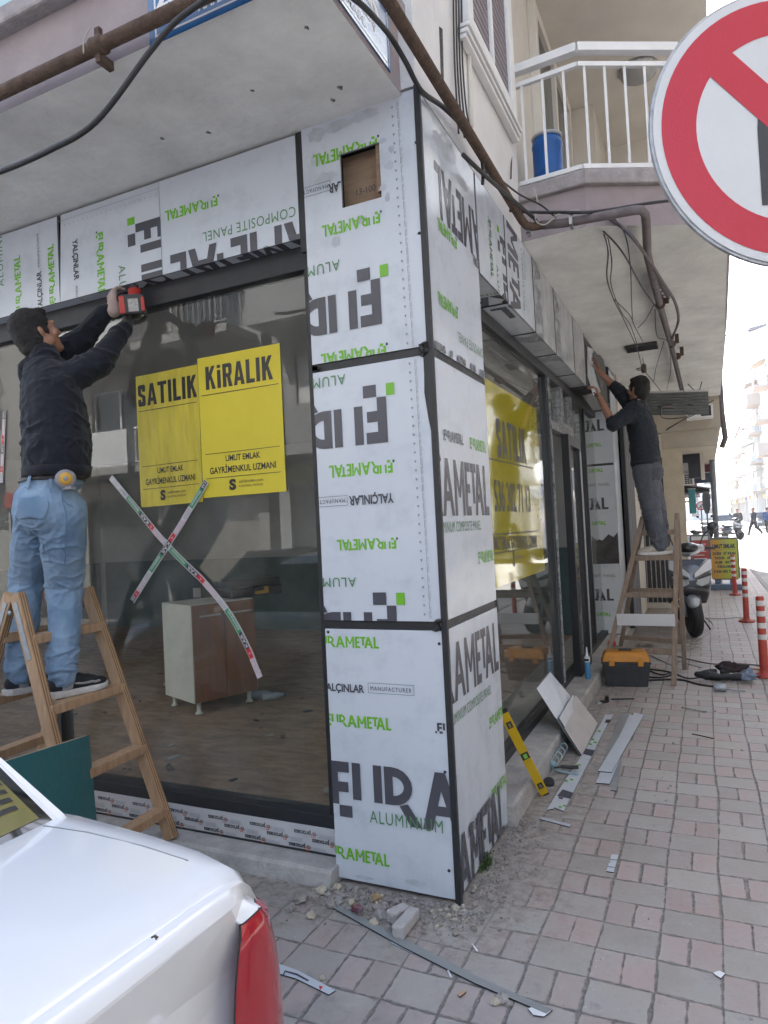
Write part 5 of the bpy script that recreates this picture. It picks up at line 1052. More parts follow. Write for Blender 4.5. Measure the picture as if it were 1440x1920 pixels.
for z in (1.17, .845, .53, .215):
    rung(AL+hz*.62, FL, AR+hz*.62, FR, z, LAD, WOODL, th=.075, hh=.045); rung(AL-hz*.62, RL, AR-hz*.62, RR, z, LAD, WOODL, th=.075, hh=.045)
for A_, yy in ((AL, -.0225), (AR, .0225)):
    for s in (1, -1):
        F_ = {(-.0225, 1): FL, (-.0225, -1): RL, (.0225, 1): FR, (.0225, -1): RR}[(yy, s)]; a = A_+hz*.62*s; d = (F_-a).normalized(); mb = MB(); mb.bar(a-d*.0-Vector((0, 0, .01))+Vector((0, yy, 0)), a+d*.30+Vector((0, yy, 0)), .004, .03, up=(1, 0, .3)); mb.build('hinge', ZINC, LAD)
    mb = MB(); mb.tube([A_+Vector((0, yy*1.3, -.06)), A_+Vector((0, yy*1.05, -.06))], .012, 10); mb.build('hinge_bolt', ZINC, LAD)
LD2 = thing('step_ladder', 'old brown wooden step ladder under the second workman', 'ladder', (0, 0, 0))
q = W(1270, 962, 'y', 4.62)
AR2, AL2 = Vector((.79, 4.62, 1.62)), Vector((.47, 4.62, 1.60)); FR2, FL2 = Vector((.685, 4.23, 0)), Vector((.045, 4.60, .0)); FL2 = Vector((.02, 4.32, .0)); RR2, RL2 = Vector((.76, 4.97, 0)), Vector((.10, 5.9, 0)); RL2 = Vector((.075, 5.2, 0))
AR2 = Vector((.79, 4.62, 1.62)); 
for a, b, o_ in ((AR2, FR2, -.022), (AL2, FL2, -.022), (AR2, RR2, .022), (AL2, RL2, .022)):
    mb = MB(); mb.bar(a+Vector((0, o_, 0)), b+Vector((0, o_*.2, 0)), .045, .05, up=(0, 1, 0)); mb.build('stile', WOODO, LD2, bevel=.004)
for z in (1.44, 1.19, .83, .30, .17):
    if z > .2: rung(AL2, FL2, AR2, FR2, z, LD2, WOODO, th=.07 if z > 1.1 and z < 1.3 else .05, hh=.05)
    rung(AL2, RL2, AR2, RR2, z if z > .2 else .5, LD2, WOODO, th=.05, hh=.045)
rung(AL2, FL2, AR2, FR2, .56, LD2, WOODO, th=.05, hh=.05)
t_ = (1.62-.60)/1.62; a, b = AL2.lerp(FL2, t_), AR2.lerp(FR2, t_); mb = MB(); mb.bar(a+Vector((-.0, -.045, .0)), b+Vector((.0, -.045, .0)), .014, .115); mb.build('patch_plate', mat('white_offcut', (.55, .55, .56), .4), LD2, bevel=.002)
mb = MB(); mb.tube(spline([AR2.lerp(FR2, .53)+Vector((.035*cos(k), .035*sin(k)+.02, .03-.012*k)) for k in range(7)], 4), .006, 6); mb.build('cord', mat('yellow_cord', (.45, .38, .10), .8), LD2)
# teal board leaning on the first ladder
TB = thing('chipboard_panel', 'teal-faced chipboard panel propped on its edge in front of the left ladder', 'board', (0, 0, 0))
a, b = W(167, 1378, 'y', -.42), W(8, 1428, 'y', -1.12); lo = Vector((.10, 0, -1)); 
c1 = Vector((a.x+.05, a.y, .004)); c2 = Vector((b.x+.09, b.y, .004)); th = (b-a).cross(c1-a).normalized()*.018
if th.x > 0: th = -th
mb = MB(); mb._add([a, b, c2, c1, a+th, b+th, c2+th, c1+th], [(0, 1, 2, 3)], 0); mb._add([a, b, c2, c1, a+th, b+th, c2+th, c1+th], [(7, 6, 5, 4), (0, 4, 5, 1), (1, 5, 6, 2), (2, 6, 7, 3), (3, 7, 4, 0)], 1)
ob = mb.build('sheet', [mat('teal_laminate', (.03, .17, .20), .45, noise_amt=.12, noise_scale=30), mat('chip_edge', (.42, .31, .19), .8, noise_amt=.4, noise_scale=90)], TB)

# ================================================================ parked white saloon, only its tail inside the picture
CARP = mat('white_car_paint', (.80, .80, .80), .22, coat=1., noise_amt=.02, noise_scale=1)
CAR = thing('parked_car', 'white saloon car parked along the left shop, seen over its boot', 'car', (.17, -2.49, 0))
def loft(secs, mb, m=0, smooth=True, closed=False):
    n = len(secs[0]); v = [p for s_ in secs for p in s_]
    f = [(i*n+k, i*n+k+1, (i+1)*n+k+1, (i+1)*n+k) for i in range(len(secs)-1) for k in range(n-1)]
    return mb._add(v, f, m, smooth)
HW = .90
def car_sec(x, zt, hw, zb=.30, crown=.02, sh=.05):
    "half-round section from sill to sill at station x: belt height zt"
    s = []
    for t, zz in ((.94, zb), (.985, zb+.14), (1.0, zb+.30), (.995, zt-.16), (.975, zt-.075), (.945, zt-.028), (.915, zt-.006), (.86, zt)): s.append((t, zz))
    L_ = [(x, -t*hw, z) for t, z in s]; c = [(x, y*hw, zt+crown*(1-(y/.86)**2)) for y in (-.6, -.3, 0, .3, .6)]; R_2 = [(x, t*hw, z) for t, z in reversed(s)]
    return L_+c+R_2
st = [(0.0, .955, .985), (-.02, .968, .995), (-.10, .985, 1.0), (-.25, 1.0, 1.0), (-.45, 1.012, 1.0), (-.9, 1.0, 1.0), (-1.6, .985, 1.0), (-2.4, .97, 1.0), (-2.9, .965, .99), (-3.4, .93, .985), (-3.9, .86, .95), (-4.12, .74, .88)]
mb = MB(); loft([car_sec(x, z, HW*w) for x, z, w in st], mb)
e = car_sec(0, .955, HW*.985)
def tailsec(x, k, kz): return [(x-.05*max(0, abs(p[1])/HW-.86)/.14*(k < .995), p[1]*k, .30+(p[2]-.30)*kz) for p in e]
ts = [tailsec(.0, 1, 1), tailsec(.014, .998, .994), tailsec(.026, .993, .980), tailsec(.034, .985, .955)]
loft(ts, mb); mb._add(ts[-1], [tuple(range(len(e)))], 0)
mb.prism([(-.80, .30), (.80, .30), (.80, .56), (-.80, .56)], (.02, 0, 0), (0, 1, 0), (0, 0, 1), (.07, 0, 0))
n0 = car_sec(-4.12, .74, HW*.88); mb._add(n0, [tuple(range(len(n0)))], 0)
body = mb.build('body', CARP, CAR)
# greenhouse: roof, rear window, pillars
def gsec(x, zt, hw, zb=1.0): return [(x, -hw*1.0, zb), (x, -hw*.93, zb+(zt-zb)*.55), (x, -hw*.80, zt-.03), (x, -hw*.70, zt), (x, 0, zt+.025), (x, hw*.70, zt), (x, hw*.80, zt-.03), (x, hw*.93, zb+(zt-zb)*.55), (x, hw*1.0, zb)]
mb = MB(); loft([gsec(-.86, 1.415, .79), gsec(-1.2, 1.46, .785), gsec(-1.7, 1.475, .745), gsec(-2.2, 1.44, .74), gsec(-2.45, 1.38, .73)], mb)
mb.build('roof', CARP, CAR)
GL = mat('car_glass', (.012, .014, .013), .04, spec=.8)
base = [Vector((-.47, y*.79, 1.006+.018*(1-y*y))) for y in (-1, -.9, -.6, 0, .6, .9, 1)]; top = [Vector((-.86, y*.64, 1.41+.03*(1-y*y))) for y in (-1, -.9, -.6, 0, .6, .9, 1)]
for p in base: p.x += .06*(1-(p.y/.79)**2)
for p in top: p.x += .05*(1-(p.y/.64)**2)
mb = MB(); loft([[a.lerp(b, t) for a, b in zip(base, top)] for t in (0, .25, .5, .75, 1)], mb)
rw = mb.build('rear_window', GL, CAR)
# olive patch with curved black marks along the lower glass
mb = MB(); P = Print()
def onglass(u, v): # u across (-1..1), v up
    k = (u+1)/2*6; i = min(5, int(k)); f_ = k-i; return base[i].lerp(base[i+1], f_).lerp(top[i].lerp(top[i+1], f_), v)
nrmg = Vector((.57, 0, .82))
def gpatch(mb, u0, u1, v0, v1, m, off):
    N_ = 8
    for i in range(N_):
        a_, b_ = u0+(u1-u0)*i/N_, u0+(u1-u0)*(i+1)/N_; mb._add([onglass(a_, v0)+nrmg*off, onglass(b_, v0)+nrmg*off, onglass(b_, v1)+nrmg*off, onglass(a_, v1)+nrmg*off], [(0, 1, 2, 3)], m)
gpatch(mb, .10, .86, .04, .62, 0, .002)
for k in range(7):
    r = .10+.022*k; pts = [(.86-(.30-r)-.34*sin(a_), .02+.9*(r)*cos(a_)+.02*k) for a_ in [j*pi/20 for j in range(-2, 11)]]
    for j in range(len(pts)-1):
        (a1, b1), (a2, b2) = pts[j], pts[j+1]; 
        if min(a1, a2) < .12 or max(b1, b2) > .6 or min(b1, b2) < .05: continue
        mb._add([onglass(a1, b1)+nrmg*.0035, onglass(a2, b2)+nrmg*.0035, onglass(a2, b2+.02)+nrmg*.0035, onglass(a1, b1+.02)+nrmg*.0035], [(0, 1, 2, 3)], 1)
ob = mb.build('label_patch', [mat('olive_patch', (.17, .15, .03), .3), BLK], rw)
P.text('3/25 10', 0, 0, .075, 0, w=.40, bold=.02); m2 = MB(); og = onglass(.22, .36)+nrmg*.005; ud = (onglass(.8, .36)-og); ud.x += .0; P.lay(m2, og, ud.normalized(), (onglass(.22, .8)-onglass(.22, .36)).normalized(), lift=.002); m2.build('black_writing', BLK, rw)
for s in (-1, 1):   # C pillars, side glass, mirrors, wheels, lamps
    pl = [(-.44, s*.83, .992), (-.462, s*.79, 1.008), (-.86, s*.64, 1.412), (-.94, s*.69, 1.38), (-.70, s*.82, 1.01)]
    pil = [Vector(p) for p in pl]; mb = MB(); f_ = [(0, 1, 2, 3, 4)]; mb._add(pil+[p-Vector((0, s*.03, .03)) for p in pil], [(0, 1, 2, 3, 4), (9, 8, 7, 6, 5), (0, 5, 6, 1), (1, 6, 7, 2), (2, 7, 8, 3), (3, 8, 9, 4), (4, 9, 5, 0)]); mb.build('rear_pillar', CARP, CAR, bevel=.015)
    mb = MB(); mb._add([(-.72, s*.825, 1.0), (-.96, s*.70, 1.37), (-2.4, s*.68, 1.36), (-2.95, s*.80, .97)], [(0, 1, 2, 3)]); mb.build('side_window', GL, CAR)
    for x in (-.82, -3.3):
        RY = Matrix.Rotation(pi/2, 3, 'X'); wh = MB().lathe([(.16, -.09), (.27, -.10), (.305, -.07), (.305, .07), (.27, .10), (.16, .09)], (x, s*.76, .305), 28, rot=RY).build('wheel', BLACKRUB, CAR); MB().lathe([(.03, -.11), (.15, -.105), (.185, -.08), (.185, .08), (.15, .105), (.03, .11)], (x, s*.76, .305), 20, rot=RY).build('rim', ALU, wh)
    mb = MB(); mb.box(-2.75, -2.6, s*.84-.06, s*.84+.10 if s > 0 else s*.84+.06, .97, 1.09) if s > 0 else mb.box(-2.75, -2.6, -.94, -.78, .97, 1.09); mb.build('mirror', CARP, CAR, bevel=.03)
    # tail lamp wrapping the corner
    K = 12; A_ = []
    for j in range(K+1):
        t = j/K; z = .895-.36*t; sw_ = .905-.010*max(0, 1-t*2.2)-.03*(1-t)**4+.0; pl_ = [(.040, .752-.03*t+.03*(1-t)**6), (.047, .79), (.048, .84), (.038, sw_-.02), (.008, sw_+.012+.02*t), (-.05, sw_+.02+.02*t), (-.13, sw_+.010)]; row = []
        pl_ = [(p_.x, p_.y) for p_ in spline([(a_, b_, 0) for a_, b_ in pl_], 4)]; nq = len(pl_)-1
        for q, (xx, yy) in enumerate(pl_): row.append((xx-(.012 if j in (0, K) else 0), s*(yy-(.012 if j in (0, K) and q > 8 else 0)), z+(.0 if j else -.016*(1-q/nq))))
        A_.append(row)
    mb = MB(); loft(A_, mb); mb.build('tail_lamp', mat('tail_lamp_red', (.36, .012, .022), .12, spec=.6, coat=.6), CAR)
    mb = MB(); loft([A_[0], [(x-.028, y-s*.022, z+.030) for x, y, z in A_[0]], [(x-.07, y-s*.05, z+.036) for x, y, z in A_[0]]], mb); mb.build('fender_cap', CARP, CAR)
    mb = MB(); mb.tube([A_[j][0] for j in range(K+1)], .0018, 6); mb.tube(A_[0], .0016, 6); mb.build('lamp_seal', BLACKRUB, CAR)
    bvc = BVHTree.FromPolygons([v.co.copy() for v in body.data.vertices], [tuple(p.vertices) for p in body.data.polygons]); gp = []
    for p in [(-.46, .745), (-.35, .765), (-.2, .775), (-.09, .778)]:
        q = bvc.ray_cast(Vector((p[0], s*p[1], 2)), Vector((0, 0, -1))); gp.append(q[0]+Vector((0, 0, .001)) if q[0] else Vector((p[0], s*p[1], .93)))
    MB().tube(gp, .0016, 5).build('panel_gap', mat('gap_grey', (.30, .30, .30), .8), CAR)
mb = MB(); mb.box(.082, .09, -.26, .26, .42, .53); mb.build('number_plate', WHITEMET, CAR, bevel=.004)
mb = MB(); mb.box(-4.15, -4.05, -.5, .5, .45, .55); mb.build('grille', BLACKRUB, CAR)
for s in (-1, 1): mb = MB(); mb.box(-4.08, -3.95, min(s*.5, s*.72), max(s*.5, s*.72), .58, .70); mb.build('headlight', mat('lamp_glass', (.3, .3, .3), .25), CAR, bevel=.02)
q = W(284, 1758, 'z', .985); t = MB(); t.tube([tuple(q), tuple(q+Vector((.006, .003, .003))), tuple(q+Vector((.012, -.002, .001)))], .0016, 6); t.cbox(q+Vector((.006, .004, .0)), .007, .003, .002); tag(t.build('dry_leaf', mat('leaf_brown', (.06, .045, .03), .8)), 'tiny dry leaf scrap lying on the white boot lid', 'leaf')

# ================================================================ tools and offcuts on the pavement
def gpoly(pxs, z0=.002): return [W(x, y, 'z', z0) for x, y in pxs]
def slab(nm, label, cat, pxs, mats=FILM, th=.004, z0=.002, group=None, prints=None, lift=None):
    pts = gpoly(pxs, z0); mb = MB(); n = len(pts); ar = sum(pts[i].x*pts[(i+1) % n].y-pts[(i+1) % n].x*pts[i].y for i in range(n))
    if ar < 0: pts.reverse()
    up = [Vector((0, 0, th+(lift[i] if lift else 0))) for i in range(n)]; lo_ = [Vector((0, 0, (lift[i] if lift else 0))) for i in range(n)]
    v = [p+l for p, l in zip(pts, lo_)]+[p+u for p, u in zip(pts, up)]
    mb._add(v, [tuple(reversed(range(n))), tuple(range(n, 2*n))], 0); mb._add(v, [(i, (i+1) % n, (i+1) % n+n, i+n) for i in range(n)], 1)
    if prints:
        for pp_, m in prints:
            q_ = gpoly(pp_, z0+th+.0012); a2 = sum(q_[i].x*q_[(i+1) % len(q_)].y-q_[(i+1) % len(q_)].x*q_[i].y for i in range(len(q_)))
            if a2 < 0: q_.reverse()
            mb._add(q_, [tuple(range(len(q_)))], m)
    o = mb.build(nm, [mats, DARKFRAME, INK, GREEN, mat('tape_red', (.5, .02, .03), .4)]); o.name = nm; return tag(o, label, cat, group)
GS = 'cut panel strips on the pavement'
STG = mat('strip_grey', (.27, .285, .28), .35, metal=.2, noise_amt=.12, noise_scale=6); STW = mat('strip_white', (.50, .53, .56), .3, noise_amt=.1); ALS = mat('strip_dull', (.30, .31, .305), .4, metal=.3, noise_amt=.2)
slab('panel_strip', 'long dull grey strip lying across the pavement in front of the pillar', 'strip', [(611, 1697), (622, 1693), (760, 1764), (900, 1836), (1036, 1896), (1024, 1903), (890, 1846), (752, 1776)], STG, th=.006, group=GS)
slab('panel_strip', 'short white strip end poking out from under the long grey strip', 'strip', [(731, 1768), (738, 1764), (768, 1777), (792, 1791), (774, 1789)], STW, z0=.0005, th=.002, group=GS)
slab('panel_strip', 'bent white printed strip beside the red tail lamp', 'strip', [(500, 1803), (520, 1808), (558, 1821), (629, 1859), (617, 1867), (556, 1837), (518, 1826), (500, 1820)], STW, group=GS, prints=[([(533, 1819), (557, 1825), (580, 1838), (577, 1840), (556, 1829), (534, 1822)], 2), ([(530, 1827), (534, 1820), (536, 1821), (532, 1828)], 2), ([(598, 1848), (606, 1850), (600, 1856)], 4)])
slab('panel_strip', 'tiny white offcut alone in the middle of the pavement', 'strip', [(1147, 1603), (1160, 1604), (1151, 1637), (1137, 1635)], STW, group=GS, prints=[([(1144, 1611), (1157, 1612), (1157, 1613), (1144, 1612.5)], 2), ([(1140, 1624), (1153, 1626), (1153, 1627), (1140, 1625.5)], 2)])
slab('panel_strip', 'thin short pale strip near the foot of the yellow level', 'strip', [(1012, 1537), (1015, 1533), (1071, 1547), (1069, 1552)], mat('strip_lilac', (.40, .40, .46), .4), group=GS)
z6b = lambda x, y: (920+x*.2222, 1160+y*.2222)
slab('panel_strip', 'wide strip with green and dark print lying beside the step', 'strip', [z6b(475, 1620), z6b(530, 1610), z6b(535, 1598), z6b(618, 1630), z6b(880, 1110), z6b(985, 895), z6b(1040, 812), z6b(965, 812), z6b(935, 880), z6b(800, 1110), z6b(570, 1460)], STW, group=GS, z0=.0025, prints=[([z6b(608, 1440), z6b(700, 1470), z6b(672, 1520), z6b(560, 1495)], 2), ([z6b(575, 1500), z6b(615, 1510), z6b(605, 1525), z6b(570, 1515)], 2), ([z6b(800, 1095), z6b(880, 1110), z6b(850, 1160), z6b(775, 1140)], 2), ([z6b(975, 850), z6b(1020, 850), z6b(1000, 880), z6b(962, 878)], 2)]+[([z6b(x, y), z6b(x+28, y+5), z6b(x+22, y+17), z6b(x-4, y+12)], 3) for x, y in ((625, 1360), (672, 1350), (735, 1225), (830, 1050), (870, 1035), (905, 940), (575, 1580), (612, 1570), (850, 1010))])
slab('panel_strip', 'broad grey strip on top of the fan of strips', 'strip', [(1121, 1447), (1147, 1449), (1208, 1341), (1189, 1337)], STW, z0=.010, group=GS)
slab('panel_strip', 'grey strip under the fan, its white end showing', 'strip', [(1117, 1469), (1143, 1471), (1196, 1345), (1176, 1338)], STW, z0=.0035, th=.0045, group=GS)
slab('panel_strip', 'slim grey strip at the back of the fan', 'strip', [(1132, 1424), (1140, 1426), (1181, 1338), (1165, 1336)], STG, z0=.0088, th=.001, group=GS)
slab('panel_strip', 'narrow dull strip sticking out right of the fan', 'strip', [(1145, 1483), (1156, 1484), (1166, 1425), (1154, 1424)], ALS, group=GS)
# three sheets leaning on the step
def leaner(label, a, b, c, d, m, th=.004, prints=None):
    A_, B_, C_, D_ = a, b, c, d; n_ = (B_-A_).cross(D_-A_).normalized()*th
    if n_.x > 0: n_ = -n_
    mb = MB(); v = [A_, B_, C_, D_, A_+n_, B_+n_, C_+n_, D_+n_]; f = (0, 1, 2, 3); nn = (B_-A_).cross(C_-A_)
    if nn.dot(n_) > 0: f = (3, 2, 1, 0)
    mb._add(v, [f], 0); mb._add(v, [tuple(i+4 for i in reversed(f)), (0, 4, 5, 1), (1, 5, 6, 2), (2, 6, 7, 3), (3, 7, 4, 0)], 1)
    o = mb.build('panel_offcut', [m, DARKFRAME]); return tag(o, label, 'panel', 'panel pieces leaning on the step')
P0_, P1_ = W(1087, 1417, 'z', .002), W(1113, 1357, 'z', .002); P2_, P3_ = W(1032, 1260, 'x', -.12), W(1006, 1291, 'x', -.13)
leaner('tall glossy panel piece leaning from the pavement onto the window frame', P0_, P1_, P2_, P3_, FILM)
off = Vector((.012, -.0, .006)); L1 = P0_.lerp(P3_, .40); L2 = P1_.lerp(P2_, .46)
leaner('pale bare panel piece in front of the tall leaning panel', P0_+off+Vector((.004, -.01, 0)), P1_+off+Vector((.02, .0, 0)), L2+off+Vector((.0, .02, .03)), L1+off, mat('panel_back', (.44, .41, .39), .6, noise_amt=.15, noise_scale=5))
off = Vector((.022, -.01, .012)); leaner('narrow panel piece across the middle of the tall leaning panel', P0_.lerp(P3_, .395)+off, P1_.lerp(P2_, .42)+off, P1_.lerp(P2_, .545)+off, P0_.lerp(P3_, .53)+off, STW, th=.006)
# yellow spirit level
a, b = Vector((.093, 1.285, .004)), W(942, 1333, 'y', .845); LV = thing('spirit_level', 'yellow spirit level leaning between the pavement and the pillar', 'spirit level', (0, 0, 0))
YL = mat('level_yellow', (.62, .40, .006), .35, noise_amt=.1, noise_scale=12); d = (b-a).normalized(); upv = (Vector(CP)-a).normalized(); sd = d.cross(upv).normalized(); nv = sd.cross(d)
mb = MB(); mb.bar(a+d*.012, b-d*.012, .052, .024, up=nv); mb.build('body', YL, LV, bevel=.003)
for p in (a, b): s_ = 1 if p is a else -1; mb = MB(); mb.bar(p, p+d*s_*.0119, .054, .026, up=nv); mb.build('end_cap', BLACKRUB, LV, bevel=.003)
L_ = (b-a).length
for f_, ln in ((.50, .055), (.13, .05), (.86, .05)):
    c = a.lerp(b, f_)+nv*.0125; mb = MB(); mb.bar(c-d*ln/2, c+d*ln/2, .044 if f_ == .5 else .03, .004, up=nv); v_ = mb.build('vial_holder', BLACKRUB, LV); mb = MB(); mb.bar(c-d*ln*.32+nv*.0025, c+d*ln*.32+nv*.0025, .022 if f_ == .5 else .013, .004, up=nv); mb.build('vial', mat('vial_green', (.22, .55, .10), .2), v_) if f_ == .5 else mb.build('vial', mat('vial_dark', (.2, .2, .1), .3), v_)
p = W(1030, 1471, 'z', .0); t = MB(); t.lathe([(.03, .0), (.033, .008), (.033, .028), (.028, .032), (.004, .03)], (p.x, p.y, .001), 18, rot=Matrix.Rotation(.5, 3, 'X')); tag(t.build('rubber_bung', BLACKRUB), 'round black plastic cap beside the lower end of the level', 'cap')
# caulking gun lying by the step
CG = thing('caulking_gun', 'pale blue skeleton caulking gun with black handle lying by the step', 'caulking gun', (0, 0, 0)); CGM = mat('gun_blue', (.30, .40, .43), .4, metal=.3)
ga, gb = W(1035, 1436, 'z', .03), W(1056, 1402, 'z', .05); dd_ = (gb-ga).normalized(); sdv = dd_.cross(Vector((0, 0, 1))).normalized()
mb = MB()
for s in (-.028, .028): mb.tube([ga+sdv*s, gb+sdv*s], .0045, 6)
mb.tube([ga+Vector((0, 0, .035)), gb+Vector((0, 0, .035))], .0045, 6)
for k in range(5): c = ga.lerp(gb, k/4); mb.tube([c+sdv*.028*cos(q)+Vector((0, 0, .03*sin(q)+.004)) for q in [j*pi/6 for j in range(-1, 8)]], .0045, 6)
mb.lathe([(.03, 0), (.032, .004), (.028, .008)], ga, 14, rot=dd_.to_track_quat('Z', 'Y').to_matrix()); mb.build('cradle', CGM, CG)
h0 = W(1040, 1440, 'z', .03); h1 = W(1084, 1438, 'z', .03); mb = MB(); mb.tube(spline([h0, h0.lerp(h1, .3)+Vector((0, 0, .006)), h0.lerp(h1, .7), h1], 5), [.006]*5+[.012]*5+[.013]*6, 8); mb.build('handle', BLACKRUB, CG)
h2 = W(1085, 1452, 'z', .012); mb = MB(); mb.tube(spline([h0-Vector((0, 0, .01)), h0.lerp(h2, .5)-Vector((0, 0, .01)), h2], 6), .008, 8); mb.build('trigger', CGM, CG); mb = MB(); mb.tube([ga, W(1037, 1452, 'z', .02)], .003, 6); mb.build('rod', ALU, CG)
# sealant cartridge standing on the side step, red tape box beyond it
p = W(1103, 1272, 'z', .121); T_ = thing('sealant_tube', 'blue and white sealant cartridge standing on the shop step', 'tube', (p.x, p.y, .121)); MB().lathe([(.025, 0), (.026, .004), (.026, .20), (.024, .205)], seg=18).build('body', mat('tube_blue', (.06, .22, .42), .35, noise_amt=.3, noise_scale=40), T_)
MB().lathe([(.0263, .155), (.0266, .157), (.0266, .20), (.0263, .202)], seg=18).build('label_band', WHITEMET, T_); MB().lathe([(.0245, .2055), (.012, .212), (.009, .235), (.005, .29), (.004, .292)], seg=12).build('nozzle', WHITEMET, T_)
mb = MB(); mb.box(-.026, .02, -.0272, -.0268, .165, .188); mb.build('label_mark', BLK, T_)
p = W(1151, 1211, 'z', .121); t = thing('tape_measure', 'small red tape measure lying on the far end of the shop step', 'tape measure', (p.x-.02, p.y, .121)); mb = MB(); mb.box(-.045, .045, -.03, .03, 0, .06); mb.build('case', mat('red_plastic', (.42, .02, .02), .35), t, bevel=.014); mb = MB(); mb.box(.0452, .07, -.012, .012, .0, .012); mb.build('tape_end', ALU, t)
# toolbox
TBX = thing('tool_box', 'black plastic tool box with orange lid in front of the old ladder', 'tool box', (.27, 4.18, 0), radians(8)); ORL = mat('lid_orange', (.52, .21, .015), .45, noise_amt=.18, noise_scale=8); BXB = mat('box_black', (.028, .03, .033), .55, noise_amt=.3, noise_scale=9)
mb = MB(); v = []
for z, a_, b_ in ((0, .185, .10), (.215, .215, .12)): v += [(-a_, -b_, z), (a_, -b_, z), (a_, b_, z), (-a_, b_, z)]
mb._add(v, [(3, 2, 1, 0), (4, 5, 6, 7), (0, 1, 5, 4), (1, 2, 6, 5), (2, 3, 7, 6), (3, 0, 4, 7)]); mb.box(-.225, .225, -.128, .128, .2155, .235); mb.build('body', BXB, TBX, bevel=.008)
mb = MB(); v = []
for z, a_, b_ in ((.2355, .215, .122), (.29, .205, .115), (.325, .175, .09)): v += [(-a_, -b_, z), (a_, -b_, z), (a_, b_, z), (-a_, b_, z)]
mb._add(v, [(3, 2, 1, 0), (8, 9, 10, 11)]+[(i+k, (i+1) % 4+k, (i+1) % 4+4+k, i+4+k) for k in (0, 4) for i in range(4)]); ld = mb.build('lid', ORL, TBX, bevel=.008)
mb = MB(); mb.box(-.06, .06, -.02, .02, .3255, .345); mb.build('handle', BXB, ld, bevel=.006); mb = MB(); mb.box(-.10, -.04, -.012, .012, .3452, .349) if False else None
for x in (-.13, .13): mb = MB(); mb.box(x-.025, x+.025, -.14, -.1285, .20, .265); mb.build('latch', ORL, TBX, bevel=.004)
# small things
p = W(1127, 1319, 'z', 0); mb = MB(); mb.cbox(p+Vector((.02, .02, .012)), .06, .03, .02, rot=Matrix.Rotation(.6, 3, 'Z')); mb.cbox(p+Vector((.045, .05, .03)), .03, .03, .05, m=0, rot=Matrix.Rotation(.3, 3, 'X')); mb.lathe([(.03, .004), (.035, .008), (.01, .012)], p+Vector((-.02, 0, .003)), 12, m=1, rot=Matrix.Rotation(.25, 3, 'X')); tag(mb.build('broken_fitting', [BLACKRUB, ALU]), 'broken black and silver fitting lying by the corner of the leaning panels', 'fitting')
a, b = W(1146, 1311, 'z', .006), W(1189, 1310, 'z', .006); t = MB(); t.bar(a, b, .012, .01); tag(t.build('steel_rod', DARKFRAME), 'short dark steel bar in front of the tool box', 'rod')
a, b = W(1298, 1376, 'z', .005), W(1338, 1385, 'z', .005); t = MB(); t.tube([a, a.lerp(b, .5)+Vector((0, .004, 0)), b], .004, 6); tag(t.build('steel_rod', RUST), 'thin rusty rod alone on the pavement right of the fan of strips', 'rod')
a, b = W(1281, 1327, 'z', .006), W(1321, 1335, 'z', .006); SPN = mat('chrome', (.55, .56, .58), .2, metal=.9); mb = MB(); d = (b-a).normalized(); s = Vector((-d.y, d.x, 0))
mb.bar(a+d*.015, b-d*.015, .012, .006); mb.lathe([(.011, 0), (.013, .002), (.013, .007), (.011, .009)], a-Vector((0, 0, .003)), 12)
for k in (-1, 1): mb.bar(b-d*.018+s*k*.006, b+d*.012+s*k*.013, .010, .008)
tag(mb.build('spanner', SPN), 'shiny combination spanner lying on the pavement', 'spanner')
# pile of black tool and rags
pp_ = W(1366, 1278, 'z', 0)
GR = thing('power_tool', 'black power tool lying in a heap with rag and cable near the bollard', 'power tool', (pp_.x, pp_.y, 0), .3); TBK = mat('tool_black', (.008, .008, .009), .5, noise_amt=.3, noise_scale=20)
mb = MB(); mb.lathe([(.0, 0), (.06, .0), (.06, .008), (.02, .02)], (.17, -.01, .06), 16, rot=Matrix.Rotation(1.2, 3, 'X')); mb.tube([(.10, -.03, .05), (.20, -.03, .045)], [.045, .04], 12); mb.build('grinder_head', ALU, GR); mb = MB(); mb.tube(spline([(-.05, .0, .08), (-.02, .08, .12), (.05, .1, .1)], 6), .022, 8); mb.build('side_handle', BLACKRUB, GR)
def lump(nm, label, cat, c, s, m, seed=0, sub=3, amp=.45):
    bm = bmesh.new(); bmesh.ops.create_icosphere(bm, subdivisions=sub, radius=1)
    for v in bm.verts:
        k = 1+amp*(noise.noise(v.co*1.7+Vector((seed*3.1, seed, 0)))+.5*noise.noise(v.co*4.1+Vector((seed, 0, seed*2)))); v.co = Vector((v.co.x*s[0]*k, v.co.y*s[1]*k, max(-.3*s[2], v.co.z*s[2]*k)))
    me = bpy.data.meshes.new(nm); bm.to_mesh(me); bm.free(); me.materials.append(m)
    for p in me.polygons: p.use_smooth = sub > 2
    o = bpy.data.objects.new(nm, me); COL.objects.link(o); o.location = c; return tag(o, label, cat)
lump('work_rag', 'dark brown rag on top of the black power tool', 'rag', (pp_.x+.03, pp_.y+.10, .095), (.11, .08, .06), mat('rag_brown', (.035, .022, .022), .9), 3, amp=.9)
lump('work_glove', 'crumpled blue grey glove beside the black power tool', 'glove', (pp_.x+.16, pp_.y+.02, .05), (.075, .07, .06), mat('glove_blue', (.16, .20, .27), .9), 5, amp=.9)
p = W(1350, 1292, 'z', .02); t = thing('metal_plug', 'grey cylindrical metal piece in front of the black power tool', 'metal piece', tuple(p), .1); MB().lathe([(.028, -.05), (.032, -.045), (.032, .04), (.028, .05)], (0, 0, .012), 14, rot=Matrix.Rotation(pi/2, 3, 'Y')).build('drum', ZINC, t); mb = MB(); mb.tube([(.05, 0, .0), (.2, -.02, -.008)], .006, 6); mb.build('shaft', ZINC, t)
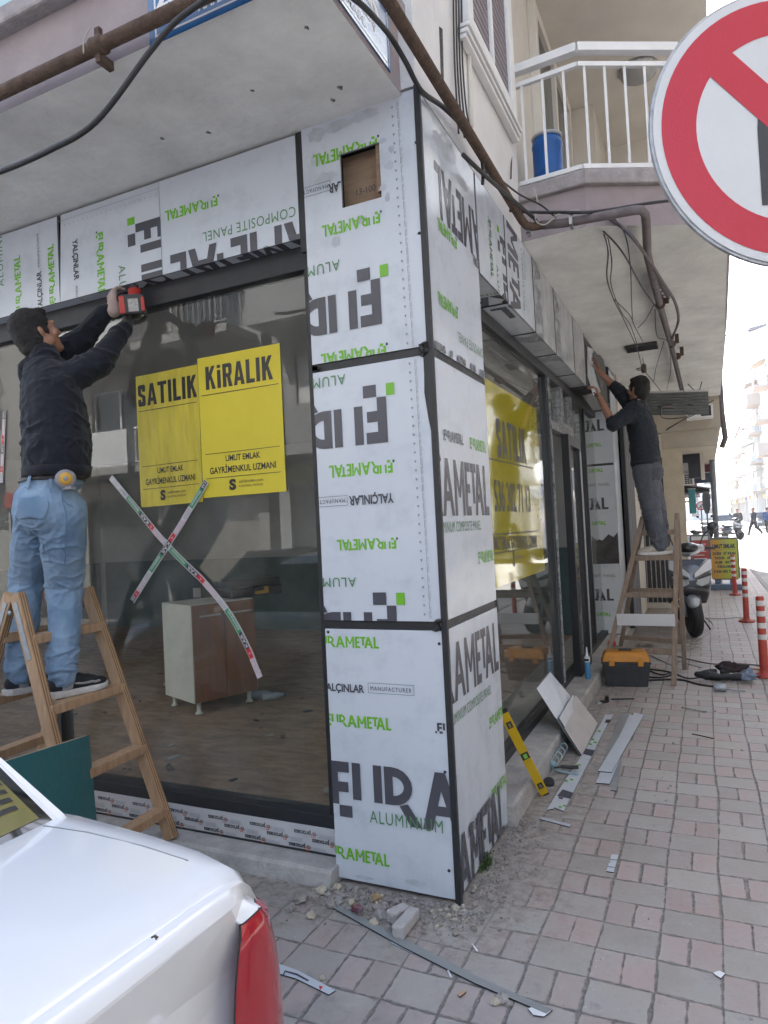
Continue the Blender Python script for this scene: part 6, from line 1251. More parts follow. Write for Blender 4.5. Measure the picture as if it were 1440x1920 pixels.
p = W(1418, 1254, 'z', .01); t = MB(); t.cbox(p, .10, .045, .012, rot=Matrix.Rotation(-.35, 3, 'Z')); tag(t.build('wood_scrap', mat('orange_wood', (.40, .18, .06), .7), None, bevel=.003), 'small orange wood scrap by the foot of the nearest bollard', 'wood scrap')
# cables on the ground and the coil behind the ladder
CBM = mat('cable_beige', (.36, .33, .28), .6); CBK = mat('cable_black', (.02, .02, .022), .5)
def cable(nm, label, pts, r, m, n=8): o = MB().tube(spline(pts, n), r, 6).build(nm, m); return tag(o, label, 'cable', 'loose cables on the pavement')
gz = lambda lst, z=.008: [W(x, y, 'z', z) for x, y in lst]
co = W(1245, 1212, 'z', .0); pts = []
for k in range(150): a_ = k*.42; r_ = .22+.06*sin(k*.37)+.03*sin(k*1.1); pts.append((co.x+.03+r_*1.25*cos(a_), co.y+r_*.95*sin(a_), .008+.05*(k/150)*(.6+.4*sin(k*.21))))
cable('power_cable', 'beige cable coiled in a loose heap behind the old ladder', pts+gz([(1312, 1198), (1328, 1186), (1338, 1176), (1333, 1165), (1322, 1158)]), .006, CBM, 3)
cable('power_cable', 'black cable running from the tool box to the power tool', gz([(1216, 1257), (1240, 1265), (1262, 1262), (1290, 1272), (1322, 1268)]), .007, CBK)
cable('power_cable', 'thick black cable lying across under the old ladder', gz([(1212, 1276), (1250, 1274), (1280, 1275), (1310, 1283), (1345, 1288)]), .010, CBK)
cable('power_cable', 'twisted dark cable beside the tool box lid', gz([(1215, 1254), (1230, 1256), (1245, 1258), (1262, 1263), (1240, 1270), (1214, 1269)]), .009, CBK)
cable('power_cable', 'grey cable crossing the pavement to the nearest bollard', gz([(1262, 1228), (1300, 1238), (1340, 1245), (1380, 1244), (1440, 1250), (1470, 1262)]), .007, mat('cable_grey', (.12, .12, .125), .6))
cable('power_cable', 'thin cable lying beyond the second bollard', gz([(1322, 1158), (1350, 1160), (1385, 1158), (1420, 1163), (1470, 1170)]), .006, CBM)
for k, (a, b) in enumerate((((1215, 1226), (1270, 1252)), ((1262, 1236), (1316, 1252)))): A_, B_ = W(*a, 'z', .006), W(*b, 'z', .006); t = MB(); t.bar(A_, B_, .02, .006); tag(t.build('metal_lath', ALS), ('pale metal lath behind the tool box', 'thin metal lath right of the old ladder')[k], 'lath')
# rubble round the pillar
ST = [mat('stone_cream', (.46, .41, .32), .9, noise_amt=.25, noise_scale=25, bump=.5), mat('stone_grey', (.34, .32, .30), .9, noise_amt=.3, noise_scale=25, bump=.5), mat('stone_ochre', (.36, .26, .14), .9, noise_amt=.3, noise_scale=25, bump=.5), mat('mortar', (.30, .275, .25), .95, noise_amt=.4, noise_scale=30, bump=.6)]
z7b = lambda x, y: (500+x*.3472, 1600+y*.3472)
CH = [(300, 205, 62, 30, 0), (380, 182, 44, 26, 0), (240, 335, 46, 34, 0), (592, 240, 56, 52, 2), (460, 262, 44, 34, 0), (412, 232, 30, 20, 1), (390, 262, 46, 28, 1), (620, 335, 58, 32, 1), (600, 290, 40, 40, 1), (640, 285, 44, 40, 1), (580, 378, 40, 22, 0), (660, 410, 44, 40, 3), (700, 268, 36, 18, 1), (550, 345, 22, 36, 3), (130, 300, 50, 20, 3), (180, 250, 70, 40, 3), (1020, 298, 40, 22, 0), (1060, 280, 22, 38, 0), (985, 340, 26, 14, 0), (1275, 790, 50, 36, 1), (1235, 808, 34, 16, 0), (1210, 240, 30, 22, 1), (1310, 815, 30, 22, 1), (305, 674, 28, 20, 0), (330, 225, 34, 24, 1), (480, 235, 36, 22, 3), (560, 300, 30, 26, 3), (440, 300, 40, 26, 3), (650, 262, 34, 22, 3), (350, 285, 50, 22, 3)]
for k, (x, y, w_, h_, m) in enumerate(CH):
    px, py = z7b(x, y); p = W(px, py+h_*.3472*.3, 'z', .0); s = w_*.3472/420*.58
    o = lump('rubble_chunk', 'x', 'rubble', (p.x, p.y, s*.35), (s, s*.85, s*.75), ST[m], k*1.7, 2, .5); o.rotation_euler = (0, 0, k*1.3)
    o['label'] = 'loose lump of broken stone or mortar lying by the foot of the corner pillar'; o['group'] = 'rubble lumps at the foot of the pillar'
for lb, a, b, wd in (('pale square mortar block lying nearest the pillar', (665, 350), (755, 300), .05), ('longer pale mortar block lying beside the grey strip', (705, 430), (800, 315), .052)):
    A_, B_ = W(*z7b(*a), 'z', .03), W(*z7b(*b), 'z', .03); mb = MB(); mb.bar(A_, B_, wd, .05, w2=wd*.9, h2=.045); tag(mb.build('mortar_block', mat('mortar_pale', (.42, .40, .385), .9, noise_amt=.15, noise_scale=30, bump=.5), None, bevel=.008), lb, 'mortar block')
p = W(*z7b(488, 305), 'z', .02); lump('crushed_can', 'crushed dark and red drink carton among the rubble', 'litter', (p.x, p.y, .02), (.026, .022, .02), mat('can_dark', (.035, .04, .07), .3, noise_amt=.5, noise_scale=60, col2=(.16, .03, .03)), 11, 2, .6)
mb = MB(); rnd = random.Random(5)
for k in range(1400):
    r = rnd.random()
    if r < .45: x, y = -.66+rnd.random()*.78, -.02-abs(rnd.gauss(0, .10))
    elif r < .75: x, y = .02+abs(rnd.gauss(0, .085)), rnd.uniform(-.12, .95)
    elif r < .9: x, y = rnd.uniform(-.9, 1.9), rnd.uniform(-1.3, 3.5)
    else: x, y = .06+abs(rnd.gauss(0, .15)), rnd.uniform(1, 6)
    s = .0022+.0065*rnd.random()**3; 
    if r < .75: s *= 1.5
    mb.cbox((x, y, s*.4), s*rnd.uniform(.8, 1.9), s*rnd.uniform(.7, 1.4), s*1.2, m=rnd.choice((0, 1, 1, 3, 3, 3)) if r < .9 else rnd.choice((0, 1, 3)), rot=Matrix.Rotation(rnd.random()*6, 3, 'Z') @ Matrix.Rotation(rnd.random()*2, 3, 'X'))
tag(mb.build('gravel', ST), 'fine gravel and mortar crumbs round the pillar', 'gravel', kind='stuff')
mb = MB(); wp = W(906, 1626, 'z', 0)
for k in range(46):
    a_ = rnd.random()*6.28; r_ = rnd.random()*.045; h_ = rnd.uniform(.01, .05); b_ = Vector((wp.x+.01+r_*cos(a_)*.6, wp.y+r_*sin(a_)*1.4, 0)); tip = b_+Vector((rnd.gauss(0, .015), rnd.gauss(0, .015), h_)); s_ = Vector((rnd.gauss(0, .006), rnd.gauss(0, .006), 0)); mb._add([b_-s_, b_+s_, tip], [(0, 1, 2)]); mb._add([tip-s_, tip+s_, tip+Vector((.004, .003, .01))], [(0, 1, 2)])
tag(mb.build('weed', mat('weed_green', (.055, .09, .02), .7)), 'small green weed growing at the foot of the pillar', 'weed')
for k, (pxs, m, lb) in enumerate((([(990, 1893), (1004, 1888), (1034, 1897), (1020, 1908), (1000, 1905)], WHITEMET, 'torn white paper scrap at the end of the long grey strip'), ([(1337, 1826), (1348, 1822), (1360, 1827), (1352, 1836), (1343, 1831)], WHITEMET, 'crumpled clear wrapper on the pavement at the right'), ([(858, 1866), (870, 1858), (874, 1862), (862, 1871)], mat('ochre_chip', (.42, .28, .17), .8), 'small ochre wood chip beside the long grey strip'))):
    o = slab('paper_scrap', lb, 'scrap', pxs, m, th=.004, z0=.003)
for k, (a, b) in enumerate((((885, 1770), (895, 1783)), ((840, 1820), (846, 1832)))): A_, B_ = W(*a, 'z', .005), W(*b, 'z', .005); t = MB(); t.tube([A_, B_], .004, 6); tag(t.build('cigarette_butt', WHITEMET), ('cigarette butt lying above the long grey strip', 'cigarette butt touching the long grey strip')[k], 'cigarette')
# ================================================================ pipes and wires on the building
def pipe(nm, label, pts, r, m, cat='pipe', grp=None, seg=10): o = MB().tube(pts, r, seg).build(nm, m); return tag(o, label, cat, grp)
a, b = W(-30, 158, 'y', -.83), W(470, -10, 'y', -.83); z = (a.z+b.z)/2
pipe('steel_pipe', 'rusty horizontal pipe running along the front of the overhang', [(-3.2, -.83, z), (.3, -.83, z)], .027, RUST)
q = W(185, 78, 'y', -.83); t = thing('pipe_clamp', 'rusty clamp with wire ties on the pipe under the turquoise wall', 'clamp', (q.x, -.83, z)); mb = MB(); mb.lathe([(.034, -.03), (.037, -.02), (.034, -.0), (.037, .02), (.034, .03)], (0, 0, 0), 12, rot=Matrix.Rotation(pi/2, 3, 'Y')); mb.box(-.012, .012, -.008, .062, -.065, -.03); mb.box(-.012, .012, -.01, .01, .03, .07); mb.build('collar', RUST, t); mb = MB(); mb.tube(spline([(-.05, -.03, -.03), (-.055, -.02, .035), (-.04, 0, .09)], 5), .003, 6); mb.build('wire_tie', CBM, t)
pa, pb = W(724, -5, 'x', .075), W(985, 425, 'x', .075)
zz = 3.525
pipe('steel_pipe', 'brown pipe running along the right wall above the fascia and turning under the balcony', [(.10, -1.2, zz+.03), (.10, 1.50, zz-.01), (.11, 1.58, zz-.015), (.14, 1.62, zz-.015), (.20, 1.635, zz-.012)], .026, RUST)
pipe('steel_pipe', 'mauve pipe clipped under the balcony beam, elbowing away along the soffit', [(.20, 1.636, 3.513), tuple(W(1060, 418, 'y', 1.65)), tuple(W(1190, 394, 'y', 1.66)), tuple(W(1203, 394, 'y', 1.68)), tuple(W(1210, 402, 'y', 1.72)), tuple(W(1212, 425, 'y', 1.85)), tuple(W(1214, 478, 'z', 3.44)), tuple(W(1234, 560, 'z', 3.44)), tuple(W(1262, 660, 'z', 3.44)), tuple(W(1279, 735, 'z', 3.40)), tuple(W(1284, 760, 'z', 3.2))], .028, PIPEP)
for x, y in ((990, 425), (1070, 410)): q = W(x, y, 'y', 1.61); t = MB(); t.box(q.x-.010, q.x+.010, 1.60, 1.66, q.z-.05, q.z-.038); t.box(q.x-.010, q.x+.010, 1.60, 1.608, q.z-.049, q.z+.05); t.box(q.x-.010, q.x+.010, 1.6085, 1.66, q.z+.038, q.z+.05); tag(t.build('pipe_bracket', ALU), ('pipe bracket at the corner of the balcony beam', 'pipe bracket halfway along the balcony beam')[int(x > 1000)], 'bracket')
def wire(label, pts, r=.005, m=None, n=8, nm='wire'): o = MB().tube(spline(pts, n), r, 6).build(nm, m or CBK); return tag(o, label, 'wire', 'wires hanging on the building')
# the black cable that sags across the soffit and climbs over the overhang
wire('thick black cable sagging across the front of the overhang', [W(-40, 330, 'y', -.95), W(0, 322, 'y', -.95), W(90, 283, 'y', -.95), W(180, 228, 'y', -.95), W(280, 98, 'y', -.93), W(330, 40, 'y', -.92), W(392, -8, 'y', -.90), W(430, -60, 'y', -.9)], .011)
wire('black cable along the end of the overhang and down the right wall', [W(655, -10, 'x', .0), W(690, 20, 'x', .01), W(730, 66, 'x', .012), W(760, 115, 'x', .02), W(790, 170, 'x', .02), W(830, 200, 'x', .03), W(866, 235, 'x', .05), W(890, 262, 'x', .07), W(903, 292, 'x', .08)], .012)
for k in range(4):
    x = 850+k*5; wire('thin dark wire hanging down the right wall, %s of four' % ('first', 'second', 'third', 'last')[k], [W(x, -20, 'x', .02), W(x+1, 60, 'x', .015), W(x+3, 130, 'x', .02), W(x+8+k, 215, 'x', .03), W(x+10+k*6, 250+k*8, 'x', .05)], .005)
pipe('wall_conduit', 'cream conduit running up the right wall beside the window', [W(874, -20, 'x', .012), W(877, 60, 'x', .012), W(882, 160, 'x', .012), W(884, 238, 'x', .012)], .013, CREAM)
wire('black cables following the brown pipe, upper loop', [W(868, 235, 'x', .08), W(895, 270, 'x', .08), W(905, 310, 'x', .09), W(905, 345, 'x', .09)], .010)
wire('thick black cable passing over the brown pipe to the balcony beam', [W(868, 290, 'x', .06), W(905, 325, 'x', .10), W(950, 365, 'x', .12), W(1000, 408, 'y', 1.60), W(1005, 414, 'y', 1.60)], .012)
wire('thin wire bundle from the pipe to the balcony beam', [W(905, 320, 'x', .08), W(935, 335, 'x', .1), W(975, 365, 'x', .12), W(1015, 385, 'y', 1.60), W(1042, 408, 'y', 1.60)], .006)
wire('black cable along the mauve pipe', [W(955, 395, 'y', 1.60), W(1000, 398, 'y', 1.60), W(1050, 398, 'y', 1.60), W(1100, 398, 'y', 1.60), W(1150, 392, 'y', 1.88), W(1210, 382, 'y', 1.95), W(1270, 375, 'y', 2.1), W(1320, 372, 'y', 2.4)], .010)
wire('pale cable looping under the mauve pipe', [W(1000, 352, 'y', 1.60), W(1008, 380, 'y', 1.60), W(1004, 412, 'y', 1.60), W(1022, 421, 'y', 1.60), W(1050, 400, 'y', 1.60), W(1085, 394, 'y', 1.60)], .005, CBM)
wire('grey cable dropping from the beam to the pipe elbow', [W(1135, 405, 'y', 1.9), W(1165, 425, 'y', 2.0), W(1190, 450, 'z', 3.4), W(1215, 485, 'z', 3.42), W(1240, 525, 'z', 3.42), W(1265, 565, 'z', 3.40), W(1272, 600, 'z', 3.40), W(1262, 630, 'z', 3.42), W(1256, 640, 'z', 3.42)], .012, PIPEP)
wire('thin wire looping down from the beam, left one', [W(1110, 405, 'y', 1.95), W(1128, 430, 'y', 2.2), W(1140, 470, 'z', 3.30), W(1138, 520, 'z', 3.30), W(1150, 560, 'z', 3.35), W(1170, 600, 'z', 3.40), W(1195, 655, 'z', 3.42), W(1205, 690, 'z', 3.40), W(1225, 715, 'z', 3.38), W(1240, 735, 'z', 3.35)], .005)
wire('thin wire looping down from the beam, right one', [W(1120, 405, 'y', 1.95), W(1138, 440, 'y', 2.2), W(1147, 490, 'z', 3.28), W(1146, 535, 'z', 3.30), W(1165, 585, 'z', 3.36), W(1182, 610, 'z', 3.40), W(1196, 650, 'z', 3.42)], .004)
wire('single wire hanging from the pipe elbow', [W(1150, 408, 'y', 2.0), W(1172, 440, 'z', 3.3), W(1182, 500, 'z', 3.2), W(1184, 560, 'z', 3.2), W(1186, 602, 'z', 3.25)], .004)
wire('wire loop beside the far end of the pipe', [W(1226, 572, 'z', 3.42), W(1210, 600, 'z', 3.4), W(1196, 615, 'z', 3.42)], .004)
wire('tangle of wires at the end of the pipe, upper strand', [W(1245, 640, 'z', 3.4), W(1230, 690, 'z', 3.35), W(1226, 715, 'z', 3.35)], .004)
wire('tangle of wires under the metal sheet', [W(1240, 760, 'z', 3.1), W(1242, 783, 'z', 3.0), W(1280, 783, 'z', 3.0), W(1305, 772, 'z', 3.1)], .008)
wire('loop of cable beyond the metal sheet', [W(1290, 758, 'z', 3.1), W(1320, 768, 'z', 3.1), W(1315, 772, 'z', 3.1), W(1285, 785, 'z', 3.0), W(1250, 805, 'z', 2.9)], .007)
wire('thin cable crossing the beige beam diagonally', [W(1338, 750, 'y', 9.8), W(1300, 775, 'y', 9.8), W(1260, 800, 'y', 9.8), W(1248, 808, 'y', 9.8)], .007)
pipe('steel_pipe', 'short dark pipe end under the metal sheet', [W(1235, 763, 'z', 3.1), W(1284, 760, 'z', 3.15), W(1290, 755, 'z', 3.2)], .022, PIPEP)
wire('dark wire looping from the beam to the second pipe clamp', [W(1082, 408, 'y', 1.9), W(1120, 425, 'y', 2.1), W(1165, 470, 'z', 3.35), W(1205, 540, 'z', 3.4), W(1245, 600, 'z', 3.42), W(1262, 648, 'z', 3.42)], .006)
wire('slack wire between the pipe and the soffit edge', [W(1274, 600, 'z', 3.4), W(1262, 640, 'z', 3.3), W(1272, 690, 'z', 3.3), W(1283, 735, 'z', 3.3)], .005)
wire('thin wire crossing the soffit towards the ceiling fitting', [W(1228, 580, 'z', 3.5), W(1232, 630, 'z', 3.42), W(1252, 642, 'z', 3.4), W(1258, 690, 'z', 3.42), W(1250, 730, 'z', 3.4)], .004)
wire('thin wire running from the wall to the tangle of wires', [W(1150, 560, 'z', 3.5), W(1180, 590, 'z', 3.5), W(1190, 612, 'z', 3.45), W(1205, 640, 'z', 3.42)], .004)
wire('cable stub curling beside the metal sheet', [W(1290, 720, 'z', 3.4), W(1308, 735, 'z', 3.35), W(1316, 716, 'z', 3.4)], .007)
q = W(1203, 649, 'z', 3.545); t = thing('ceiling_rose', 'flat dark slotted ceiling fitting on the soffit above the second workman', 'ceiling fitting', tuple(q)); mb = MB(); mb.box(-.17, .17, -.13, .13, -.03, .0); mb.build('plate', mat('fitting_dark', (.06, .06, .058), .6), t, bevel=.004)
for k in range(5): mb = MB(); mb.box(-.16, .16, -.115+k*.05, -.095+k*.05, -.036, -.0301); mb.build('slot', BLACKRUB, t)
q = W(1207, 690, 'z', 3.42); t = thing('lamp_holder', 'small brown lamp holder dangling from the soffit', 'lamp holder', tuple(q)); MB().lathe([(.02, -.06), (.03, -.055), (.032, .03), (.02, .05)], seg=12).build('socket', mat('bakelite', (.10, .06, .04), .5), t); MB().tube([(0, 0, .045), (-.005, 0, .12)], .004, 6).build('flex', CBK, t)
q = W(1201, 692+0, 'z', 3.54); o = MB().tube([tuple(q+Vector((.05*cos(a), .07*sin(a), 0))) for a in [k*2*pi/20 for k in range(21)]], .006, 6).build('wire_hook', BLACKRUB); tag(o, 'round wire hook ring on the soffit', 'hook')
q = W(1238, 540, 'z', 3.5); t = thing('slotted_bracket', 'perforated dark bracket hanging beside the pipe under the soffit', 'bracket', tuple(q), -.1); mb = MB(); mb.box(-.03, .03, -.32, .32, -.015, .045); mb.build('rail', PIPEP, t)
for k in range(5): mb = MB(); mb.box(-.007, .007, -.25+k*.11, -.19+k*.11, -.0165, -.0151); mb.build('slot', WHITEMET, t)
for k, (x, y) in enumerate(((1238, 571), (1260, 645), (1270, 668))):
    q = W(x, y, 'z', 3.44); t = MB(); t.lathe([(.036, -.03), (.042, 0), (.036, .03)], tuple(q), 12, rot=Matrix.Rotation(pi/2, 3, 'X')); t.box(q.x+.03, q.x+.07, q.y-.01, q.y+.01, q.z+.0, q.z+.10); tag(t.build('pipe_bracket', RUST), ('pipe clamp nearest the slotted bracket', 'middle pipe clamp under the soffit', 'farthest pipe clamp under the soffit')[k], 'bracket')
wire('vertical wires bundled at the corner of the balcony', [W(955, 0, 'x', .02), W(958, 120, 'x', .02), W(960, 250, 'y', 1.88), W(958, 335, 'y', 1.60)], .005)
# dark frames between the second pillar and the neighbour
t = thing('shutter_frame', 'dark shutter frame with pale rails behind the second workman', 'shutter', (.0, 7.4, .1)); mb = MB(); mb.box(.0, .10, -.4, .55, 0, 2.9); mb.build('panel', BLACKRUB, t)
for k in range(4): mb = MB(); mb.box(.1005, .13, -.36+k*.25, -.33+k*.25, 0, 2.9); mb.build('rail', mat('rail_grey', (.26, .25, .25), .5), t)
# ================================================================ people
class Blob(MB):
    def cap(s, a, b, ra, rb, seg=14):
        a = Vector(a); b = Vector(b); d = b-a; L_ = max(d.length, 1e-4); R = d.to_track_quat('Z', 'Y').to_matrix()
        pr = [(ra*cos(t), -ra*sin(t)) for t in [pi/2*(1-k/4) for k in range(5)]]; pr[0] = (ra*.05, -ra)
        pr += [(rb*cos(t), L_+rb*sin(t)) for t in [pi/2*k/4 for k in range(5)]]; pr[-1] = (rb*.05, L_+rb)
        return s.lathe(pr, a, seg, rot=R)
    def ell(s, c, r, R=None, seg=18):
        R = R or Matrix.Identity(3); S3 = Matrix.Diagonal(Vector(r)); pr = [(max(.03, cos(t)), sin(t)) for t in [-pi/2+pi*k/10 for k in range(11)]]
        n = len(s.v); s.lathe(pr, (0, 0, 0), seg); c = Vector(c)
        for i in range(n, len(s.v)): s.v[i] = tuple(c+R @ (S3 @ Vector(s.v[i])))
        return s
    def lofte(s, secs, R=None, seg=20, sub=4):
        "elliptical sections (centre, rx, ry) joined by a smooth spline, closed at both ends"
        R = R or Matrix.Identity(3); C_ = spline([q[0] for q in secs], sub); A_ = spline([(q[1], q[2], 0) for q in secs], sub); v = []
        C_ = [C_[0]+(C_[0]-C_[1]).normalized()*.02]+C_+[C_[-1]+(C_[-1]-C_[-2]).normalized()*.02]; A_ = [A_[0]*.55]+A_+[A_[-1]*.55]
        for c, a in zip(C_, A_): v += [c+R @ Vector((a.x*cos(2*pi*k/seg), a.y*sin(2*pi*k/seg), 0)) for k in range(seg)]
        n = len(C_); return s._add(v, [(i*seg+k, i*seg+(k+1) % seg, (i+1)*seg+(k+1) % seg, (i+1)*seg+k) for i in range(n-1) for k in range(seg)]+[tuple(reversed(range(seg))), tuple((n-1)*seg+k for k in range(seg))], 0, True)
    def chain(s, pts, rs):
        for i in range(len(pts)-1): s.cap(pts[i], pts[i+1], rs[i], rs[i+1])
        return s
def remesh(b, name, m, parent, vox, smooth=4, disp=None, cut=None):
    me = bpy.data.meshes.new('raw'); me.from_pydata(b.v, [], b.f); me.update(); o = bpy.data.objects.new('raw', me); COL.objects.link(o)
    r = o.modifiers.new('r', 'REMESH'); r.mode = 'VOXEL'; r.voxel_size = vox; r.use_smooth_shade = True
    if smooth: q = o.modifiers.new('s', 'SMOOTH'); q.iterations = smooth; q.factor = .5
    bpy.context.view_layer.update(); dg = bpy.context.evaluated_depsgraph_get(); out = bpy.data.meshes.new_from_object(o.evaluated_get(dg)); bpy.data.objects.remove(o)
    if disp or cut:
        bm = bmesh.new(); bm.from_mesh(out); bm.normal_update()
        if disp:
            nv = [v.co+v.normal*disp(v.co, v.normal) for v in bm.verts]
            for v, c in zip(bm.verts, nv): v.co = c
        if cut:
            for co, no in cut:
                r_ = bmesh.ops.bisect_plane(bm, geom=bm.verts[:]+bm.edges[:]+bm.faces[:], plane_co=co, plane_no=no, clear_outer=True)
        bm.to_mesh(out); bm.free()
    out.materials.clear(); out.materials.append(m); out.name = name
    for p in out.polygons: p.use_smooth = True
    ob = bpy.data.objects.new(name, out); COL.objects.link(ob); ob.parent = parent
    if parent: ob.matrix_parent_inverse = Matrix.Translation(-parent.location)
    return ob
def bvh_of(o): return BVHTree.FromPolygons([v.co.copy() for v in o.data.vertices], [tuple(p.vertices) for p in o.data.polygons])
def attach(o, parent):
    o.parent = parent; o.matrix_parent_inverse = Matrix.Translation(-parent.location); return o
def decal(bv, name, poly, o, u, v, m, parent, off=.003, n=10, th=.002):
    "cloth patch laid on a surface: poly is a rectangle (w,h) in the frame o,u,v, pulled to the nearest surface point"
    w, h = poly; mb = MB(); g = []
    for j in range(n+1):
        for i in range(n+1):
            p = Vector(o)+Vector(u)*(w*i/n)+Vector(v)*(h*j/n); q = bv.find_nearest(p); g.append(q[0]+q[1]*off if q[0] else p)
    mb._add(g, [(j*(n+1)+i, j*(n+1)+i+1, (j+1)*(n+1)+i+1, (j+1)*(n+1)+i) for j in range(n) for i in range(n)], 0, True); ob = mb.build(name, m); s_ = ob.modifiers.new('t', 'SOLIDIFY'); s_.thickness = th; s_.offset = 0
    return attach(ob, parent)
def strip(bv, name, pts, r, m, parent, off=.002):
    q = [bv.find_nearest(Vector(p)) for p in spline(pts, 6)]; return attach(MB().tube([a[0]+a[1]*off for a in q], r, 5).build(name, m), parent)
def ring(bv, name, c, axis, w, m, parent, off=.004, rad=.4, th=.004, n=40, a0=0, a1=2*pi):
    ax = Vector(axis).normalized(); e1 = ax.orthogonal().normalized(); e2 = ax.cross(e1); rows = []
    for k in range(n+1):
        a = a0+(a1-a0)*k/n; d = e1*cos(a)+e2*sin(a); row = []
        for t in (-.5, .5):
            h = bv.ray_cast(Vector(c)+ax*w*t+d*rad, -d); row.append((h[0] if h[0] else Vector(c)+d*.15)+d*off)
        rows.append(row)
    mb = MB(); v = [p for r in rows for p in r]; mb._add(v, [(2*k, 2*k+2, 2*k+3, 2*k+1) for k in range(n)], 0, True); ob = mb.build(name, m); s_ = ob.modifiers.new('t', 'SOLIDIFY'); s_.thickness = th; s_.offset = 1
    return attach(ob, parent)
def hand_caps(wrist, d, n, thumb, curl=(30, 40, 30), sc=1., grow=0., tcurl=25, spread=6, taper=1.):
    "palm, four unequal jointed fingers and a side thumb as tapered capsules; d = finger direction, n = palm normal, thumb = +-1 side"
    d = Vector(d).normalized(); n = (Vector(n)-d*Vector(n).dot(d)).normalized(); s = d.cross(n)*thumb; w = Vector(wrist); C_ = []
    def add(a, b, ra, rb): C_.append((a, b, ra+grow, rb+grow))
    for k in range(4):
        off = (1.5-k)*.0195*sc; add(w+s*off*.55+d*.012*sc, w+s*off+d*(.088-.004*abs(k-1))*sc, .0145*sc, .0115*sc)
    add(w-d*.02*sc, w+d*.02*sc, .023*sc, .024*sc)
    Ls = ((.043, .026, .020), (.048, .030, .021), (.045, .028, .021), (.035, .021, .018))
    for k in range(4):
        off = (1.5-k)*.0195*sc; p = w+s*off+d*(.090-.004*abs(k-1))*sc; a = 0; sp = radians(spread)*(1.5-k)/1.5; rr = (.0096, .0098, .0094, .0084)[k]*sc
        for j in range(3):
            a += radians(curl[j]+k*4); dd = (d*cos(a)+n*sin(a))*cos(sp)+s*sin(sp); q = p+dd*Ls[k][j]*sc; add(p, q, rr*(1-.08*j), rr*(.94-.1*j)); p = q
    p = w+s*.026*sc+d*.022*sc+n*.006*sc; a = 0; t0 = (d*.55+s*.75+n*.35).normalized()
    for j, L_ in enumerate((.042, .033, .026)):
        a += radians(tcurl if j else 0); dd = (t0*cos(a)+(d*.8-s*.4+n*.5).normalized()*sin(a)).normalized(); q = p+dd*L_*sc; add(p, q, (.0145, .0112, .0102)[j]*sc, (.0115, .0104, .0085)[j]*sc); p = q
    return C_
def head_caps(b, c, f, u, sc=1.):
    f = Vector(f).normalized(); u = (Vector(u)-f*Vector(u).dot(f)).normalized(); r = f.cross(u); R = Matrix((r, f, u)).transposed(); P_ = lambda x, y, z: Vector(c)+(r*x+f*y+u*z)*sc
    E = lambda x, y, z, a, e, h: b.ell(P_(x, y, z), (a*sc, e*sc, h*sc), R)
    E(0, -.012, .035, .076, .094, .082); E(0, .022, -.005, .066, .075, .085); E(0, .045, -.055, .052, .05, .052); E(0, .072, -.092, .03, .026, .024)
    for s in (-1, 1):
        E(s*.042, .066, -.025, .026, .022, .024); E(s*.055, .0, -.055, .022, .05, .035); E(s*.03, .082, .028, .024, .012, .010)
        E(s*.073, -.010, -.012, .010, .014, .024); E(s*.080, -.016, -.006, .006, .012, .019)
        E(s*.031, .078, .008, .0125, .012, .0085)
    b.cap(P_(0, .088, .022), P_(0, .108, -.022), .009*sc, .0135*sc); E(0, .094, -.026, .019, .012, .009)
    E(0, .086, -.052, .026, .012, .0065); E(0, .084, -.065, .022, .012, .0075)
    return P_, R
def hair_blob(P_, R, sc, m, parent, vox, seed=0, front=.055):
    b = Blob(); E = lambda x, y, z, a, e, h: b.ell(P_(x, y, z), (a*sc, e*sc, h*sc), R)
    E(0, -.018, .042, .084, .099, .087); E(0, -.045, .0, .083, .072, .08); E(0, -.055, -.055, .066, .055, .055); E(0, -.045, -.095, .05, .04, .03)
    for s in (-1, 1): E(s*.064, .014, .036, .017, .035, .034); E(s*.06, -.04, -.035, .02, .035, .04); E(s*.071, .020, -.005, .010, .012, .026); E(s*.074, -.035, .0, .010, .02, .03)
    E(0, .03, .085, .066, .06, .03)
    def dp(co, no): return .0025*noise.noise(co*60+Vector((seed, 0, 0)))+.0035*noise.noise(co*150)+.003*noise.noise(co*22)
    return remesh(b, 'hair', m, parent, vox, 2, dp)
def folds(amp, fr, zones, seed=0.):
    "cloth creases: ridged noise stretched across the limb, stronger inside the given (centre, radius, gain) zones"
    def dp(co, no):
        g = .3
        for c, r, k in zones: g += k*max(0, 1-(co-c).length/r)
        w = Vector((noise.noise(co*4+Vector((seed, 3, 1))), noise.noise(co*4+Vector((9, seed, 2))), noise.noise(co*4+Vector((1, 7, seed)))))*.8
        p = Vector((co.x*fr[0]+co.z*5+seed, co.y*fr[1]-co.z*4, co.z*fr[2]-co.x*4+co.y*3)); a = max(0, 1-abs(noise.noise(p+w))*4.2)**1.4
        p2 = Vector((co.x*fr[0]*2-co.z*6, co.y*fr[1]*2+seed, co.z*fr[2]*2.2+co.x*6)); a2 = max(0, 1-abs(noise.noise(p2+w))*4)**1.3
        q = Vector((co.x*5-co.z*7, co.y*6+seed, co.z*7)); e = max(0, 1-abs(noise.noise(q+w*1.3))*4)**1.2
        return amp*(g*(a*1.3+a2*.6)+.6*e-.5)+amp*.2*noise.noise(co*34)
    return dp
def cloth(nm, c, fuzz=.15, scale=350, c2=None, ns=6, rough=.9, sheen=.3): return mat(nm, c, rough, spec=.2, noise_amt=fuzz, noise_scale=ns, col2=c2, bump=.25, bump_scale=scale, sheen=sheen)
SKIN = mat('skin', (.36, .185, .12), .5, noise_amt=.14, noise_scale=14, bump=.12, bump_scale=160); HAIR = mat('dark_hair', (.016, .013, .012), .6, noise_amt=.4, noise_scale=60, bump=.6, bump_scale=260)
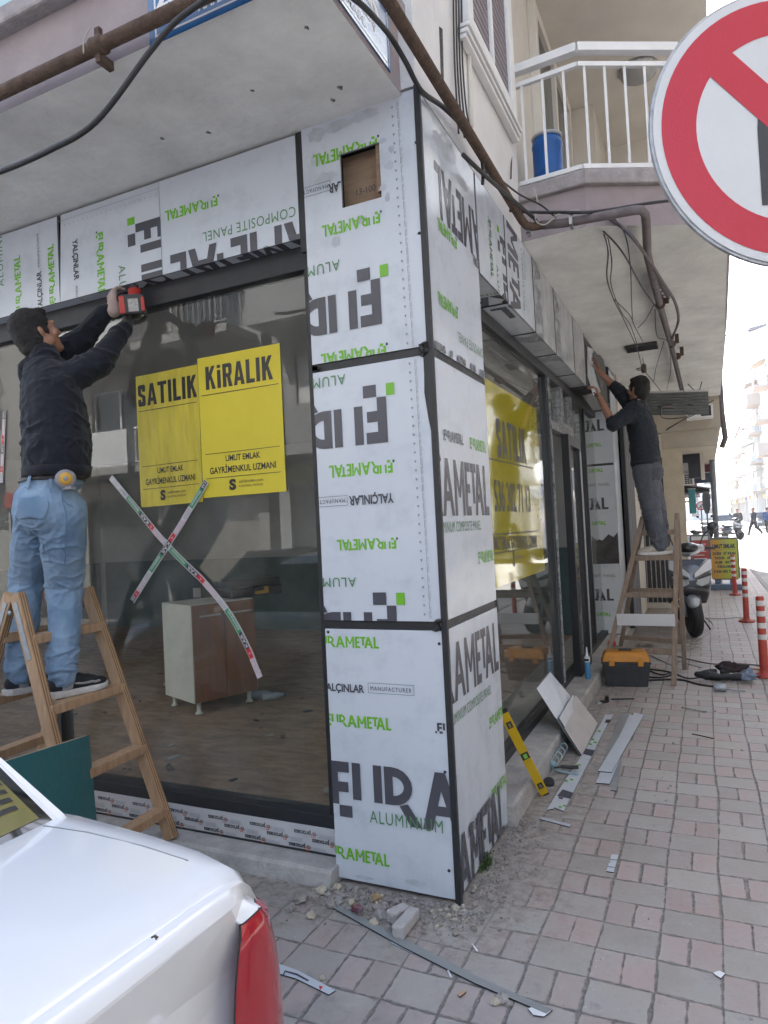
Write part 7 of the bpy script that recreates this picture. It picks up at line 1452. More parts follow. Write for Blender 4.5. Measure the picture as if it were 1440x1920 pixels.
NAVYK = cloth('navy_sweater', (.013, .015, .022), .3, sheen=.12); DENIM = cloth('light_denim', (.105, .175, .28), .45, c2=(.25, .345, .455), ns=5, scale=420, sheen=.05); DENIM2 = mat('denim_seam', (.13, .22, .35), .9)
CHAR = cloth('charcoal_shirt', (.026, .031, .04), .2, sheen=.05); GREYJ = cloth('grey_jeans', (.06, .066, .082), .4, c2=(.12, .126, .145), ns=6, sheen=.05)
LEATH = mat('belt_leather', (.03, .024, .022), .5, noise_amt=.4, noise_scale=40); SHOEB = mat('black_mesh', (.014, .015, .02), .6, bump=.4, bump_scale=500, noise_amt=.2); SOLEW = mat('white_sole', (.60, .58, .56), .6, noise_amt=.2, noise_scale=30); SHOEC = mat('cream_canvas', (.46, .42, .35), .85, noise_amt=.3, noise_scale=20, bump=.3, bump_scale=200)
GLV1 = cloth('pale_glove', (.40, .30, .27), .2); GLV2 = cloth('dark_glove', (.055, .055, .052), .2); EYEW = mat('eye_white', (.6, .58, .55), .2)
def shoe(root, heel, d, zs, mu, ms, side=1, L_=.295, vox=.0045, swoosh=False, stripe=None):
    d = Vector(d); d.z = 0; d.normalize(); s = Vector((d.y, -d.x, 0))*side; h = Vector(heel); h.z = zs
    outl = [(-.004, 0), (.0, .024), (.02, .036), (.07, .037), (.13, .034), (.18, .043), (.22, .049), (.26, .044), (.285, .026), (.296, 0), (.288, -.022), (.26, -.038), (.22, -.044), (.16, -.036), (.10, -.033), (.05, -.035), (.015, -.032), (.0, -.02)]
    k = L_/.295; b = Blob(); 
    lo = []; hi = []
    for (a, e) in outl:
        toe = max(0, (a-.2)/.1); lo.append(h+d*a*k+s*e*.95+Vector((0, 0, .012*toe**2+.008*max(0, (.03-a)/.03)))); hi.append(h+d*(a*k+(.004 if a > .1 else -.004))+s*e*1.07+Vector((0, 0, .040-.012*min(1, max(0, a)/.2)+.012*toe**2)))
    n = len(outl); mb = MB(); mb._add(lo+hi, [tuple(range(n)) if side > 0 else tuple(reversed(range(n))), tuple(reversed(range(n, 2*n))) if side > 0 else tuple(range(n, 2*n))]+[((i+1) % n, i, i+n, (i+1) % n+n) if side > 0 else (i, (i+1) % n, (i+1) % n+n, i+n) for i in range(n)], 0)
    so_ = attach(mb.build('sole', ms, None, bevel=.006), root)
    q = lambda a, e, z: h+d*a*k+s*e+Vector((0, 0, z)); b = Blob()
    R = Matrix((d, s, Vector((0, 0, 1)))).transposed()
    b.ell(q(.235, .002, .045), (.055*k, .041, .026), R); b.ell(q(.18, .0, .055), (.07*k, .038, .035), R); b.ell(q(.12, .0, .062), (.07*k, .034, .047), R); b.ell(q(.055, 0, .062), (.056*k, .033, .045), R); b.cap(q(.05, 0, .07), q(.055, 0, .105), .036, .034); b.ell(q(.10, 0, .095), (.04, .026, .03), R)
    up = attach(remesh(b, 'upper', mu, None, vox, 3), root)
    if swoosh:
        bv = bvh_of(up); pts = [q(.115, .06, .060), q(.15, .06, .048), q(.19, .06, .047), q(.235, .06, .056), q(.225, .06, .066), q(.20, .06, .058), q(.16, .06, .058), q(.115, .06, .062)]; strip(bv, 'side_mark', pts, .0016, SOLEW, up, .001).matrix_parent_inverse = Matrix.Identity(4)
        strip(bv, 'heel_tab', [q(.045, .06, .085), q(.07, .06, .078), q(.09, .06, .082)], .004, mat('grey_tab', (.2, .21, .23), .5), up, .001).matrix_parent_inverse = Matrix.Identity(4)
        strip(bv, 'lace', [q(.13, .0, .14), q(.16, .01, .13), q(.185, .0, .12), q(.205, .008, .1)], .003, mat('grey_lace', (.05, .05, .06), .7), up, .001).matrix_parent_inverse = Matrix.Identity(4)
    return up
# ---------------------------------------------------------------- workman at the left window
M1 = thing('person', 'workman in dark sweater and light blue jeans reaching up with a red drill', 'person', (-2.0, -.4, .868)); root = M1
Yp = lambda x, y, p: W(x, y, 'y', p)
ZS_ = .868
pel = Yp(93, 948, -.43); hipR, hipL = pel+Vector((.085, .0, -.03)), pel+Vector((-.085, .0, -.03))
ankR, ankL = Vector((-1.865, -.385, .955)), Vector((-2.165, -.40, .955)); kneeR = Yp(122, 1098, -.31); kneeL = Yp(50, 1085, -.33)
chest = Yp(100, 775, -.40); neck = Yp(86, 672, -.37); shR = Yp(118, 712, -.38); shL = Yp(66, 692, -.26)
elR = Yp(186, 678, -.27); wrR = Yp(238, 608, -.13); elL = Yp(150, 640, -.13); wrL = Yp(212, 572, -.05)
hc = Yp(68, 625, -.37); rv = Vector(RC[0]); rv.z = 0; rv.normalize(); av = Vector((-rv.y, rv.x, 0)); hf = rv*.62+av*.72+Vector((0, 0, .42)); hu = Vector((0, 0, 1))-rv*.30-av*.2
b = Blob(); PH, RH = head_caps(b, hc, hf, hu, 1.03)
b.cap(PH(0, -.025, -.05), neck, .055, .058); b.chain([neck, chest+Vector((0, 0, .04)), chest-Vector((0, 0, .1)), pel], [.052, .08, .09, .10]); b.cap(shR, shL, .04, .04)
for sh, el, wr in ((shR, elR, wrR), (shL, elL, wrL)): b.chain([sh, el, wr], [.048, .038, .027])
for hp, kn, an in ((hipR, kneeR, ankR), (hipL, kneeL, ankL)): b.chain([hp, kn, an, an+Vector((0, .05, -.045))], [.075, .052, .036, .03])
# right hand closed round the drill handle, left hand spread against the panel edge
DRC = Vector((-1.64, -.03, 2.86)); hdl0, hdl1 = Yp(246, 590, -.16), Yp(246, 574, -.02)
dR = (hdl1+Vector((-.01, .02, .05))-wrR).normalized(); wR2 = wrR+dR*.01
hR = hand_caps(wR2, Vector((.05, .35, 1)), Vector((.9, .35, .1)), 1, curl=(55, 65, 45), sc=1.02, tcurl=35, spread=2)
dL = Vector((-.25, .18, 1)); hL = hand_caps(wrL, Vector((-.35, .25, .8)), Vector((.2, 1, .1)), 1, curl=(22, 30, 22), sc=1.0, tcurl=12, spread=9)
for c in hR+hL: b.cap(*c, seg=8)
body = remesh(b, 'body', SKIN, root, .0055, 2)
hair_blob(PH, RH, 1.03, HAIR, root, .0055, 1)
mb = Blob(); mb.ell(PH(.031, .083, .009), (.006, .006, .004), RH); mb.ell(PH(-.031, .083, .009), (.006, .006, .004), RH); attach(mb.build('eye', EYEW), root)
for nm, caps, m, wr, dd in (('glove', hL, GLV1, wrL, Vector((-.35, .25, .8))), ('glove', hR, GLV2, wR2, Vector((.05, .35, 1)))):
    g_ = Blob(); 
    for a, e, ra, rb in caps: g_.cap(a, e, ra+.0018, rb+.0018, seg=8)
    dd = dd.normalized(); g_.cap(wr-dd*.045, wr, .034, .032); o = remesh(g_, nm, m, root, .004, 2, lambda co, no: .0012*noise.noise(co*60))
    o['label'] = 'pale pinkish work glove on the raised left hand' if m is GLV1 else 'dark grey work glove gripping the drill'
# sweater
b = Blob(); up = (neck-pel).normalized(); Rz = Matrix.Rotation(radians(-20), 3, 'Z'); waist = Yp(102, 880, -.42)
b.lofte([(Yp(105, 897, -.42), .176, .142), (Yp(107, 875, -.415), .186, .152), (Yp(107, 840, -.41), .188, .156), (Yp(103, 795, -.40), .186, .148), (Yp(98, 750, -.39), .192, .14), (Yp(93, 715, -.38), .185, .125), (Yp(88, 690, -.375), .135, .105), (neck+Vector((0, 0, -.005)), .082, .082)], Rz); b.ell(Yp(142, 855, -.36), (.055, .06, .10), Rz)
b.cap(neck-Vector((0, 0, .02)), neck+(PH(0, -.025, -.05)-neck)*.28, .078, .070)
b.chain([shR+Vector((-.02, 0, -.02)), shR.lerp(elR, .5), elR, elR.lerp(wrR, .55), wrR-(wrR-elR).normalized()*.03], [.092, .078, .068, .056, .043])
b.chain([shL+Vector((.0, 0, -.02)), shL.lerp(elL, .5), elL, elL.lerp(wrL, .55), wrL-(wrL-elL).normalized()*.045], [.09, .075, .066, .055, .045]); b.cap(shR.lerp(chest, .4), shL.lerp(chest, .4), .11, .10)
sw = remesh(b, 'sweater', NAVYK, root, .0065, 8, folds(.010, (6, 6, 9), [(waist+Vector((0, 0, .1)), .28, 1.1), (shR, .2, .8), (elR, .14, .6), (elL, .14, .6)], 2.))
ring(bvh_of(sw), 'hem', Yp(104, 886, -.42), (0, 0, 1), .045, NAVYK, root, off=.003, th=.006)
# jeans
b = Blob(); b.ell(pel+Vector((0, -.015, .0)), (.185, .150, .15), Rz); b.ell(pel+Vector((.05, -.06, -.02)), (.11, .085, .12), Rz); b.ell(pel+Vector((-.07, -.055, -.02)), (.105, .08, .12), Rz); b.ell(Yp(98, 905, -.42), (.175, .14, .07), Rz)
b.chain([hipR, hipR.lerp(kneeR, .45), kneeR, kneeR.lerp(ankR, .45), ankR+Vector((-.005, -.01, .06)), ankR+Vector((0, -.01, .005))], [.116, .108, .088, .08, .07, .062]); b.chain([hipL, hipL.lerp(kneeL, .45), kneeL, kneeL.lerp(ankL, .45), ankL+Vector((0, -.01, .06)), ankL+Vector((0, -.01, .005))], [.11, .102, .084, .077, .068, .06])
jn = remesh(b, 'jeans', DENIM, root, .0062, 6, folds(.0075, (7, 7, 13), [(kneeR, .16, 1.5), (kneeL, .16, 1.5), (ankR+Vector((0, 0, .09)), .14, 2.0), (ankL+Vector((0, 0, .09)), .14, 2.0), (pel+Vector((0, -.05, -.16)), .2, 1.0)], 5.), cut=[(ankL-Vector((0, 0, .028)), (0, 0, -1))])
jb = bvh_of(jn); ring(jb, 'belt', Yp(98, 896, -.42), (0, 0, 1), .042, LEATH, root, off=.008, th=.005)
bw = Vector((.92, -.38, 0)).normalized(); camd = lambda p: (Vector(CP)-p).normalized()
def scr(o_, name, px0, px1, px2, m, off=.003, n=10, y=-.62, par=root): A_, B_, C_ = (Yp(*p, y) for p in (px0, px1, px2)); return decal(jb, name, ((B_-A_).length, (C_-A_).length), A_, (B_-A_).normalized(), (C_-A_).normalized(), m, par, off, n)
scr(jn, 'back_pocket', (26, 982), (84, 978), (26, 929), cloth('denim_pocket', (.11, .185, .29), .4, c2=(.21, .30, .41), ns=6, sheen=.05), .004)
for x in (86, 38): scr(jn, 'belt_loop', (x-3, 908), (x+3, 908), (x-3, 884), DENIM, .014, 4)
strip(jb, 'seam', [Yp(x, y, -.5) for x, y in ((118, 925), (123, 965), (126, 1010), (128, 1050), (130, 1095))], .0022, DENIM2, jn).matrix_parent_inverse = Matrix.Identity(4)
strip(jb, 'seam', [Yp(x, y, -.55) for x, y in ((52, 995), (58, 1012), (66, 1040), (72, 1080))], .0022, DENIM2, jn).matrix_parent_inverse = Matrix.Identity(4)
strip(jb, 'seam', [Yp(x, y, -.5) for x, y in ((118, 932), (135, 938), (152, 942))], .0022, DENIM2, jn).matrix_parent_inverse = Matrix.Identity(4)
for a in (ankR, ankL): attach(Blob().cap(a-Vector((0, 0, .03)), a+Vector((0, 0, .03)), .042, .042).build('sock', mat('sock_grey', (.30, .31, .34), .9)), root)
shoe(root, ankR+Vector((-.02, -.085, 0)), (.22, 1, 0), ZS_, SHOEB, SOLEW, 1, .31, swoosh=True); shoe(root, ankL+Vector((-.01, -.085, 0)), (.1, 1, 0), ZS_, SHOEB, SOLEW, 1, .31)
# things he carries
q = jb.find_nearest(Yp(138, 893, -.5)); tn = (Vector(CP)-q[0]); tn.z = 0; tn.normalize(); T_ = thing('tape_measure', 'grey and yellow tape measure clipped to the workman\'s belt', 'tape measure', tuple(q[0]+tn*.032)); Rt = tn.to_track_quat('Z', 'Y').to_matrix()
MB().lathe([(.026, -.02), (.044, -.014), (.047, 0), (.044, .014), (.03, .02)], seg=22, rot=Rt).build('case', mat('case_grey', (.24, .23, .25), .4), T_); MB().lathe([(.030, .0202), (.029, .023), (.010, .0235)], seg=22, rot=Rt).build('disc', mat('disc_yellow', (.50, .28, .03), .4), T_); MB().lathe([(.011, .0236), (.010, .026), (.003, .0265)], seg=12, rot=Rt).build('hub', mat('case_grey', (.24, .23, .25), .4), T_); mb = MB(); e = Rt @ Vector((1, 0, 0)); mb.bar(Rt @ Vector((.0, -.046, 0)), Rt @ Vector((.052, -.046, 0)), .03, .012, up=Rt @ Vector((0, 1, 0))) if False else mb.box(-.01, .05, -.014, .014, -.05, -.038); mb.build('lip', mat('case_grey', (.24, .23, .25), .4), T_)
DRL = thing('cordless_drill', 'red and black cordless drill held up under the fascia, battery towards the viewer', 'drill', tuple(hdl0)); DRED = mat('drill_red', (.42, .035, .025), .4); DBK = mat('drill_black', (.025, .025, .028), .5)
v = Vector((0, 0, 0)); nb = (Vector(CP)-hdl0); nb.z *= .6; nb.normalize(); Rb = nb.to_track_quat('Z', 'Y').to_matrix(); Rb = Matrix((rv, nb.cross(rv).normalized(), nb)).transposed()
def dbox(x0, x1, y0, y1, z0, z1): 
    mb = MB(); mb.v = [tuple(Rb @ Vector(p)) for p in [(x, y, z) for z in (z0, z1) for y in (y0, y1) for x in (x0, x1)]]; mb.f = [(0, 2, 3, 1), (4, 5, 7, 6), (0, 1, 5, 4), (2, 6, 7, 3), (0, 4, 6, 2), (1, 3, 7, 5)]; mb.mi = [0]*6; mb.sm = [False]*6; return mb
cx_ = Rb.transposed() @ (Yp(248, 572, -.16)-hdl0); ox, oy = cx_.x, cx_.y
bt = dbox(ox-.062, ox+.062, oy-.05, oy+.05, -.03, .035).build('battery', DBK, DRL, bevel=.012)
dbox(ox-.064, ox-.034, oy-.046, oy+.044, -.025, .0365).build('side_panel', DRED, bt, bevel=.008); dbox(ox+.042, ox+.064, oy-.038, oy+.036, -.025, .0365).build('side_panel', DRED, bt, bevel=.008); dbox(ox-.02, ox+.032, oy-.036, oy+.026, .0352, .0370).build('label_patch', mat('label_grey', (.38, .37, .35), .5, noise_amt=.5, noise_scale=80), bt)
h0_, h1_ = hdl0+Vector((.0, .03, .01)), hdl1+Vector((.0, .03, .03)); mb = MB(); mb.tube([h0_-hdl0, h0_.lerp(h1_, .5)-hdl0, h1_-hdl0], [.024, .02, .024], 12); mb.build('handle', DBK, DRL)
mb = MB(); t0 = h1_-hdl0; mb.tube([t0+Vector((0, 0, -.06)), t0+Vector((0, 0, -.05)), t0+Vector((0, 0, .07))], [.02, .034, .034], 14); mb.build('motor', DRED, DRL); mb = MB(); mb.tube([t0+Vector((0, 0, .071)), t0+Vector((0, 0, .09)), t0+Vector((0, 0, .10)), t0+Vector((0, 0, .13))], [.022, .020, .004, .003], 12); mb.build('chuck', DBK, DRL)
# ---------------------------------------------------------------- second workman on the old ladder
M2 = thing('person', 'second workman in charcoal shirt and grey jeans fitting a panel from the old ladder', 'person', (.6, 4.62, 1.215)); root = M2
YQ = 4.62; Q = lambda x, y, p=YQ: W(x, y, 'y', p); Z2 = 1.216
pel = Q(1211, 880); ank = Vector((.615, 4.55, 1.305)); ank2 = Vector((.635, 4.71, 1.305)); hip1, hip2 = pel+Vector((.0, -.085, -.03)), pel+Vector((.0, .085, -.03)); kn1, kn2 = Q(1219, 945, 4.53), Q(1230, 945, 4.70)
neck = Q(1196, 752); hc = Q(1197, 729); chest = Q(1200, 800); shN = Q(1190, 768, 4.44); shF = Q(1185, 762, 4.80)
elN = Q(1150, 796, 4.36); wrN = Q(1124, 745, 4.42); elF = Q(1156, 728, 4.86); wrF = Q(1126, 700, 4.80)
hf = Vector((-.75, .60, .12)); b = Blob(); PH, RH = head_caps(b, hc, hf, Vector((0, 0, 1)), 1.05)
b.cap(PH(0, -.025, -.05), neck, .055, .058); b.chain([neck, chest, pel], [.07, .12, .12]); b.cap(shN, shF, .05, .05)
for sh, el, wr in ((shN, elN, wrN), (shF, elF, wrF)): b.chain([sh, el, el.lerp(wr, .35), wr], [.05, .042, .042, .029])
for hp, kn, an in ((hip1, kn1, ank), (hip2, kn2, ank2)): b.chain([hp, kn, an, an+Vector((-.05, 0, -.045))], [.075, .052, .036, .03])
for c in hand_caps(wrN, Vector((-.25, .1, 1)), Vector((-1, .1, 0)), -1, curl=(30, 35, 25), sc=1.05)+hand_caps(wrF, Vector((-.2, 0, 1)), Vector((-1, 0, 0)), 1, curl=(10, 14, 10), sc=1.05): b.cap(*c, seg=8)
remesh(b, 'body', SKIN, root, .0065, 2); hair_blob(PH, RH, 1.05, HAIR, root, .007, 4)
b = Blob(); Rz = Matrix.Rotation(radians(90), 3, 'Z'); 
b.lofte([(Q(1211, 878), .172, .135), (Q(1210, 855), .182, .142), (Q(1207, 825), .186, .142), (Q(1201, 795), .192, .138), (Q(1197, 775), .18, .12), (Q(1195, 763), .12, .095), (neck+Vector((0, 0, -.005)), .08, .08)], Rz)
b.cap(neck, neck.lerp(PH(0, -.025, -.05), .3), .075, .068)
b.chain([shN, shN.lerp(elN, .5), elN], [.088, .078, .072]); b.chain([elN, elN.lerp(wrN, .12)], [.07, .062]); b.chain([shF, shF.lerp(elF, .5), elF, elF.lerp(wrF, .15)], [.088, .078, .07, .062]); b.cap(shN.lerp(chest, .3), shF.lerp(chest, .3), .11, .11)
st_ = remesh(b, 'shirt', CHAR, root, .007, 7, folds(.010, (6, 6, 9), [(Q(1208, 850), .25, .9), (shN, .2, .8)], 8.)); ring(bvh_of(st_), 'hem', Q(1211, 868), (0, 0, 1), .04, CHAR, root, off=.004, th=.005)
b = Blob(); b.ell(pel+Vector((.01, 0, .0)), (.18, .14, .14), Rz); b.ell(pel+Vector((.08, -.08, -.03)), (.10, .085, .115), Rz); b.ell(pel+Vector((.08, .08, -.03)), (.10, .085, .115), Rz)
b.chain([hip1, hip1.lerp(kn1, .45), kn1, kn1.lerp(ank, .5), ank+Vector((.005, 0, .06)), ank+Vector((.01, 0, .0))], [.125, .115, .098, .088, .08, .07]); b.chain([hip2, hip2.lerp(kn2, .45), kn2, kn2.lerp(ank2, .5), ank2+Vector((0, 0, .06)), ank2], [.12, .11, .095, .086, .078, .068])
jn = remesh(b, 'jeans', GREYJ, root, .007, 6, folds(.0085, (7, 7, 12), [(kn1, .2, 1.2), (ank+Vector((0, 0, .1)), .16, 1.8), (pel, .2, .6)], 12.)); jb = bvh_of(jn)
ring(jb, 'belt', Q(1211, 866), (0, 0, 1), .035, LEATH, root, off=.006, th=.004)
A_, B_, C_ = Q(1222, 900, 4.45), Q(1246, 900, 4.55), Q(1222, 877, 4.45); decal(jb, 'back_pocket', ((B_-A_).length, (C_-A_).length), A_, (B_-A_).normalized(), (C_-A_).normalized(), cloth('grey_pocket', (.075, .08, .095), .3, sheen=.05), root, .003, 8)
for a in (ank, ank2): attach(Blob().cap(a-Vector((0, 0, .03)), a+Vector((0, 0, .03)), .042, .042).build('sock', BLACKRUB), root)
shoe(root, ank+Vector((.085, .0, 0)), (-1, -.05, 0), Z2, SHOEC, SOLEW, -1, .30, .005); shoe(root, ank2+Vector((.085, .0, 0)), (-1, .05, 0), Z2, SHOEC, SOLEW, 1, .30, .005)
# the piece of film and black sheet he is fitting
pc = W(1112, 680, 'x', -.005); mb = MB(); 
for k, (pts, m) in enumerate((([(1101, 650), (1112, 655), (1118, 690), (1126, 735), (1112, 742), (1101, 705)], 0), ([(1092, 742), (1108, 738), (1126, 752), (1142, 757), (1138, 768), (1112, 770)], 1), ([(1112, 662), (1130, 668), (1136, 700), (1128, 735), (1118, 700)], 1))):
    q_ = [W(x, y, 'x', .004+.006*k) for x, y in pts]; n_ = len(q_); mb._add(q_+[p+Vector((.002, 0, 0)) for p in q_], [tuple(range(n_)), tuple(reversed(range(n_, 2*n_)))]+[((i+1) % n_, i, i+n_, (i+1) % n_+n_) for i in range(n_)], m)
tag(mb.build('panel_piece', [FILM, mat('crumpled_black', (.02, .021, .023), .3, bump=.8, bump_scale=18)]), 'torn film and black sheet piece held up by the second workman', 'panel piece')
# passers-by far down the road
def walker(label, x, y, facing, coat, trousers, stride=.26, bend=.0):
    t = thing('person', label, 'person', (x, y, 0), facing); b = Blob()
    def add(nm, m, fn, vox=.03): 
        b = Blob(); fn(b); o = remesh(b, nm, m, None, vox, 2); o.parent = t; return o
    def bod(b): b.ell((0, .02, 1.60), (.085, .1, .125)); b.cap((0, 0, 1.40), (0, .0, 1.55), .055, .055); b.chain([(0, 0, 1.38), (0, 0, .95)], [.12, .12]); b.chain([(.09, 0, .92), (.09, stride*.6, .48), (.09, stride*.9, .06)], [.08, .055, .04]); b.chain([(-.09, 0, .92), (-.09, -stride*.2, .5), (-.09, -stride*1.2, .12)], [.08, .055, .04]); b.chain([(.2, 0, 1.36), (.24, -.1, 1.1), (.22, .02, .85)], [.05, .04, .04]); b.chain([(-.2, 0, 1.36), (-.24, .1, 1.1), (-.22, .2, .9)], [.05, .04, .04])
    add('body', SKIN, bod); add('hair', HAIR, lambda b: b.ell((0, -.01, 1.655), (.095, .105, .095)))
    def ct(b): b.ell((0, 0, 1.22), (.23, .15, .28)); b.ell((0, 0, .95), (.21, .15, .16)); b.chain([(.2, 0, 1.36), (.25, -.1, 1.1), (.23, .0, .90)], [.085, .07, .06]); b.chain([(-.2, 0, 1.36), (-.25, .1, 1.1), (-.23, .17, .95)], [.085, .07, .06])
    add('coat', coat, ct); 
    def tr(b): b.chain([(.09, 0, .9), (.09, stride*.6, .48), (.09, stride*.9, .10)], [.12, .085, .065]); b.chain([(-.09, 0, .9), (-.09, -stride*.2, .5), (-.09, -stride*1.2, .16)], [.12, .085, .065])
    add('trousers', trousers, tr)
    def sh(b): b.chain([(.09, stride*.9-.06, .045), (.09, stride*.9+.17, .04)], [.045, .04]); b.chain([(-.09, -stride*1.2-.05, .11), (-.09, -stride*1.2+.13, .05)], [.045, .04])
    add('shoes', BLACKRUB, sh); return t
DKC = cloth('dark_coat', (.03, .033, .04)); walker('person in dark clothes striding across the bright road', 3.82, 46.7, 2.2, DKC, cloth('dark_trousers', (.02, .02, .025)), .38)
walker('person in a dark jacket walking beside the parked motorbike', 3.05, 50, pi, cloth('brown_coat', (.07, .065, .06)), cloth('grey_trousers', (.12, .13, .15)), .2); walker('person in a blue jacket at the right picture edge far down the road', 4.62, 47, 0, cloth('blue_coat', (.04, .09, .2)), cloth('dark_trousers', (.02, .02, .025)), .2)
# body of the black power tool lying near the bollard
b = Blob(); b.chain([(-.26, .06, .06), (-.17, .03, .055), (-.07, .0, .045), (.06, -.03, .045), (.12, -.03, .05)], [.03, .045, .032, .036, .046]); b.cap((-.2, .04, .08), (-.1, .05, .09), .03, .025); b.cap((-.02, .02, .08), (.05, .06, .10), .03, .02)
o = remesh(b, 'body', TBK, None, .007, 1, lambda co, no: .009*noise.noise(co*16)+.004*noise.noise(co*45)); o.parent = GR
# ================================================================ scooters and cars down the street
SILV = mat('scooter_silver', (.46, .48, .51), .28, metal=.35, coat=.6); SBLK = mat('scooter_black', (.018, .019, .022), .35, coat=.3); SGRY = mat('scooter_grey', (.17, .18, .20), .3, metal=.3, coat=.4); LENS = mat('headlamp_lens', (.42, .44, .46), .06, spec=.9)
def scooter(label, loc, rz, main=SILV, steer=.18):
    t = thing('scooter', label, 'scooter', loc, rz, 'parked scooters'); RX = Matrix.Rotation(pi/2, 3, 'Y')   # faces -Y
    def A(mb, nm, m, par=None, **k): return mb.build(nm, m, par or t, **k)
    for y, st_ in ((-.62, steer), (.62, 0)):
        Rw = Matrix.Rotation(st_, 3, 'Z') @ RX; w = A(MB().lathe([(.15, -.05), (.20, -.065), (.245, -.05), (.262, 0), (.245, .05), (.20, .065), (.15, .05)], (0, y, .262), 26, rot=Rw), 'wheel', BLACKRUB)
        A(MB().lathe([(.03, -.05), (.15, -.03), (.165, -.045), (.165, .045), (.15, .03), (.03, .05)], (0, y, .262), 20, rot=Rw), 'rim', mat('rim_red', (.10, .02, .03), .4), w)
    mb = MB()
    for s in (-.095, .095): mb.tube([(s, -.62, .262), (s, -.60, .40), (s*.8, -.50, .60)], .022, 8)
    A(mb, 'fork', SGRY)
    b = Blob(); b.ell((0, -.62, .48), (.085, .2, .075)); b.ell((0, -.70, .44), (.075, .15, .07)); f = remesh(b, 'front_fender', main, None, .02, 4); f.parent = t
    # apron: lofted shield
    def sec(z, w, y, dep): return [(w*sin(a), y-dep*cos(a)+.0, z) for a in [(-1+2*k/10)*1.45 for k in range(11)]]
    mb = MB(); loft([sec(.42, .19, -.44, .06), sec(.55, .23, -.47, .10), sec(.66, .245, -.50, .13)], mb); A(mb, 'lower_apron', SBLK).modifiers.new('t', 'SOLIDIFY').thickness = .02
    mb = MB(); loft([sec(.66, .25, -.50, .145), sec(.76, .265, -.49, .16), sec(.88, .27, -.45, .14), sec(1.0, .265, -.40, .10)], mb); A(mb, 'apron', SGRY).modifiers.new('t', 'SOLIDIFY').thickness = .02
    mb = MB(); mb.prism([(-.20, 1.005), (.20, 1.005), (.0, .80)], (0, -.60, 0), (1, 0, 0), (0, 0, 1), (0, .03, 0)); o = A(mb, 'chest_panel', SBLK); 
    for v in o.data.vertices: v.co.y += (1.0-v.co.z)*-.16+.035+abs(v.co.x)*.22
    mb = MB()
    for s in (-1, 1): mb._add([(s*.03, -0.718, .78), (s*.23, -0.625, .87), (s*.262, -0.550, .885), (s*.26, -0.550, 1.0), (s*.215, -0.585, 1.0), (s*.04, -0.705, .835)], [tuple(range(6)) if s > 0 else tuple(reversed(range(6)))])
    o = A(mb, 'chevron', mat('scooter_white', (.62, .63, .65), .3, coat=.6)); so_ = o.modifiers.new('t', 'SOLIDIFY'); so_.thickness = .012
    for s in (-1, 1):
        mb = MB(); mb._add([(s*.045, -0.722, .70), (s*.11, -0.705, .665), (s*.20, -0.650, .70), (s*.235, -0.620, .80), (s*.06, -0.716, .765)], [tuple(range(5)) if s > 0 else tuple(reversed(range(5)))]); o = A(mb, 'headlight', LENS); o.modifiers.new('t', 'SOLIDIFY').thickness = .012
        mb = MB(); mb._add([(s*.035, -0.728, .765), (s*.10, -0.715, .785), (s*.235, -0.628, .83), (s*.235, -0.626, .80), (s*.07, -0.722, .76)], [tuple(range(5)) if s > 0 else tuple(reversed(range(5)))]); A(mb, 'lamp_brow', SBLK).modifiers.new('t', 'SOLIDIFY').thickness = .008
    # handlebar cowl
    b = Blob(); b.ell((0, -.36, 1.13), (.17, .12, .10)); b.ell((.13, -.33, 1.14), (.10, .07, .06)); b.ell((-.13, -.33, 1.14), (.10, .07, .06)); c = remesh(b, 'handlebar_cowl', main, None, .018, 4); c.parent = t
    b = Blob(); b.ell((0, -.41, 1.15), (.14, .10, .075)); c2 = remesh(b, 'cowl_visor', SBLK, None, .018, 4); c2.parent = t
    mb = MB(); mb.tube([(.14, -.42, 1.10), (.02, -.475, 1.06)], .012, 6); A(mb, 'cowl_stripe', mat('scooter_white', (.62, .63, .65), .3), c2)
    for s in (-1, 1):
        A(MB().tube([(s*.18, -.30, 1.14), (s*.36, -.24, 1.13)], .019, 8), 'grip', BLACKRUB); A(MB().tube([(s*.17, -.35, 1.14), (s*.30, -.35, 1.13), (s*.35, -.33, 1.13)], .008, 6), 'brake_lever', SBLK)
        m_ = A(MB().tube(spline([(s*.17, -.33, 1.19), (s*.20, -.33, 1.28), (s*.26, -.34, 1.36), (s*.30, -.34, 1.38)], 5), .009, 6), 'mirror_stalk', SBLK); b = Blob(); b.ell((s*.33, -.33, 1.43), (.075, .03, .06), Matrix.Rotation(-s*.6, 3, 'Y')); mm = remesh(b, 'mirror', SBLK, None, .014, 3); mm.parent = m_
    b = Blob(); b.ell((0, .0, .35), (.16, .45, .08)); b.ell((0, .45, .55), (.18, .42, .17)); b.ell((0, -.30, .7), (.14, .10, .28)); c = remesh(b, 'rear_body', SGRY, None, .025, 4); c.parent = t
    b = Blob(); b.ell((0, .35, .76), (.15, .42, .07)); b.ell((0, .62, .82), (.13, .2, .06)); c = remesh(b, 'seat', BLACKRUB, None, .022, 4); c.parent = t
    A(MB().tube([(.12, .1, .25), (.22, .0, .10), (.27, -.05, .01)], .012, 6), 'side_stand', SBLK); A(MB().tube([(-.16, .5, .35), (-.17, .85, .40)], .05, 10), 'exhaust', SGRY)
    mb = MB(); mb.box(-.10, .10, .90, .93, .62, .68); A(mb, 'tail_light', DRED, None, bevel=.008); return t
scooter('silver and black scooter parked facing the viewer behind the old ladder', (.745, 7.62, 0), radians(8))
c = scooter('white scooter parked on the left pavement beyond the red sign board', (.85, 30, 0), radians(150), mat('scooter_white', (.62, .63, .65), .3))
c = scooter('dark and white motorbike parked by the white car far down the street', (2.35, 40, 0), radians(35), SGRY)
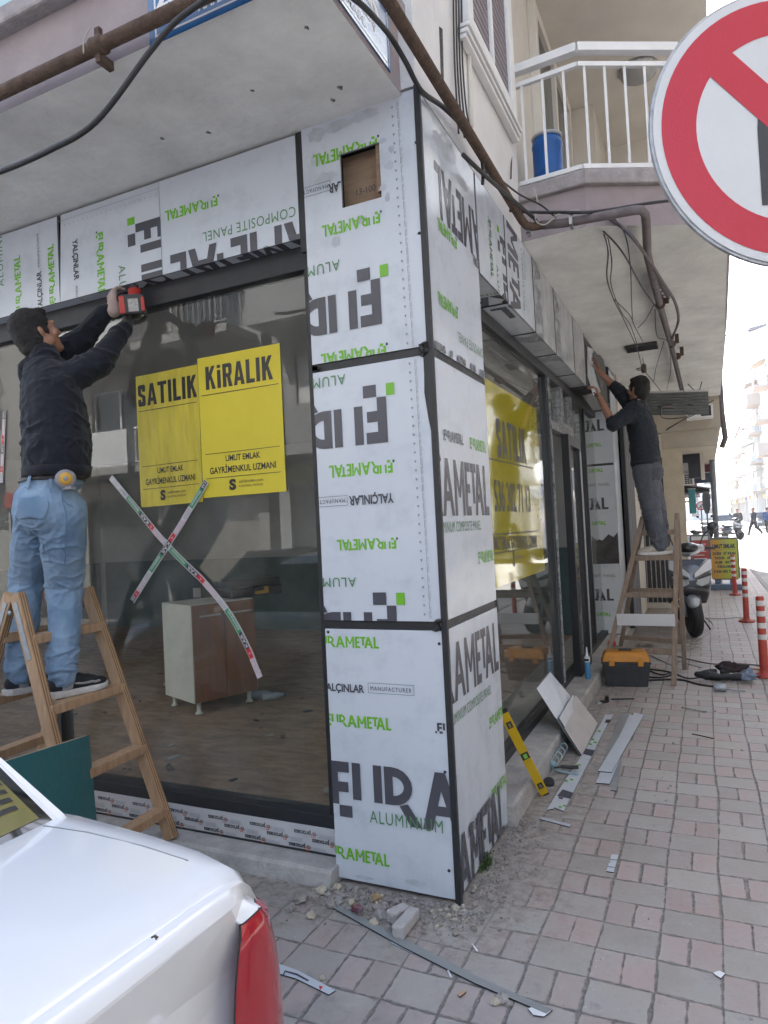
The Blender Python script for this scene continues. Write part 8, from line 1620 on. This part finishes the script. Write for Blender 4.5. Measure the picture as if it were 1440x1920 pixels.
def far_car(label, loc, rz, paint):
    t = thing('parked_car', label, 'car', loc, rz, 'cars far down the street'); mb = MB(); sd_ = [(0, .35), (.05, .62), (.35, .80), (1.0, .90), (1.55, 1.36), (2.8, 1.40), (3.5, .98), (4.1, .92), (4.2, .40)]
    pr_ = [(x, z) for x, z in sd_]+[(4.1, .25), (.1, .25)]
    mb.prism(pr_, (-2.1, -.80, 0), (1, 0, 0), (0, 0, 1), (0, 1.6, 0)); mb.build('body', paint, t, bevel=.08)
    mb = MB()
    for s in (-1, 1): mb.prism([(1.12, .93), (1.6, 1.31), (2.75, 1.34), (3.35, 1.0)], (-2.1, s*.806-.004, 0), (1, 0, 0), (0, 0, 1), (0, .008, 0))
    mb.build('side_window', GL, t); mb = MB(); mb.quad((-1.06, -.62, .97), (-1.06, .62, .97), (-.60, .58, 1.34), (-.60, -.58, 1.34)); mb.quad((1.34, -.62, 1.02), (.72, -.58, 1.38), (.72, .58, 1.38), (1.34, .62, 1.02)); o = mb.build('windscreen', GL, t); 
    for v in o.data.vertices: v.co.x += -.03 if v.co.x < 0 else .03
    for x in (-1.3, 1.3):
        for s in (-1, 1): w = MB().lathe([(.17, -.1), (.30, -.1), (.32, 0), (.30, .1), (.17, .1)], (x, s*.72, .32), 18, rot=Matrix.Rotation(pi/2, 3, 'X')).build('wheel', BLACKRUB, t); MB().lathe([(.03, -.11), (.17, -.105), (.17, .105), (.03, .11)], (x, s*.72, .32), 14, rot=Matrix.Rotation(pi/2, 3, 'X')).build('rim', ALU, w)
    for s in (-1, 1): mb = MB(); mb.box(2.0, 2.12, s*.62-.12, s*.62+.12, .68, .85); mb.build('tail_light', DRED, t); mb = MB(); mb.box(-2.13, -2.0, s*.6-.14, s*.6+.14, .55, .68); mb.build('headlight', LENS, t)
    return t
far_car('white car parked nose-out far down the left side of the street', (2.35, 52, 0), radians(90), CARP); far_car('dark car parked beyond the passers-by', (5.6, 62, 0), radians(90), mat('dark_paint', (.03, .035, .045), .2, coat=1.))
far_car('pale car parked across the street, mirrored in the right window', (5.2, 9.5, 0), radians(90), mat('pale_paint', (.35, .36, .37), .25, coat=1.)); far_car('grey car parked across the street, mirrored in the shop door', (5.25, 15.2, 0), radians(90), mat('grey_paint', (.12, .13, .14), .25, coat=1.))
far_car('dark car parked along the side street, mirrored in the left window', (-5.0, -6.6, 0), 0, mat('dark_paint', (.03, .035, .045), .2, coat=1.))
# ================================================================ added air volume that pales the far street, imitating overexposure
hm = bpy.data.materials.new('washout_air'); hm.use_nodes = True; _t = hm.node_tree; _t.nodes.clear(); _o = _t.nodes.new('ShaderNodeOutputMaterial'); _v = _t.nodes.new('ShaderNodeVolumePrincipled')
_v.inputs['Color'].default_value = (.95, .96, 1, 1); _v.inputs['Density'].default_value = .0008; _v.inputs['Anisotropy'].default_value = .3
_t.links.new(_v.outputs[0], _o.inputs['Volume'])
o = MB().box(-310, 310, -310, 310, -1.2, 22).build('washout_volume', hm); tag(o, kind='stuff')
